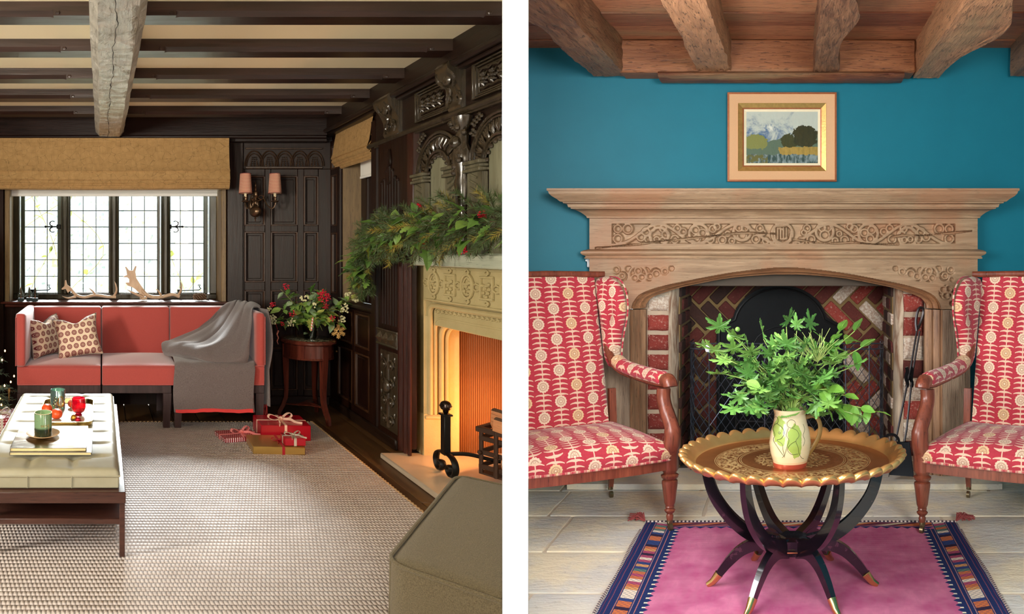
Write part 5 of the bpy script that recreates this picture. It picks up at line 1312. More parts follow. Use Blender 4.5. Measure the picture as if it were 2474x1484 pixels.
for k in range(9):
    c_ = Vector(LP(832+8*k, 628-4*k+6*(k % 2), 4.0))-Vector((1.9, 3.4, 1.375)); leaf(gl, 'holly', c_, (-1, .6, .3*((k % 3)-1)), .07, LEAFG[2 if k % 2 else 1])
# ---- garden outside the window, colours bleached to imitate overexposure
random.seed(9)
g1 = ob('hedge_bank', MB().box(-9, 9, 10.6, 11.4, -.5, 2.55), plain('hedge_core', C(172, 176, 180), .9)); label(g1, 'hedge bank coloured pale for glare, across the garden beyond the window', 'hedge')
b = MB()
for k in range(5200):
    x = random.uniform(-4.5, 4.2); z = random.uniform(.2, 2.6); y = 10.4+random.uniform(-.6, .3)+.3*math.sin(x*2+z)
    d = Vector((random.gauss(0, 1), random.gauss(0, 1), random.gauss(0, 1))).normalized(); e = d.orthogonal().normalized(); s = random.uniform(.05, .11)
    p = Vector((x, y, z)); b.add([p, p+d*s*.5+e*s*.35, p+d*s, p+d*s*.5-e*s*.35], [(0, 1, 2, 3)])
m = M('foliage_painted_sunlit'); FO = m.out(m.mix(m.noise(2.2, 3).ss(.4, .6), C(206, 206, 160), C(168, 174, 184)), .8)  # yellowish leaves painted as lit, grey-blue patches as shadow
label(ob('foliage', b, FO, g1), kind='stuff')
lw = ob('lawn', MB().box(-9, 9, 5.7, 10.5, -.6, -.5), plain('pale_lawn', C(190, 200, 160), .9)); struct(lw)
t = thing('shrub', 'thin leafy shrub twigs just outside the leaded window', 'shrub', (-.2, 6.6, -.5))
for k in range(7):
    a = random.uniform(-.9, 1.2); P = cr([(a, 0, 0), (a+random.uniform(-.2, .2), .1, 1.2), (a+random.uniform(-.5, .5), .0, 1.9), (a+random.uniform(-.9, .9), -.1, 2.5+random.random()*.4)], 6)
    ob('twig', MB().tube(P, .005, 5), plain('pale_twig', C(170, 165, 130), .8), t)
    for j in range(13):
        q = P[min(len(P)-1, 7+j)]; leaf(t, 'ovate', q, (random.gauss(0, 1), random.gauss(0, .4), random.gauss(0, .6)), random.uniform(.07, .13), LEAFG[2 if j % 3 else 3])
# ================================================================ RIGHT ROOM furnishings
import numpy as np
cur[0] = 'R'
def RP(x, y, Z): return Vector(((x-1917)*Z/2120, Z, EYE-(y-605)*Z/2120))
m = M('bleached_oak'); g = m.noise(34, 7, sx=(.09, 1, 1), dist=1.4, rough=.62); f = m.noise(150, 3, sx=(.08, 1, 1)); big = m.noise(2.6, 3)
col = m.mix(g*1.7-.35, C(126, 98, 72), C(186, 156, 122)); col = m.mix(big.ss(.48, .66)*.5, col, C(168, 116, 82)); col = m.mix(f.lt(.36)*.45, col, C(104, 82, 60))
PALE = m.out(col, .55, g+f*.6, .5, .004)
m = M('weathered_post'); g = m.noise(34, 7, sx=(1, 1, .07), dist=1.2, rough=.65); f = m.noise(150, 3, sx=(1, 1, .06))
col = m.mix(g*1.8-.4, C(104, 82, 64), C(176, 152, 126)); col = m.mix(f.lt(.38)*.6, col, C(84, 64, 50))
POST = m.out(col, .65, g+f*.7, .8, .006)
MOULD = wood('arch_moulding_oak', C(104, 70, 48), C(168, 122, 84), 'x', .4, 1, .4)
mp = thing('fireplace', 'wide bleached oak mantelpiece with carved tracery and low arch on the teal wall', 'fireplace', (0, 5.1, 0))
def mob(name, b, mat, par=None, **k): return ob(name, b, mat, par or mp, loc=(0, -0, 0) if par else (0, -5.1, 0), **k)
def mob(name, b, mat, par=None, **k):
    o = ob(name, b, mat, None, loc=(0, 0, 0), **k); o.parent = par or mp; o.location = (0, -5.1, 0) if not par else (0, 0, 0); return o
XL, XR, YF = -1.186, 1.070, 5.10
def loft(b, prof):
    vs = []
    for h, o in prof: vs += [(XL-o, 5.2, h), (XL-o, YF-o, h), (XR+o, YF-o, h), (XR+o, 5.2, h)]
    n = len(prof); fs = [(k*4+i, k*4+i+1, (k+1)*4+i+1, (k+1)*4+i) for k in range(n-1) for i in range(3)]+[(3, 2, 1, 0), ((n-1)*4, (n-1)*4+1, (n-1)*4+2, (n-1)*4+3)]
    return b.add(vs, fs)
cv = [(1.535, 0), (1.538, .012), (1.546, .014), (1.556, .024), (1.570, .042), (1.582, .066), (1.588, .086), (1.594, .088), (1.596, .098), (1.612, .103), (1.618, .122), (1.624, .123), (1.626, .135), (1.640, .150), (1.655, .172), (1.668, .184), (1.682, .188), (1.684, .194), (1.697, .194)]
mob('cornice_shelf', loft(MB(), cv), PALE, ang=25)
mob('ledge_moulding', loft(MB(), [(1.300, .0), (1.302, .022), (1.308, .024), (1.312, .018), (1.318, .020), (1.326, .036), (1.334, .042), (1.343, .040), (1.350, .028), (1.352, .018), (1.357, .0)]), PALE, ang=25)
# carved boards: a height field cut by ribs
def seg(pts, n=None):
    P = np.array([(p[0], p[1]) for p in cr([(a, c, 0) for a, c in pts], 14)]); return P
def circ(x, y, r, a0=0, a1=360): t = np.radians(np.arange(a0, a1, 180/max(4, r*2))); return np.stack([x+r*np.cos(t), y+r*np.sin(t)], 1)
def dist(G, P):
    out = np.full(len(G), 1e9)
    for i in range(0, len(G), 4000):
        g = G[i:i+4000]; d = ((g[:, None, :]-P[None])**2).sum(2).min(1); out[i:i+4000] = np.sqrt(d)
    return out
def mirror(P): Q = P.copy(); Q[:, 0] = 3786-Q[:, 0]; return Q
def sstep(x, a, b_): t = np.clip((x-a)/(b_-a), 0, 1); return t*t*(3-2*t)
K = YF/2120
def hfield(name, x0, x1, y0, y1, nx, ny, depthf, keep=None):
    xs = np.linspace(x0, x1, nx); ys = np.linspace(y0, y1, ny); G = np.stack(np.meshgrid(xs, ys), -1).reshape(-1, 2)
    D = depthf(G); b = MB()
    vs = [((x-1917)*K, YF+d, EYE-(y-605)*K) for (x, y), d in zip(G.tolist(), D.tolist())]
    kp = keep(G) if keep else np.ones(len(G), bool)
    fs = []
    for j in range(ny-1):
        for i in range(nx-1):
            q = (j*nx+i, j*nx+i+1, (j+1)*nx+i+1, (j+1)*nx+i)
            if kp[q[0]] and kp[q[1]] and kp[q[2]] and kp[q[3]]: fs.append(q)
    b.add(vs, fs); return b
ribs = []; half = []
xx = np.linspace(1500, 1868, 400); ribs.append(np.stack([xx, 565-23*np.cos(2*np.pi*(xx-1592)/190)], 1)); 
thin = []
for (x, y, r) in ((1688, 565, 23), (1793, 560, 21), (1592, 572, 22)): ribs.append(circ(x, y, r))
for (x, y, r) in ((1492, 553, 9), (1492, 577, 10), (1516, 553, 11), (1548, 573, 9), (1560, 560, 9), (1574, 552, 8), (1566, 578, 8), (1602, 553, 8), (1608, 567, 9), (1600, 580, 6), (1586, 578, 6), (1636, 552, 8), (1650, 560, 8), (1630, 578, 9), (1680, 556, 9), (1697, 563, 9), (1683, 577, 9), (1722, 553, 8), (1732, 548, 7), (1716, 578, 9), (1745, 580, 9), (1786, 551, 8), (1799, 551, 8), (1793, 568, 11), (1758, 565, 6), (1826, 578, 9), (1836, 552, 8), (1843, 562, 6), (1850, 582, 7), (1768, 582, 7)): thin.append(circ(x, y, r))
allr = ribs+[mirror(r) for r in ribs]; allt = thin+[mirror(r) for r in thin]
allr += [circ(1890, 565, 25)]
shield = seg([(1872, 547), (1890, 546), (1910, 547), (1910, 570), (1905, 581), (1891, 587), (1876, 581), (1872, 570), (1872, 547)]); allt += [shield]
for x in (1879, 1886, 1893, 1900): allt.append(seg([(x, 552), (x, 565), (x, 577)]))
allt += [seg([(1879, 553), (1886, 552), (1893, 556)]), seg([(1886, 577), (1894, 578), (1901, 575)])]
PR = np.concatenate(allr); PT = np.concatenate(allt)
crack = np.concatenate([seg(q) for q in ([(1424, 603), (1445, 599), (1500, 594), (1560, 588), (1600, 582), (1640, 579), (1690, 574), (1740, 568), (1780, 564), (1830, 563), (1872, 565)], [(1916, 578), (1960, 584), (2010, 588), (2060, 586), (2110, 590), (2170, 590)], [(2155, 573), (2190, 568), (2230, 569), (2290, 564), (2330, 560), (2362, 557)])])
def fd(G):
    inside = (G[:, 0] > 1478) & (G[:, 0] < 2308) & (G[:, 1] > 541) & (G[:, 1] < 589)
    ex = np.minimum(np.minimum(G[:, 0]-1478, 2308-G[:, 0]), np.minimum(G[:, 1]-541, 589-G[:, 1]))
    d = np.minimum(dist(G, PR)-2.6, dist(G, PT)-1.3)
    D = np.where(inside, .034*sstep(d, 0, 3.2)*sstep(ex, -.3, 1.2), 0)
    dc = dist(G, crack); w = 3.0+1.0*np.sin(G[:, 0]*.05)
    return np.maximum(D, .045*(1-sstep(dc, w*.4, w)))
b = hfield('f', 1424, 2362, 526.5, 607, 760, 78, fd); mob('tracery_frieze', b, PALE, ang=70)
b = MB(); b.box(XL, XR, YF+.047, 5.2, 1.34, 1.54); b.box(XL, XL+.03, YF+.001, 5.2, 1.345, 1.54); b.box(XR-.03, XR, YF+.001, 5.2, 1.345, 1.54); mob('frieze_backing', b, PALE)
outer = [(1525, 747), (1531, 728), (1551, 708), (1595, 692), (1658, 678), (1760, 659), (1850, 648), (1895, 645)]
inner = [(1556, 746), (1558, 735), (1572, 720), (1608, 706), (1658, 692), (1760, 673), (1850, 665), (1895, 664)]
def mir2(P, c=3798): return P+[(c-x, y) for x, y in P[::-1][1:]]
OC = seg(mir2(outer)); IC = seg(mir2(inner))
oy = lambda x: np.interp(x, OC[:, 0], OC[:, 1])
mask = [(1499, 707, 22), (1541, 664, 22), (1489, 653, 11), (1504, 668, 12), (1568, 668, 12), (1584, 660, 13), (1606, 656, 10), (1486, 676, 9), (1518, 650, 8), (1622, 649, 7), (1561, 655, 9), (1485, 733, 7)]
r2 = [circ(1499, 707, 21), circ(1541, 664, 21)]; t2 = [circ(x, y, r) for x, y, r in ((1493, 698, 8), (1507, 700, 8), (1500, 715, 8), (1489, 714, 6), (1533, 672, 8), (1541, 655, 8), (1550, 670, 8), (1488, 652, 8), (1502, 667, 7), (1570, 668, 8), (1585, 662, 9), (1606, 656, 7), (1486, 676, 7))]
PR2 = np.concatenate(r2+[mirror(r) for r in r2]); PT2 = np.concatenate(t2+[mirror(r) for r in t2])
def fd2(G):
    m1 = np.full(len(G), -1e9)
    for (x, y, r) in mask+[(3786-x, y, r) for x, y, r in mask]: m1 = np.maximum(m1, r-np.hypot(G[:, 0]-x, G[:, 1]-y))
    m1 = np.minimum(m1, np.minimum(np.minimum(G[:, 0]-1479, 2307-G[:, 0]), G[:, 1]-643))
    d = np.minimum(dist(G, PR2)-2.2, dist(G, PT2)-1.2)
    return .026*sstep(d, 0, 2.6)*sstep(m1, -.5, 1.5)
b = hfield('s', 1424, 2362, 622, 749, 620, 90, fd2, keep=lambda G: G[:, 1] < oy(G[:, 0])+1.5); mob('spandrel_carving', b, PALE, ang=70)
b = MB(); P3 = [((x-1917)*K, EYE-(y-605)*K) for x, y in [(1424, 622), (2362, 622), (2362, 749), (2278, 749)]+OC.tolist()[::-1]+[(1424, 749)]]; b.prism(P3, YF+.029, 5.2, 'y'); b.box(XL, XL+.03, YF+.001, YF+.03, 1.005, 1.31); b.box(XR-.03, XR, YF+.001, YF+.03, 1.005, 1.31); mob('spandrel_backing', b, PALE)
b = MB(); n = len(OC); prof = [(0, .0), (.08, .012), (.16, .006), (.3, .022), (.5, .034), (.62, .026), (.75, .040), (.88, .052), (1, .055), (1.0, .1)]
vs = []; 
for i in range(n):
    o_, i_ = OC[i], IC[min(i, len(IC)-1)]
    for t, d in prof: p = o_*(1-t)+i_*t; vs.append(((p[0]-1917)*K, YF+d, EYE-(p[1]-605)*K))
w = len(prof); b.add(vs, [(i*w+j, i*w+j+1, (i+1)*w+j+1, (i+1)*w+j) for i in range(n-1) for j in range(w-1)]); mob('arch_moulding', b, MOULD, ang=50)
for s, xo, xi, xe in ((1, -.951, -.868, -1.12), (-1, .866, .770, 1.03)):
    b = MB(); b.box(xe, xo, YF, 5.2, .035, 1.003, .004); mob('post', b, POST)
    b = MB()
    for t, d in zip(range(len(prof)-1), prof): pass
    P = [(xo+(xi-xo)*t, YF+d) for t, d in prof]+[(xo+(xi-xo)*1.0, 5.2), (xo, 5.2)]
    b.prism(P, .035, 1.003, 'z'); mob('jamb_moulding', b, wood('jamb_oak', C(104, 74, 54), C(174, 134, 98), 'z', .5, 1, .4))
# hearth slab
def hs(u, v):
    x = -1.277+2.455*u; y = 4.945+.355*v; e = .006*pnoise((x*14, 0, 3))+.004*pnoise((x*60, 1, 3)) if v < .01 else 0
    return (x, y+e, .035+.0015*pnoise((x*6, y*6, 0))-(.003 if v < .01 else 0))
b = MB(); b.slab(hs, 160, 12, (0, 0, 1), .032); mob('hearth_slab', b, FLAG, ang=60)
b = MB(); b.box(-.9, .9, 5.29, 5.95, 0, .03); mob('firebox_floor', b, plain('ash_floor', C(96, 90, 84), .9))
# firebox masonry
PMT = plain('pale_mortar', C(184, 164, 140), .95, var=.2, sc=20, bs=1)
def brickmat(nm, c1, c2, wash, amt):
    m = M(nm); n = m.noise(26, 5, rough=.7); n2 = m.noise(60, 5, rough=.75); col = m.mix(n*.9+m.rnd*.4-.15, c1, c2); col = m.mix(n2.ss(amt-.06, amt+.10), col, wash)
    return m.out(col, .9, n2+n, .9, .006)
BR1 = brickmat('red_brick', C(118, 42, 34), C(162, 66, 54), C(206, 180, 160), .60)
BR2 = brickmat('limewashed_brick', C(160, 128, 108), C(200, 178, 156), C(220, 208, 190), .5)
BR3 = brickmat('sooty_shaded_brick', C(34, 24, 21), C(78, 46, 36), C(120, 94, 70), .70)  # sooty, darkened further for firebox shade, like the next brick and mortar
BR4 = brickmat('dark_red_brick', C(70, 28, 24), C(112, 50, 40), C(150, 114, 88), .64)
MORT2 = plain('yellow_mortar', C(126, 102, 64), .95, var=.25, sc=24, bs=.8); LIME = None
m = M('limewash_corner'); n = m.noise(16, 5, sx=(1, 1, .18), dist=1.5); LIME = m.out(m.mix(n.ss(.35, .6), C(130, 96, 72), C(190, 172, 148)), .9, n, .8, .008)
b = MB()
b.box(-.96, -.745, 5.245, 5.3, 0, 1.34); mob('pier_mortar', b, PMT); b = MB(); b.box(.655, .96, 5.245, 5.3, 0, 1.34); mob('pier_mortar', b, PMT)
def rough_brick(w, h, d, seed):
    b = MB(); o_ = []
    def f(u, v):
        x = (u-.5)*w; z = (v-.5)*h; e = min(min(u, 1-u)*w, min(v, 1-v)*h)
        y = -d*(1-.75*max(0, 1-e/.012)**2)+.003*pnoise((x*22, z*22, seed))
        return (x*(1+.05*pnoise((z*20, seed, 0))), y, z*(1+.06*pnoise((x*20, seed, 4))))
    b.slab(f, 6, 5, (0, -1, 0), d*.9); return mesh_of('brick', b, 60)
bm1 = [rough_brick(.128, .092, .018, k) for k in range(3)]
for k in range(10):
    h = 1.245-.118*k
    put('brick', bm1[k % 3], BR1 if k not in (0,) else BR2, mp, (-.806, .145, h-.24+.03), (0, .01*math.sin(k), 0))
for k, (y0, y1, mt) in enumerate(((712, 752, 0), (768, 810, 0), (817, 866, 1), (872, 912, 2), (917, 965, 1), (970, 1012, 0), (1022, 1060, 1), (1066, 1100, 2), (1106, 1142, 1))):
    hh = (y1-y0)*5.245/2120; me = rough_brick(.124, hh+.006, .018, k+9)
    put('brick', me, (BR1, BR2, BR4)[mt], mp, (.718, .145, EYE-((y0+y1)/2-605)*5.245/2120))
for s, xc in ((-1, -.695), (1, .605)):
    b = MB(); b.grid(lambda u, v: (xc+s*.05-s*.05*math.sin(PI/2*u)*1.0-(0)+.006*pnoise((u*3, v*9, s)), 5.235+.10*(1-math.cos(PI/2*u))+.006*pnoise((u*3, v*14, 2)), .03+1.3*v), 8, 50); mob('limewashed_corner', b, LIME, ang=80)
    b = MB(); b.box(xc-.006*s, xc+s*.09, 5.33, 5.9, .0, 1.34); mob('cheek_mortar', b, MORT2)
BS = mesh_of('brick', MB().box(-.108, .108, -.012, .02, -.037, .037, .006))
CB = mesh_of('brick', MB().box(-.01, .014, -.1, .1, -.034, .034, .006))
for s, xc in ((-1, -.695), (1, .605)):
    for r in range(14):
        for c_ in range(2): put('brick', CB, (BR3, BR4, BR2)[(r*2+c_) % 3 if s > 0 else (r+c_) % 2], mp, (xc-.004*s, .345+.215*c_+(.1 if r % 2 else 0)-.02, .08+.085*r))
mob('back_mortar', MB().box(-.75, .68, 5.86, 5.95, 0, 1.4), MORT2)
a_ = .0828; U = (1, -1); V = (3, 3); cnt = 0; random.seed(4)
for i in range(-16, 17):
    for j in range(-8, 9):
        for ver in (0, 1):
            ox, oz = i*U[0]+j*V[0], i*U[1]+j*V[1]
            cx_, cz_ = (ox+1.5, oz+.5) if not ver else (ox+3.5, oz+1.5)
            px, pz = (cx_*cs(45)-cz_*sn(45))*a_, (cx_*sn(45)+cz_*cs(45))*a_
            X_, Z_ = -.05+px, .62+pz
            if -.80 < X_ < .70 and .02 < Z_ < 1.30:
                put('brick', BS, BR2 if (X_ > .35 and random.random() < .3) else random.choice((BR3, BR4, BR4) if X_ < .25 else (BR4, BR1)), mp, (X_, .752+random.uniform(-.003, .003), Z_), (0, math.radians(-45 if not ver else 45), 0)); cnt += 1
b = MB(); b.box(-.76, .70, 5.27, 5.31, 1.135, 1.36, .004); mob('hood_plate', b, plain('sooty_hood', C(84, 72, 60), .6, .2))
mob('chimney_void', MB().box(-.8, .75, 5.31, 5.95, 1.33, 1.36), plain('soot', C(16, 14, 12), .95))
SOOT = plain('cast_iron', C(26, 26, 27), .5, .5, sc=14, bs=.6)
t = thing('fireback', 'black cast iron fireback with an arched top and shoulders inside the brick fireplace', 'fireback', (-.09, 5.83, .03))
P = [(-.42, 0), (.42, 0), (.42, .82), (.34, .86)]+[(.30*cs(a)*1.05, .83+.26*sn(a)) for a in range(10, 171, 10)]+[(-.34, .86), (-.42, .82)]
ob('plate', MB().prism(P, -.015, .01, 'y'), SOOT, t)
b = MB(); b.tube([(x*.95, -.018, z*.97+.01) for x, z in P], .009, 6, close=True)
for k in range(7): b.tube([(.22*cs(a)*(1-k*.12), -.017, .62+.22*sn(a)*(1-k*.12)) for a in range(0, 360, 20)], .004, 5, close=True) if k % 2 else None
ob('raised_border', b, SOOT, t)
t = thing('fire_grate', 'black iron fire grate with curved bars and knobs behind the mesh screen', 'grate', (-.02, 5.55, .03))
for k in range(4):
    z = .14+.05*k; ob('bar', MB().tube([(-.32, 0, z), (-.15, -.05, z), (.15, -.05, z), (.32, 0, z)], .009, 6), SOOT, t)
for x in (-.34, .34):
    ob('firedog', MB().lathe([(.02, 0), (.03, .02), (.016, .05), (.016, .3), (.026, .32), (.014, .335)], (x, -.02, 0), 12).ball((x, -.02, .365), .035, 12, 10), SOOT, t)
b = MB()
for k in range(9): b.tube([(-.3+.075*k, -.03, .10), (-.3+.075*k, .15, .10)], .008, 5)
label(ob('bottom_bars', b, SOOT, t), kind='stuff')
# fire screen
fs_ = thing('fire_screen', 'black diamond-mesh wire fire screen standing in the arched fireplace', 'fire screen', (-.04, 5.2, .03))
WIRE = plain('black_wire', C(84, 90, 102), .35, .8)  # black wire coloured bluish grey to suggest its glints
r_ = .07; hw = .58; dp = .25
pth = [(-hw, dp)]+[(-hw+r_-r_*cs(a), r_-r_*sn(a)) for a in range(0, 91, 18)]+[(hw-r_+r_*sn(a), r_-r_*cs(a)) for a in range(0, 91, 18)]+[(hw, dp)]
cum = [0]
for i in range(1, len(pth)): cum.append(cum[-1]+math.dist(pth[i], pth[i-1]))
def at(s):
    s = max(0, min(cum[-1], s)); i = 0
    while i < len(pth)-2 and cum[i+1] < s: i += 1
    q = (s-cum[i])/(cum[i+1]-cum[i]); return (pth[i][0]*(1-q)+pth[i+1][0]*q, pth[i][1]*(1-q)+pth[i+1][1]*q)
HH = .755; b = MB(); pit = .052; rat = .70; span = HH*rat
s0 = -span
while s0 < cum[-1]:
    for sg in (1, -1):
        ts = [k/9 for k in range(10)]
        lo = max(0, -s0/span); hi = min(1, (cum[-1]-s0)/span)
        if hi-lo > .02:
            P = []
            for k in range(9):
                t_ = lo+(hi-lo)*k/8; x, y = at(s0+span*t_); P.append((x, y, HH*(t_ if sg > 0 else 1-t_)))
            b.tube(P, .0023, 3)
    s0 += pit
label(ob('wire_mesh', b, WIRE, fs_, ang=10), kind='stuff')
for z in (.0, HH-.02, HH+.012): ob('rail', MB().tube([(x, y, z) for x, y in pth], .0045, 6), WIRE, fs_)
for q in (.0, dp+.09, dp+.42, cum[-1]/2+.1, cum[-1]-dp-.2, cum[-1]-dp-.06, cum[-1]):
    x, y = at(q); ob('upright', MB().tube([(x, y, 0), (x, y, HH)], .004, 6), WIRE, fs_)
# tools
t = thing('fire_shovel', 'black iron fire shovel leaning on the right brick pier behind the tray table', 'shovel', RP(2176, 1150, 5.02)); o = t.location.copy()
def rel(x, y, Z): return RP(x, y, Z)-o
STL = plain('forged_iron', C(58, 56, 58), .35, .8, sc=60)
ob('shaft', MB().tube([rel(2182, 1085, 5.04), rel(2190, 1040, 5.06), rel(2205, 900, 5.12), rel(2222, 800, 5.17)], .0065, 6), STL, t)
ob('twist', MB().tube([rel(2202+2*sn(k*70), 935-6*k, 5.115+.003*cs(k*70)) for k in range(9)], .011, 5), STL, t)
P = [rel(2150, 1148, 5.0), rel(2206, 1152, 5.0), rel(2196, 1068, 5.04), rel(2163, 1068, 5.04)]
b = MB(); b.add([p for p in P]+[p+Vector((0, .006, 0)) for p in P], [(0, 1, 2, 3), (7, 6, 5, 4), (0, 1, 5, 4), (1, 2, 6, 5), (2, 3, 7, 6), (3, 0, 4, 7)])
b.tube([P[0], P[3], P[2], P[1]], .006, 5); ob('blade', b, plain('blade_iron', C(64, 66, 72), .45, .6), t)
t = thing('poker', 'long twisted black poker with a looped handle leaning beside the shovel', 'poker', RP(2147, 1155, 4.97)); o = t.location.copy()
ob('shaft', MB().tube([rel(2163, 1070, 5.0), rel(2175, 1010, 5.03), rel(2200, 890, 5.09), rel(2215, 800, 5.15)], .0065, 6), STL, t)
ob('twist', MB().tube([rel(2191+2*sn(k*70), 935-6*k, 5.07+.003*cs(k*70)) for k in range(9)], .011, 5), STL, t)
ob('loop_handle', MB().tube(cr([rel(2215, 800, 5.15), rel(2213, 775, 5.16), rel(2219, 748, 5.165), rel(2228, 744, 5.165), rel(2231, 756, 5.165), rel(2224, 780, 5.16), rel(2217, 795, 5.15)], 4), .009, 6), STL, t)
ob('hook_ring', MB().tube(cr([rel(2129, 1072, 4.99), rel(2140, 1055, 5), rel(2157, 1050, 5), rel(2170, 1060, 5), rel(2173, 1080, 5)], 4), .008, 6), STL, t)
ob('spike', MB().tube([rel(2161, 1070, 5.0), rel(2157, 1105, 4.99), rel(2147, 1153, 4.97)], [.010, .009, .002], 6), STL, t)
t = thing('wall_bracket', 'small white plastic box on the wall by the left end of the mantel', 'fitting', (-1.2, 5.17, 1.25))
ob('box', MB().box(-.012, .012, -.02, .03, 0, .075, .004), WHITE, t); ob('knob', MB().box(-.024, -.012, -.01, .01, .035, .048, .002), WHITE, t)
# ---- picture
pc = thing('painting', 'framed oil landscape of trees by water hanging on the teal wall above the mantel', 'painting', (0, 5.2, 2.017))
x0, x1, z0, z1 = -.388, .254, -.262, .262
def ringf(name, a0, a1, d0, d1, mat):
    """mitred frame ring between insets a0..a1, depths d0..d1"""
    b = MB(); R = lambda a, d: [(x0+a, -d, z0+a), (x1-a, -d, z0+a), (x1-a, -d, z1-a), (x0+a, -d, z1-a)]
    vs = R(a0, 0)+R(a0, d0)+R((a0+a1)/2, max(d0, d1)*1.0 if abs(d0-d1) < .001 else (d0+d1)/2)+R(a1, d1)+R(a1, 0)
    b.add(vs, [(k*4+i, k*4+(i+1) % 4, (k+1)*4+(i+1) % 4, (k+1)*4+i) for k in range(4) for i in range(4)]); ob(name, b, mat, pc, ang=20)
GF = plain('old_gilt', C(196, 152, 84), .35, .55, var=.3, sc=60, bs=.4); LS = plain('linen_slip', C(208, 162, 118), .75, var=.06, sc=200); RG = plain('red_gilt', C(168, 100, 62), .4, .3, var=.3, sc=60)
ringf('outer_lip', 0, .010, .045, .047, RG); ringf('frame_band', .010, .062, .040, .030, LS); ringf('inner_moulding', .062, .088, .036, .024, GF); ringf('inner_lip', .088, .096, .026, .022, RG); ringf('liner', .096, .110, .020, .016, plain('cream_liner', C(226, 212, 176), .7))
m = M('oil_paint')
W_, H_ = .64-.22, .52-.22; u = (m.x-(x0+.108))/(x1-x0-.216); v = (m.z-(z0+.108))/(z1-z0-.216)
n = m.noise(9, 5, rough=.75, dist=.6); n2 = m.noise(26, 5, rough=.7); n3 = m.noise(60, 3, sx=(1, 1, .35))
sky = m.mix((v*.5+n*1.7+u*.35-.98).ss(.0, .45), C(52, 88, 128), C(180, 186, 172)); sky = m.mix(((((u-.32)*(u-.32)*9+(v-.68)*(v-.68)*14).sqrt())+n*1.5-.2).lt(.80)*n.ss(.42, .58), sky, C(212, 212, 196))
col = m.mix((v-.30+(n2-.5)*.14+(u*-.25)).lt(.05), sky, C(88, 104, 84))
bush = (((u-.13)*(u-.13)*2.2+(v-.42)*(v-.42)*3).sqrt()+(n2-.5)*.34).lt(.25); col = m.mix(bush, col, C(122, 124, 66))
tr1 = (((u-.60)*(u-.60)*1.9+(v-.42)*(v-.42)*1.4).sqrt()+(n2-.5)*.22).lt(.165); tr2 = (((u-.82)*(u-.82)*1.9+(v-.52)*(v-.52)*1.2).sqrt()+(n2-.5)*.24).lt(.235)
col = m.mix(tr1, col, m.mix(n3, C(44, 50, 28), C(78, 74, 36))); col = m.mix(tr2, col, m.mix(n3, C(34, 40, 24), C(70, 62, 30)))
land = (v+(n2-.5)*.12).lt(.315)*(u+(n-.5)*.2).gt(.46); col = m.mix(land, col, m.mix(n3, C(112, 96, 42), C(190, 156, 76)))
wat = (v+(n2-.5)*.13-(.0)).lt(.17); col = m.mix(wat, col, m.mix(n3.ss(.4, .6), C(54, 72, 66), C(126, 140, 138)))
col = m.mix(wat*u.lt(.3)*n2.ss(.4, .5), col, C(98, 94, 46))
OIL = m.out(col, .35, n3+n2, .4, .003)
ob('canvas', MB().box(x0+.108, x1-.108, -.016, -.012, z0+.108, z1-.108), OIL, pc)
# ---- kilim
kx0, kx1, ky1 = -.733, .803, 4.335
m = M('kilim_wool')
dxl = m.x-kx0; dxr = kx1-m.x; d = dxl.mn(dxr); dy = ky1-m.y; fine = ((m.y*900).sin()*.5+.5); zig = (m.y*22).fr(); wv = m.noise(6, 3); n = m.noise(40, 4, sx=(1, .3, 1))
navy = C(34, 48, 92); rose = m.mix(wv.ss(.3, .7), C(172, 80, 122), C(204, 122, 154)); rose = m.mix(n.ss(.35, .65)*.5, rose, C(178, 104, 134))
seglen = .028; k_ = ((m.y+d*.35)/seglen).fl(); hsh = ((k_*12.9898).sin()*43758.5).fr()
mc = m.mix(hsh.gt(.2), C(220, 206, 186), C(196, 112, 66)); mc = m.mix(hsh.gt(.4), mc, C(52, 68, 116)); mc = m.mix(hsh.gt(.55), mc, C(168, 76, 102)); mc = m.mix(hsh.gt(.7), mc, C(92, 120, 108)); mc = m.mix(hsh.gt(.82), mc, C(206, 150, 92)); mc = m.mix(hsh.gt(.93), mc, C(52, 36, 50))
rowz = ((d/.011).fl()); mc = m.mix((((m.y*36+rowz*.5).fr()).gt(.5))*.35, mc, navy)
col = navy
col = m.mix(d.gt(.062)*d.lt(.118), col, mc)
teeth = (d-.168-(zig-.5).abs()*.045); col = m.mix(teeth.gt(0), col, rose)
col = m.mix((d-.17).abs().lt(.007)*(zig-.5).abs().lt(.13), col, C(222, 216, 190))
for e, cl in ((.014, C(120, 60, 74)), (.030, C(150, 84, 92)), (.056, C(206, 140, 120)), (.124, C(200, 150, 140)), (.143, C(214, 136, 110))): col = m.mix((d-e).abs().lt(.0018)*fine.gt(.35), col, cl)
zg2 = (m.x*20).fr(); k2 = ((m.x*.6+dy*1.5)/.03).fl(); h2 = ((k2*12.9898).sin()*43758.5).fr(); mc2 = m.mix(h2.gt(.3), C(190, 108, 70), C(90, 40, 60)); mc2 = m.mix(h2.gt(.6), mc2, C(120, 70, 80)); mc2 = m.mix(h2.gt(.85), mc2, C(200, 190, 160))
inx = d.gt(.125)
col = m.mix(dy.lt(.105)*inx, col, navy); col = m.mix(dy.lt(.062)*dy.gt(.012)*inx, col, mc2); col = m.mix(inx*dy.lt(.105)*(dy-.078-(zg2-.5).abs()*.05).gt(0), col, rose)
for e, cl in ((.010, C(170, 120, 130)), (.064, C(160, 90, 120)), (.072, C(190, 130, 150))): col = m.mix((dy-e).abs().lt(.002)*inx, col, cl)
col = m.mix(d.lt(.006)*(m.y*70).fr().gt(.5), col, C(206, 196, 180))
KIL = m.out(col, .95, fine+n*.8+m.noise(200, 2), .35, .002, Specular_IOR_Level=.1)
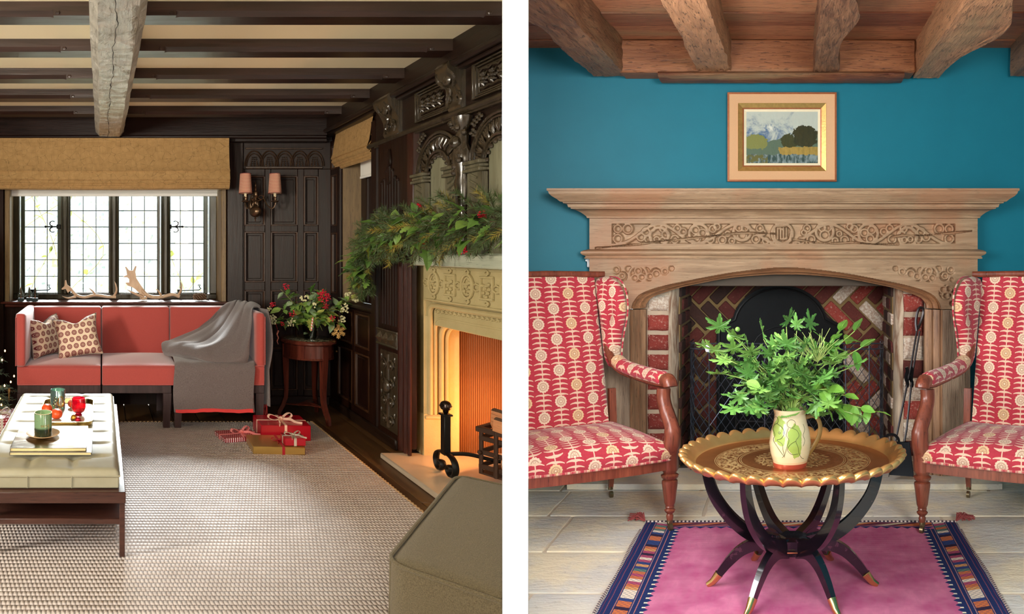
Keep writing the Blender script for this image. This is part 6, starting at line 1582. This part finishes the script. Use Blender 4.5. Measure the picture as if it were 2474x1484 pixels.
kl = thing('kilim_rug', 'pink kilim rug with navy striped borders under the brass tray table', 'rug', (0, 2.2, 0))
def kf(u, v):
    x = kx0+(kx1-kx0)*u; y = .5+(ky1-.5)*v
    return (x+(.004*math.sin(y*9) if u in (0, 1) else 0), y-2.2+(.006*math.sin(x*7) if v > .999 else 0), .008+.0025*pnoise((x*4, y*4, 0))+.0015*math.sin(y*40)*math.exp(-((min(u, 1-u))/.03)**2))
b = MB(); b.slab(kf, 60, 140, (0, 0, 1), .006); ob('weave', b, KIL, kl, ang=60, uvf=lambda c: (c.x, c.y+2.2, c.z))
m = M('whipped_edge'); EDGE = m.out(m.mix((m.y*52+m.x*52).fr().gt(.5), C(60, 48, 60), C(206, 190, 176)), .95)
for x_ in (kx0-.003, kx1+.003): ob('edge_binding', MB().tube([(x_+.004*math.sin(y*9), y-2.2, .007) for y in [.5+k*.12 for k in range(32)]], .006, 5), EDGE, kl, uvf=lambda c: (c.x*0, c.y, c.z))
ob('edge_binding', MB().tube([(kx0+(kx1-kx0)*k/30, ky1-2.2+.004, .008) for k in range(31)], .006, 5), EDGE, kl, uvf=lambda c: (c.x, c.y*0, c.z))
for (cx_, s) in ((kx0, -1), (kx1, 1)):
    b = MB(); random.seed(8)
    for k in range(30): b.tube([(cx_, ky1-2.2, .012), (cx_+s*.03+random.uniform(-.02, .02), ky1-2.2+.03+random.uniform(-.02, .02), .03+random.uniform(-.01, .015)), (cx_+s*.06+random.uniform(-.03, .04), ky1-2.2+.045+random.uniform(-.04, .03), .012+random.uniform(-.004, .02))], .003, 4)
    label(ob('tassel', b, plain('tassel_wool', C(140, 62, 60), .95, var=.4, sc=60), kl), kind='stuff')
# ---- tray table
bt = thing('tray_table', 'round brass tray table with a fluted rim on six curved black folding legs', 'table', (-.004, 3.507, 0))
m = M('engraved_brass'); r = (m.x*m.x+m.y*m.y).sqrt(); th_ = m.y.atan2(m.x)
pv = m.v(th_*.42*4, r*4, 0); lace = m.vor(14, m.vec, 'DISTANCE_TO_EDGE').lt(.045); lace2 = m.noise(110, 3).gt(.52)
ros_r = (th_*16).sin()._o('ABSOLUTE')*.018+.135; ros = r.lt(10)*(ros_r-r).gt(0)*r.gt(.06)
band = r.gt(.225)*r.lt(.30); f = (ros*lace2).mx(ros*lace).mx(band*lace2).mx(band*lace)
lines = f
for e in (.205, .212, .222, .302, .309): lines = lines.mx((r-e).abs().lt(.0013))
tarn = m.noise(5, 4); base = m.mix(tarn.ss(.3, .7), C(160, 102, 58), C(186, 124, 74))
BRASS = m.out(m.mix(lines*.55, base, C(236, 214, 150)), (lines*.25)+.3, lines*-1+tarn*.1, .35, .0015, .85)
m = M('rim_brass'); RIMB = m.out(m.mix(m.noise(9, 3), C(190, 136, 74), C(232, 186, 118)), .3, m.noise(20, 2), .1, .003, .75)
NS = 40
def rim(u, v):
    a = 2*PI*u; ph = math.cos(NS*a); P = [(.384, .5155), (.392, .518), (.400, .526), (.410, .538), (.420, .548), (.432, .551), (.441, .546), (.444, .538), (.436, .528), (.41, .514), (.38, .509), (.2, .507)]
    t = v*(len(P)-1); i = min(int(t), len(P)-2); q = t-i; rr = P[i][0]*(1-q)+P[i+1][0]*q; h = P[i][1]*(1-q)+P[i+1][1]*q
    k = max(0, min(1, (rr-.392)/.05)); s = (abs(math.cos(NS*a/2))**.7)*2-1
    rr += .010*k*s; h += .011*k*s
    return (rr*math.cos(a), rr*math.sin(a), h)
b = MB(); b.grid(rim, NS*8, 22, closeu=True); ob('fluted_rim', b, RIMB, bt, ang=70)
b = MB(); b.lathe([(.385, .5155), (.3, .515), (.15, .515), (.002, .515)], n=96, cap=False); ob('brass_tray', b, BRASS, bt, ang=80)
m = M('black_lacquer'); n = m.noise(16, 5, rough=.7); LAQ = m.out(m.mix(n.gt(.63)*.8, C(16, 14, 20), C(66, 36, 48)), .2, n, .06, .002, Coat_Weight=.5)  # purple-brown patches painted in as sheen on the black
for a in range(0, 360, 60):
    c_, s_ = cs(a), sn(a); up = (-s_, c_, 0)
    U_ = cr([(.345*c_, .345*s_, .508), (.335*c_, .335*s_, .44), (.305*c_, .305*s_, .36), (.24*c_, .24*s_, .275), (.16*c_, .16*s_, .215), (.06*c_, .06*s_, .185)], 5); k_ = len(U_)
    o = ob('leg', MB().tube(U_, [.027+.012*(i/k_) for i in range(k_)], 4, up=up, flat=.6), LAQ, bt, ang=25)
    L_ = cr([(.05*c_, .05*s_, .165), (.13*c_, .13*s_, .180), (.20*c_, .20*s_, .155), (.255*c_, .255*s_, .105), (.295*c_, .295*s_, .055)], 5); k_ = len(L_)
    ob('foot', MB().tube(L_, [.040-.020*(i/k_) for i in range(k_)], 4, up=up, flat=.66), LAQ, o, ang=25)
    ob('brass_cap', MB().tube([(.293*c_, .293*s_, .058), (.318*c_, .318*s_, .026), (.340*c_, .340*s_, .012)], [.0185, .0145, .011], 10), GOLD, o)
ob('hub', MB().lathe([(.03, .14), (.075, .145), (.08, .17), (.08, .205), (.05, .215), (.002, .215)], n=6), LAQ, bt, ang=20)
ob('hinge_plate', MB().box(-.02, .02, -.082, -.078, .165, .170), GOLD, bt)
# ---- jug
jg = thing('jug', 'cream pottery jug with green figures, terracotta foot and brown handle, on the brass tray', 'jug', (-.013, 3.40, .515))
m = M('cream_glaze'); n = m.noise(8, 3); rings_ = (m.z*420).sin()*.5
f1 = m.noise(1, 0)
ax = m.x*1.0; g1 = (((m.x+.040)*(m.x+.040)*1.6+(m.z-.145)*(m.z-.145)*.35).sqrt()+(m.noise(30, 3)-.5)*.03).lt(.032); g2 = (((m.x-.018)*(m.x-.018)*1.8+(m.z-.11)*(m.z-.11)*.32).sqrt()+(m.noise(26, 3)-.5)*.035).lt(.036)
col = m.mix(n, C(196, 180, 142), C(216, 202, 166)); col = m.mix((g1+g2).mn(1)*m.y.lt(.02)*.9, col, C(140, 166, 66)); col = m.mix(m.z.lt(.018), col, C(150, 62, 44)); col = m.mix((m.z.lt(.026)*m.z.gt(.018)*.6), col, C(200, 150, 110))
JUG = m.out(col, .22, rings_+n, .12, .001, Coat_Weight=.3)
def jr(z):
    P = [(0, .064), (.012, .068), (.02, .066), (.05, .076), (.09, .081), (.13, .076), (.17, .065), (.2, .061), (.215, .065), (.222, .067)]
    for (a, r0), (c_, r1) in zip(P, P[1:]):
        if z <= c_: return r0+(r1-r0)*(z-a)/(c_-a)
    return .067
b = MB(); b.lathe([(jr(z), z) for z in [k*.222/30 for k in range(31)]]+[(.063, .223), (.058, .2), (.062, .15), (.002, .1)], n=48); ob('body', b, JUG, jg, ang=50)
b = MB(); P = cr([(.06, -.01, .19), (.095, -.012, .195), (.115, -.015, .165), (.112, -.014, .12), (.09, -.01, .075), (.07, -.008, .045)], 5); b.tube(P, .0085, 10, flat=.6, up=(0, 1, 0)); ob('handle', b, plain('brown_glaze', C(110, 84, 44), .2, var=.35, sc=20), jg)
lines_ = [[(-.062, .19), (-.052, .196), (-.045, .185), (-.05, .172), (-.06, .165), (-.066, .15), (-.058, .13), (-.064, .11), (-.05, .09), (-.036, .07), (-.02, .05)], [(-.05, .172), (-.03, .16), (-.022, .14), (-.034, .12), (-.05, .112), (-.03, .10), (-.026, .075), (-.02, .055)],
          [(-.012, .178), (.0, .19), (.016, .186), (.02, .172), (.008, .16), (-.008, .165), (-.012, .178)], [(.008, .16), (.026, .15), (.034, .13), (.022, .112), (.03, .09), (.034, .065), (.044, .045), (.052, .04)], [(-.006, .16), (-.014, .135), (-.004, .115), (-.012, .09), (-.02, .06), (-.03, .048)], [(.022, .112), (.002, .10), (-.01, .08), (.006, .062), (.03, .062)], [(.05, .17), (.056, .15), (.05, .13), (.056, .11), (.05, .09)], [(-.045, .14), (-.041, .144), (-.037, .14), (-.041, .136), (-.045, .14)]]
b = MB()
for L_ in lines_:
    P = []
    for p in cr([(x, z, 0) for x, z in L_], 5):
        x, z = p[0], p[1]; rr = jr(z)+.0006; x = max(-rr*.97, min(rr*.97, x)); P.append((x, -math.sqrt(rr*rr-x*x), z))
    b.tube(P, .0009, 4)
label(ob('figure_drawing', b, plain('dark_line', C(62, 66, 34), .4), jg), 'two sketched seated figures in dark green line', kind='stuff')
# ---- foliage bouquet
random.seed(33)
fb = thing('foliage_bouquet', 'loose bunch of scented geranium and beech leaves in the cream jug', 'flowers', (-.013, 3.40, .735)); o = fb.location.copy()
GR = []
for nm, a, c_ in (('geranium_green', C(50, 98, 40), C(104, 150, 70)), ('bright_green', C(76, 124, 48), C(134, 172, 86)), ('beech_green', C(70, 126, 40), C(122, 168, 66))):
    m = M(nm); GR.append(m.out(m.mix(m.noise(24, 2)*.9+m.rnd*.5-.2, a, c_), .38, m.noise(50, 2), .25, .002))
tipsR = [(1712, 838, 0, 'b'), (1757, 800, .0, 'p'), (1775, 812, .05, 'p'), (1740, 860, -.05, 'p'), (1790, 850, .0, 'p'), (1755, 905, -.05, 'p'), (1780, 950, -.1, 'p'), (1790, 985, -.12, 'p'), (1800, 900, -.02, 'p'), (1830, 880, .0, 'p'), (1845, 820, .05, 'p'), (1870, 850, .0, 'p'), (1900, 790, .0, 'p'), (1925, 800, .05, 'p'), (1905, 850, -.05, 'p'), (1940, 850, -.05, 'p'), (1960, 870, 0, 'p'), (1985, 850, .02, 'p'), (2030, 800, .0, 's'), (2065, 800, .04, 's'), (2080, 840, 0, 's'), (2010, 870, -.05, 'p'), (2050, 890, -.03, 'p'), (1930, 910, -.1, 'p'), (1880, 920, -.12, 'p'), (1850, 940, -.12, 'p'), (1840, 980, -.1, 'p'), (1970, 920, -.1, 'p'), (2000, 940, -.1, 's'), (2040, 955, -.08, 's'), (2080, 985, -.08, 's'), (2115, 995, -.05, 's'), (2060, 1000, -.1, 's'), (2010, 985, -.12, 's'), (1990, 970, -.12, 'p'), (1820, 930, -.06, 'p'), (1900, 885, .1, 'p'), (1960, 800, .08, 'p')]
for x, y, dz, kd in tipsR:
    t = RP(x, y, 3.42+dz)-o; base = Vector((random.uniform(-.03, .03), random.uniform(-.03, .03), -.06))
    P = cr([base, Vector((t.x*.2, t.y*.3, .04)), t*.65+Vector((0, 0, .02)), t], 4)
    ob('stem', MB().tube(P, [.0030]*(len(P)//2)+[.0018]*(len(P)-len(P)//2), 5), plain('leaf_stem', C(140, 168, 84), .5), fb)
    nl = 4 if kd != 's' else 5
    for k in range(nl):
        q = P[len(P)-1-k*(2 if kd != 's' else 1)]; dr = (P[-1]-P[-4]).normalized()
        if k == 0: d = dr+Vector((random.gauss(0, .3), -.4, random.gauss(0, .2)))
        else: d = Vector((random.gauss(0, 1), -.5+random.gauss(0, .5), random.gauss(0, .8)))+dr*.4
        sz = random.uniform(.068, .10) if kd == 'p' else random.uniform(.055, .08)
        leaf(fb, 'palmate' if kd in 'pb' else 'serrate', q, d, sz*(.8 if kd == 'b' else 1), GR[2] if kd == 's' else GR[random.choice((0, 0, 1))])
for k in range(46):
    x, y = random.uniform(1790, 2040), random.uniform(880, 1000); q = RP(x, y, 3.42+random.uniform(-.12, .08))-o
    leaf(fb, random.choice(('palmate', 'palmate', 'serrate')), q, (random.gauss(0, 1), -.8, random.gauss(0, .7)), random.uniform(.055, .085), GR[random.choice((0, 1, 0))])
b = MB(); p = RP(1714, 842, 3.4)-o
for k in range(5): b.ball((p.x-.004+.006*cs(72*k), p.y+.006*sn(72*k), p.z), .011, 8, 6, (.7, .7, 1.3))
label(ob('lilac_flower', b, plain('lilac_petal', C(206, 206, 236), .6), fb), 'pale lilac bud')
b = MB(); p = RP(1766, 815, 3.43)-o; b.ball(p, .017, 12, 9, (1, .8, 1.1)); p = RP(1782, 796, 3.43)-o; b.ball(p, .010, 10, 8); label(ob('seed_pod', b, GR[1], fb), kind='stuff')
b = MB(); c0 = RP(1975, 875, 3.4)-o
for k in range(40):
    a = random.uniform(40, 150); L_ = random.uniform(.06, .14); b.tube([c0, c0+Vector((L_*.6*cs(a), -.02, L_*.6*sn(a))), c0+Vector((L_*cs(a+random.uniform(-14, 14)), -.02+random.uniform(-.02, .02), L_*sn(a)*1.0))], .0008, 3)
label(ob('grass_wisps', b, plain('straw_wisp', C(150, 168, 90), .7), fb), kind='stuff')
# ---- armchairs
m = M('chair_print')
Pc, Q = .088, .158
ci = (m.x/Pc).fl(); u = ((m.x/Pc).fr()-.5)*Pc; v = ((m.y/Q+(ci*.5).fr()).fr())*Q; au = u.abs(); wob = (m.noise(30, 2)-.5)*.006
u2 = u+wob*.5; dd = (u2*u2+(v-.128)*(v-.128)).sqrt(); ang = (v-.128).atan2(u2)
disc = (dd+(ang*14).sin()*.0014).lt(.030); ringd = (dd-.0185).abs().lt(.0024); ring2 = (dd-.007).abs().lt(.002); dts = (dd-.012).abs().lt(.0022)*((ang*9).sin().gt(.1)); core = dd.lt(.0035)
s_ = v+wob-(au*au*-9.0)-au*.35; tt = (s_/.0262).fr(); lf = (tt.lt(.56-0)*1.0)*(tt+au*9.5).lt(.78)*au.lt(.043)*v.lt(.113)*v.gt(.0)
lf = (tt+au*8.0).lt(.47)*au.lt(.040)*v.lt(.100); stem_ = au.lt(.0026)*v.lt(.105)
colr = m.mix(m.noise(90, 3), C(160, 34, 50), C(188, 56, 70)); colr = m.mix(lf.mx(stem_)*.9, colr, C(226, 194, 166)); fl_ = m.mix((m.rnd*0+((ci*.37).fr()+m.noise(4, 1)*.6)).gt(.55), C(220, 186, 140), C(222, 196, 168))
colr = m.mix(disc, colr, fl_); colr = m.mix((ringd+dts+ring2).mn(1)*.6*disc, colr, C(160, 104, 84)); colr = m.mix(core, colr, C(240, 220, 190))
FAB = m.out(colr, .92, m.noise(420, 2), .25, .001, Sheen_Weight=.15)
CHW = wood('chair_mahogany', C(84, 38, 26), C(150, 80, 56), 'z', .3, 1, .25, spec=.6)
BRC = plain('brass_castor', C(120, 104, 76), .35, .8)
def armchair(lab, loc, rz, s):
    t = thing('armchair', lab, 'armchair', loc, rz, 'pair of wing armchairs by the fireplace'); Wd = .76
    T = lambda p: (s*p[0], p[1], p[2])
    def co(name, fn, mat, par=None, **k):
        b = MB(); b.T = T; fn(b); return ob(name, b, mat, par or t, **k)
    for u0 in (.0, Wd):
        lp = [(.006, .052), (.013, .056), (.016, .075), (.012, .085), (.020, .095), (.024, .103), (.016, .112), (.02, .118), (.018, .124), (.0235, .14), (.034, .235), (.033, .245), (.024, .25), (.036, .262), (.038, .272), (.026, .28), (.03, .288), (.034, .296), (.034, .31)]
        l = co('leg', lambda b: b.lathe([(r_*1.14, z_) for r_, z_ in lp], (u0, 0, 0), 20), CHW)
        co('castor', lambda b: b.lathe([(.016, .048), (.014, .062), (.006, .064)], (u0, 0, 0), 12).prism([(.0+.019*cs(a)-.006, .021+.019*sn(a)) for a in range(0, 360, 24)], u0-.008, u0+.008, 'x').box(u0-.012, u0+.012, -.01, .01, .03, .05, .003), BRC, l)
        ux = .025 if u0 == 0 else -.025
        pp = cr([(u0, .0, .30), (u0, -.005, .38), (u0-ux*.2, -.022, .44), (u0-ux*.2, -.015, .50), (u0+ux*.3, .02, .57), (u0+ux*.5, .05, .63), (u0+ux*.4, .055, .68)], 5)
        co('arm_post', lambda b: b.tube(pp, [.042]*10+[.040]*5+[.036]*6+[.034]*20, 8, up=(1, 0, 0)), CHW, ang=50)
        co('arm_scroll', lambda b: b.tube(cr([(u0+ux*.4, .03, .722), (u0+ux*.4, -.005, .728), (u0+ux*.4, -.03, .716), (u0+ux*.4, -.036, .70)], 4)+[], [.034]*5+[.034]*8, 10, up=(1, 0, 0)).tube([(u0+ux*.4, .0, .71), (u0+ux*.8, .16, .70), (u0+ux*1.6, .36, .705), (u0+ux*2.4, .50, .73)], .024, 8, up=(1, 0, 0)), CHW, ang=50)
        ap = cr([(u0+ux*.4, .035, .728), (u0+ux*.8, .16, .728), (u0+ux*1.4, .33, .728), (u0+ux*2.3, .50, .738), (u0+ux*2.8, .58, .76)], 5)
        cumy = lambda c: (c.y*1.0, (math.atan2(c.z-.72, (s*c.x)-u0-ux)*.06), 0)
        co('arm_pad', lambda b: b.tube(ap, [.030]+[.040]*(len(ap)-1), 12, up=(0, 0, 1), flat=.9), FAB, ang=70, uvf=lambda c: (c.y+.03, math.atan2(c.z-.72, s*c.x-u0)*.05+.1, 0))
        # wing
        ub = u0+ux*3.6; fl2_ = 1 if u0 == 0 else -1
        prof_ = [(.84, 1.195), (.76, 1.205), (.68, 1.19), (.62, 1.14), (.595, 1.06), (.605, .98), (.635, .90), (.655, .82), (.665, .75), (.70, .71), (.74, .76), (.78, .95)]
        cpl = cr([(p[0], p[1], 0) for p in prof_]+[(prof_[0][0], prof_[0][1], 0)], 3)[:-1]
        def wing(b):
            n = len(cpl); cx_ = sum(p.x for p in cpl)/n; cy_ = sum(p.y for p in cpl)/n; rg = []
            for (k, off) in ((.0, -.034), (.55, -.034), (.86, -.030), (.97, -.018), (1, 0), (.97, .018), (.86, .030), (.55, .034), (0, .034)):
                rg.append([(ub+off-fl2_*(.84-p.x)*.20, cx_+(p.x-cx_)*k, cy_+(p.y-cy_)*k) for p in cpl])
            b.add([q for r_ in rg for q in r_], [(i*n+j, i*n+(j+1) % n, (i+1)*n+(j+1) % n, (i+1)*n+j) for i in range(len(rg)-1) for j in range(n)])
        co('wing', wing, FAB, ang=80, uvf=lambda c: (c.y*.9+s*c.x*.6+.03, c.z+.03, 0))
        co('wing_piping', lambda b: b.tube([(ub-fl2_*(.034+(.84-p.x)*.20), p.x*1.0, p.y) for p in cpl[2:30]], .005, 6), FAB, ang=60, uvf=lambda c: (c.z*3, .05, 0))
        co('side_stile', lambda b: b.tube(cr([(ub-ux*.5, .80, .98), (ub-ux*.4, .73, .86), (ub-ux*.3, .665, .78), (ub-ux*.6, .56, .725), (u0+ux*1.6, .44, .70)], 5), .022, 8, up=(1, 0, 0)), CHW, ang=50)
        bl_ = co('back_leg', lambda b: b.tube([(u0+ux*2.8, .70, .06), (u0+ux*2.8, .67, .20), (u0+ux*2.8, .66, .34), (u0+ux*2.8, .68, .6)], [.017, .022, .026, .026], 4, up=(1, 0, 0)), CHW, ang=25)
        co('castor', lambda b: b.lathe([(.014, .045), (.013, .066), (.006, .068)], (u0+ux*2.8, .70, 0), 12).prism([(.70+.018*cs(a)-.012, .020+.018*sn(a)) for a in range(0, 360, 24)], u0+ux*2.8-.008, u0+ux*2.8+.008, 'x'), BRC, bl_)
    co('front_rail', lambda b: b.tube([(.02, -.004, .325), (Wd*.25, -.018, .323), (Wd*.5, -.022, .322), (Wd*.75, -.018, .323), (Wd-.02, -.004, .325)], .034, 4, up=(0, 0, 1), flat=.95).box(.03, .05, .02, .64, .30, .345).box(Wd-.05, Wd-.03, .02, .64, .30, .345).box(.05, Wd-.05, .62, .65, .30, .345), CHW, ang=30)
    def seat(u, v):
        a = u*2-1; x = Wd/2+a*(Wd/2+.006)*(1-.16*v); y = -.03-.022*(1-a*a)+v*.67; e = min(1-abs(a), min(v*1.3, 1))
        z = .43+.055*(1-a*a)*(math.sin(PI*min(1, v*.9+.12)))
        k = max(0, 1-e/.10); z -= .03*k*k
        return (x, y, z)
    co('seat', lambda b: b.grid(seat, 34, 30), FAB, ang=80, uvf=lambda c: (s*c.x+.012, -c.y*1.0, 0))
    def border(u, v):
        p = seat(u, 0); z = p[2]*(1-v)+.350*v; bl = .012*math.sin(PI*v); return (p[0], p[1]-bl, z)
    co('seat_front', lambda b: b.grid(border, 34, 6), FAB, ang=80, uvf=lambda c: (s*c.x+.012, c.z-.44+.04, 0))
    def bside(q):
        def f(u, v):
            p = seat(q, u); return (p[0]+(-.008 if q == 0 else .008)*math.sin(PI*v), p[1], p[2]*(1-v)+.345*v)
        return f
    co('seat_side', lambda b: b.grid(bside(0), 20, 5).grid(bside(1), 20, 5), FAB, ang=80, uvf=lambda c: (c.y+.03, c.z, 0))
    co('seat_piping', lambda b: b.tube([(border(k/24, 1)[0], border(k/24, 1)[1]-.004, .353) for k in range(25)], .006, 6).tube([(border(k/24, 1)[0], border(k/24, 1)[1]-.003, .366) for k in range(25)], .0045, 6), FAB, uvf=lambda c: (c.x*2, c.x*7, 0))
    def back(u, v):
        a = u*2-1; x = Wd/2+a*(Wd/2-.112+.01*(1-v)); h = .43+.775*v; y = .60+.235*v+.03*abs(a)**3-.035*math.sin(PI*min(1, v*1.15))*(1-a*a*.7)
        return (x, y-(.0), h)
    co('backrest', lambda b: b.slab(back, 26, 34, (0, -1, 0), .05), FAB, ang=70, uvf=lambda c: (s*c.x+.035, c.z+.04, 0))
    co('top_rail', lambda b: b.tube([(.06, .845, 1.215), (Wd*.5, .855, 1.222), (Wd-.06, .845, 1.215)], .018, 8, up=(0, 0, 1)), CHW, ang=50)
    return t
armchair('red and cream floral wing armchair on the right, mahogany arms and castors, beside the shovel', (.613, 4.178, .0), math.radians(-23.6), 1)
armchair('red and cream floral wing armchair on the left, cut off by the white strip between the rooms', (-.594, 4.215, .0), math.radians(29.4), -1)
# fallen petals and leaf bits
t = label(ob('dry_leaf', MB().add([(0, 0, .0135), (.012, .006, .016), (.02, 0, .0135), (.012, -.006, .0145)], [(0, 1, 2, 3)]), plain('dry_leaf_mat', C(120, 100, 50), .7), None, (-.0, 3.02, 0)), 'tiny dry leaf fallen on the pink rug under the tray table', 'leaf')
# ================================================================ lay the rooms out on the ground plan
def bake():
    vl = bpy.context.view_layer; vl.update()
    objs = [o for o in S.objects if o.type in ('MESH', 'EMPTY') and '_r' in o.keys()]
    mw = {o.name: o.matrix_world.copy() for o in objs}; room = {o.name: o['_r'] for o in objs}
    cache = {}; newloc = {}
    for o in objs:
        r = room[o.name]; A = ROOM[r] if r else Matrix.Identity(4)
        newloc[o.name] = A @ mw[o.name].translation
    for o in objs:
        r = room[o.name]; A = ROOM[r] if r else Matrix.Identity(4); w = mw[o.name]; loc = newloc[o.name]
        if o.type == 'MESH':
            L = (A @ w).to_3x3(); key = (o.data.name, tuple(round(v, 4) for row in L for v in row))
            cut = None
            if r:
                bb = [L @ Vector(c)+loc for c in o.bound_box]
                sl = PW_L if r == 'L' else PW_R; sg = 1 if r == 'L' else -1
                d = [(p.x-sl*p.y)*sg for p in bb]
                if max(d) > .0 and max(p.y for p in bb) > .3:
                    if min(d) > 0:
                        o['_drop'] = 1; continue
                    cut = (sl, sg)
            if cut: me = o.data.copy()
            elif key in cache: me = cache[key]
            else: me = cache[key] = o.data.copy()
            if cut or me.get('_b') is None:
                me.transform(L.to_4x4()); me['_b'] = 1
                if L.determinant() < 0: me.flip_normals()
            if cut:
                sl, sg = cut
                bm = bmesh.new(); bm.from_mesh(me)
                no = Vector((sg, -sg*sl, 0)).normalized()
                bmesh.ops.bisect_plane(bm, geom=bm.verts[:]+bm.edges[:]+bm.faces[:], dist=1e-6, plane_co=-loc-no*.0015, plane_no=no, clear_outer=True)
                bm.to_mesh(me); bm.free()
                if not len(me.polygons): o['_drop'] = 1; continue
            me.update()
            if o.material_slots and o.material_slots[0].link == 'OBJECT':
                mt = o.material_slots[0].material; o.data = me; o.material_slots[0].link = 'OBJECT'; o.material_slots[0].material = mt
            else: o.data = me
    for o in objs:
        if o.parent: o.location = newloc[o.name]-newloc[o.parent.name]; o.matrix_parent_inverse = Matrix.Identity(4)
        else: o.location = newloc[o.name]
        o.rotation_euler = (0, 0, 0); o.scale = (1, 1, 1)
    dead = [o for o in objs if o.get('_drop')]
    for o in dead:
        for ch in list(o.children): ch.location = newloc[ch.name]; ch.parent = None; ch['_orphan'] = 1
    for o in dead: bpy.data.objects.remove(o)
    for o in list(S.objects):
        if '_r' in o.keys(): del o['_r']
        if '_orphan' in o.keys(): bpy.data.objects.remove(o)
    for o in list(S.objects):
        if o.type == 'EMPTY' and not o.children: bpy.data.objects.remove(o)
    for me in list(bpy.data.meshes):
        if me.users == 0: bpy.data.meshes.remove(me)
bake()
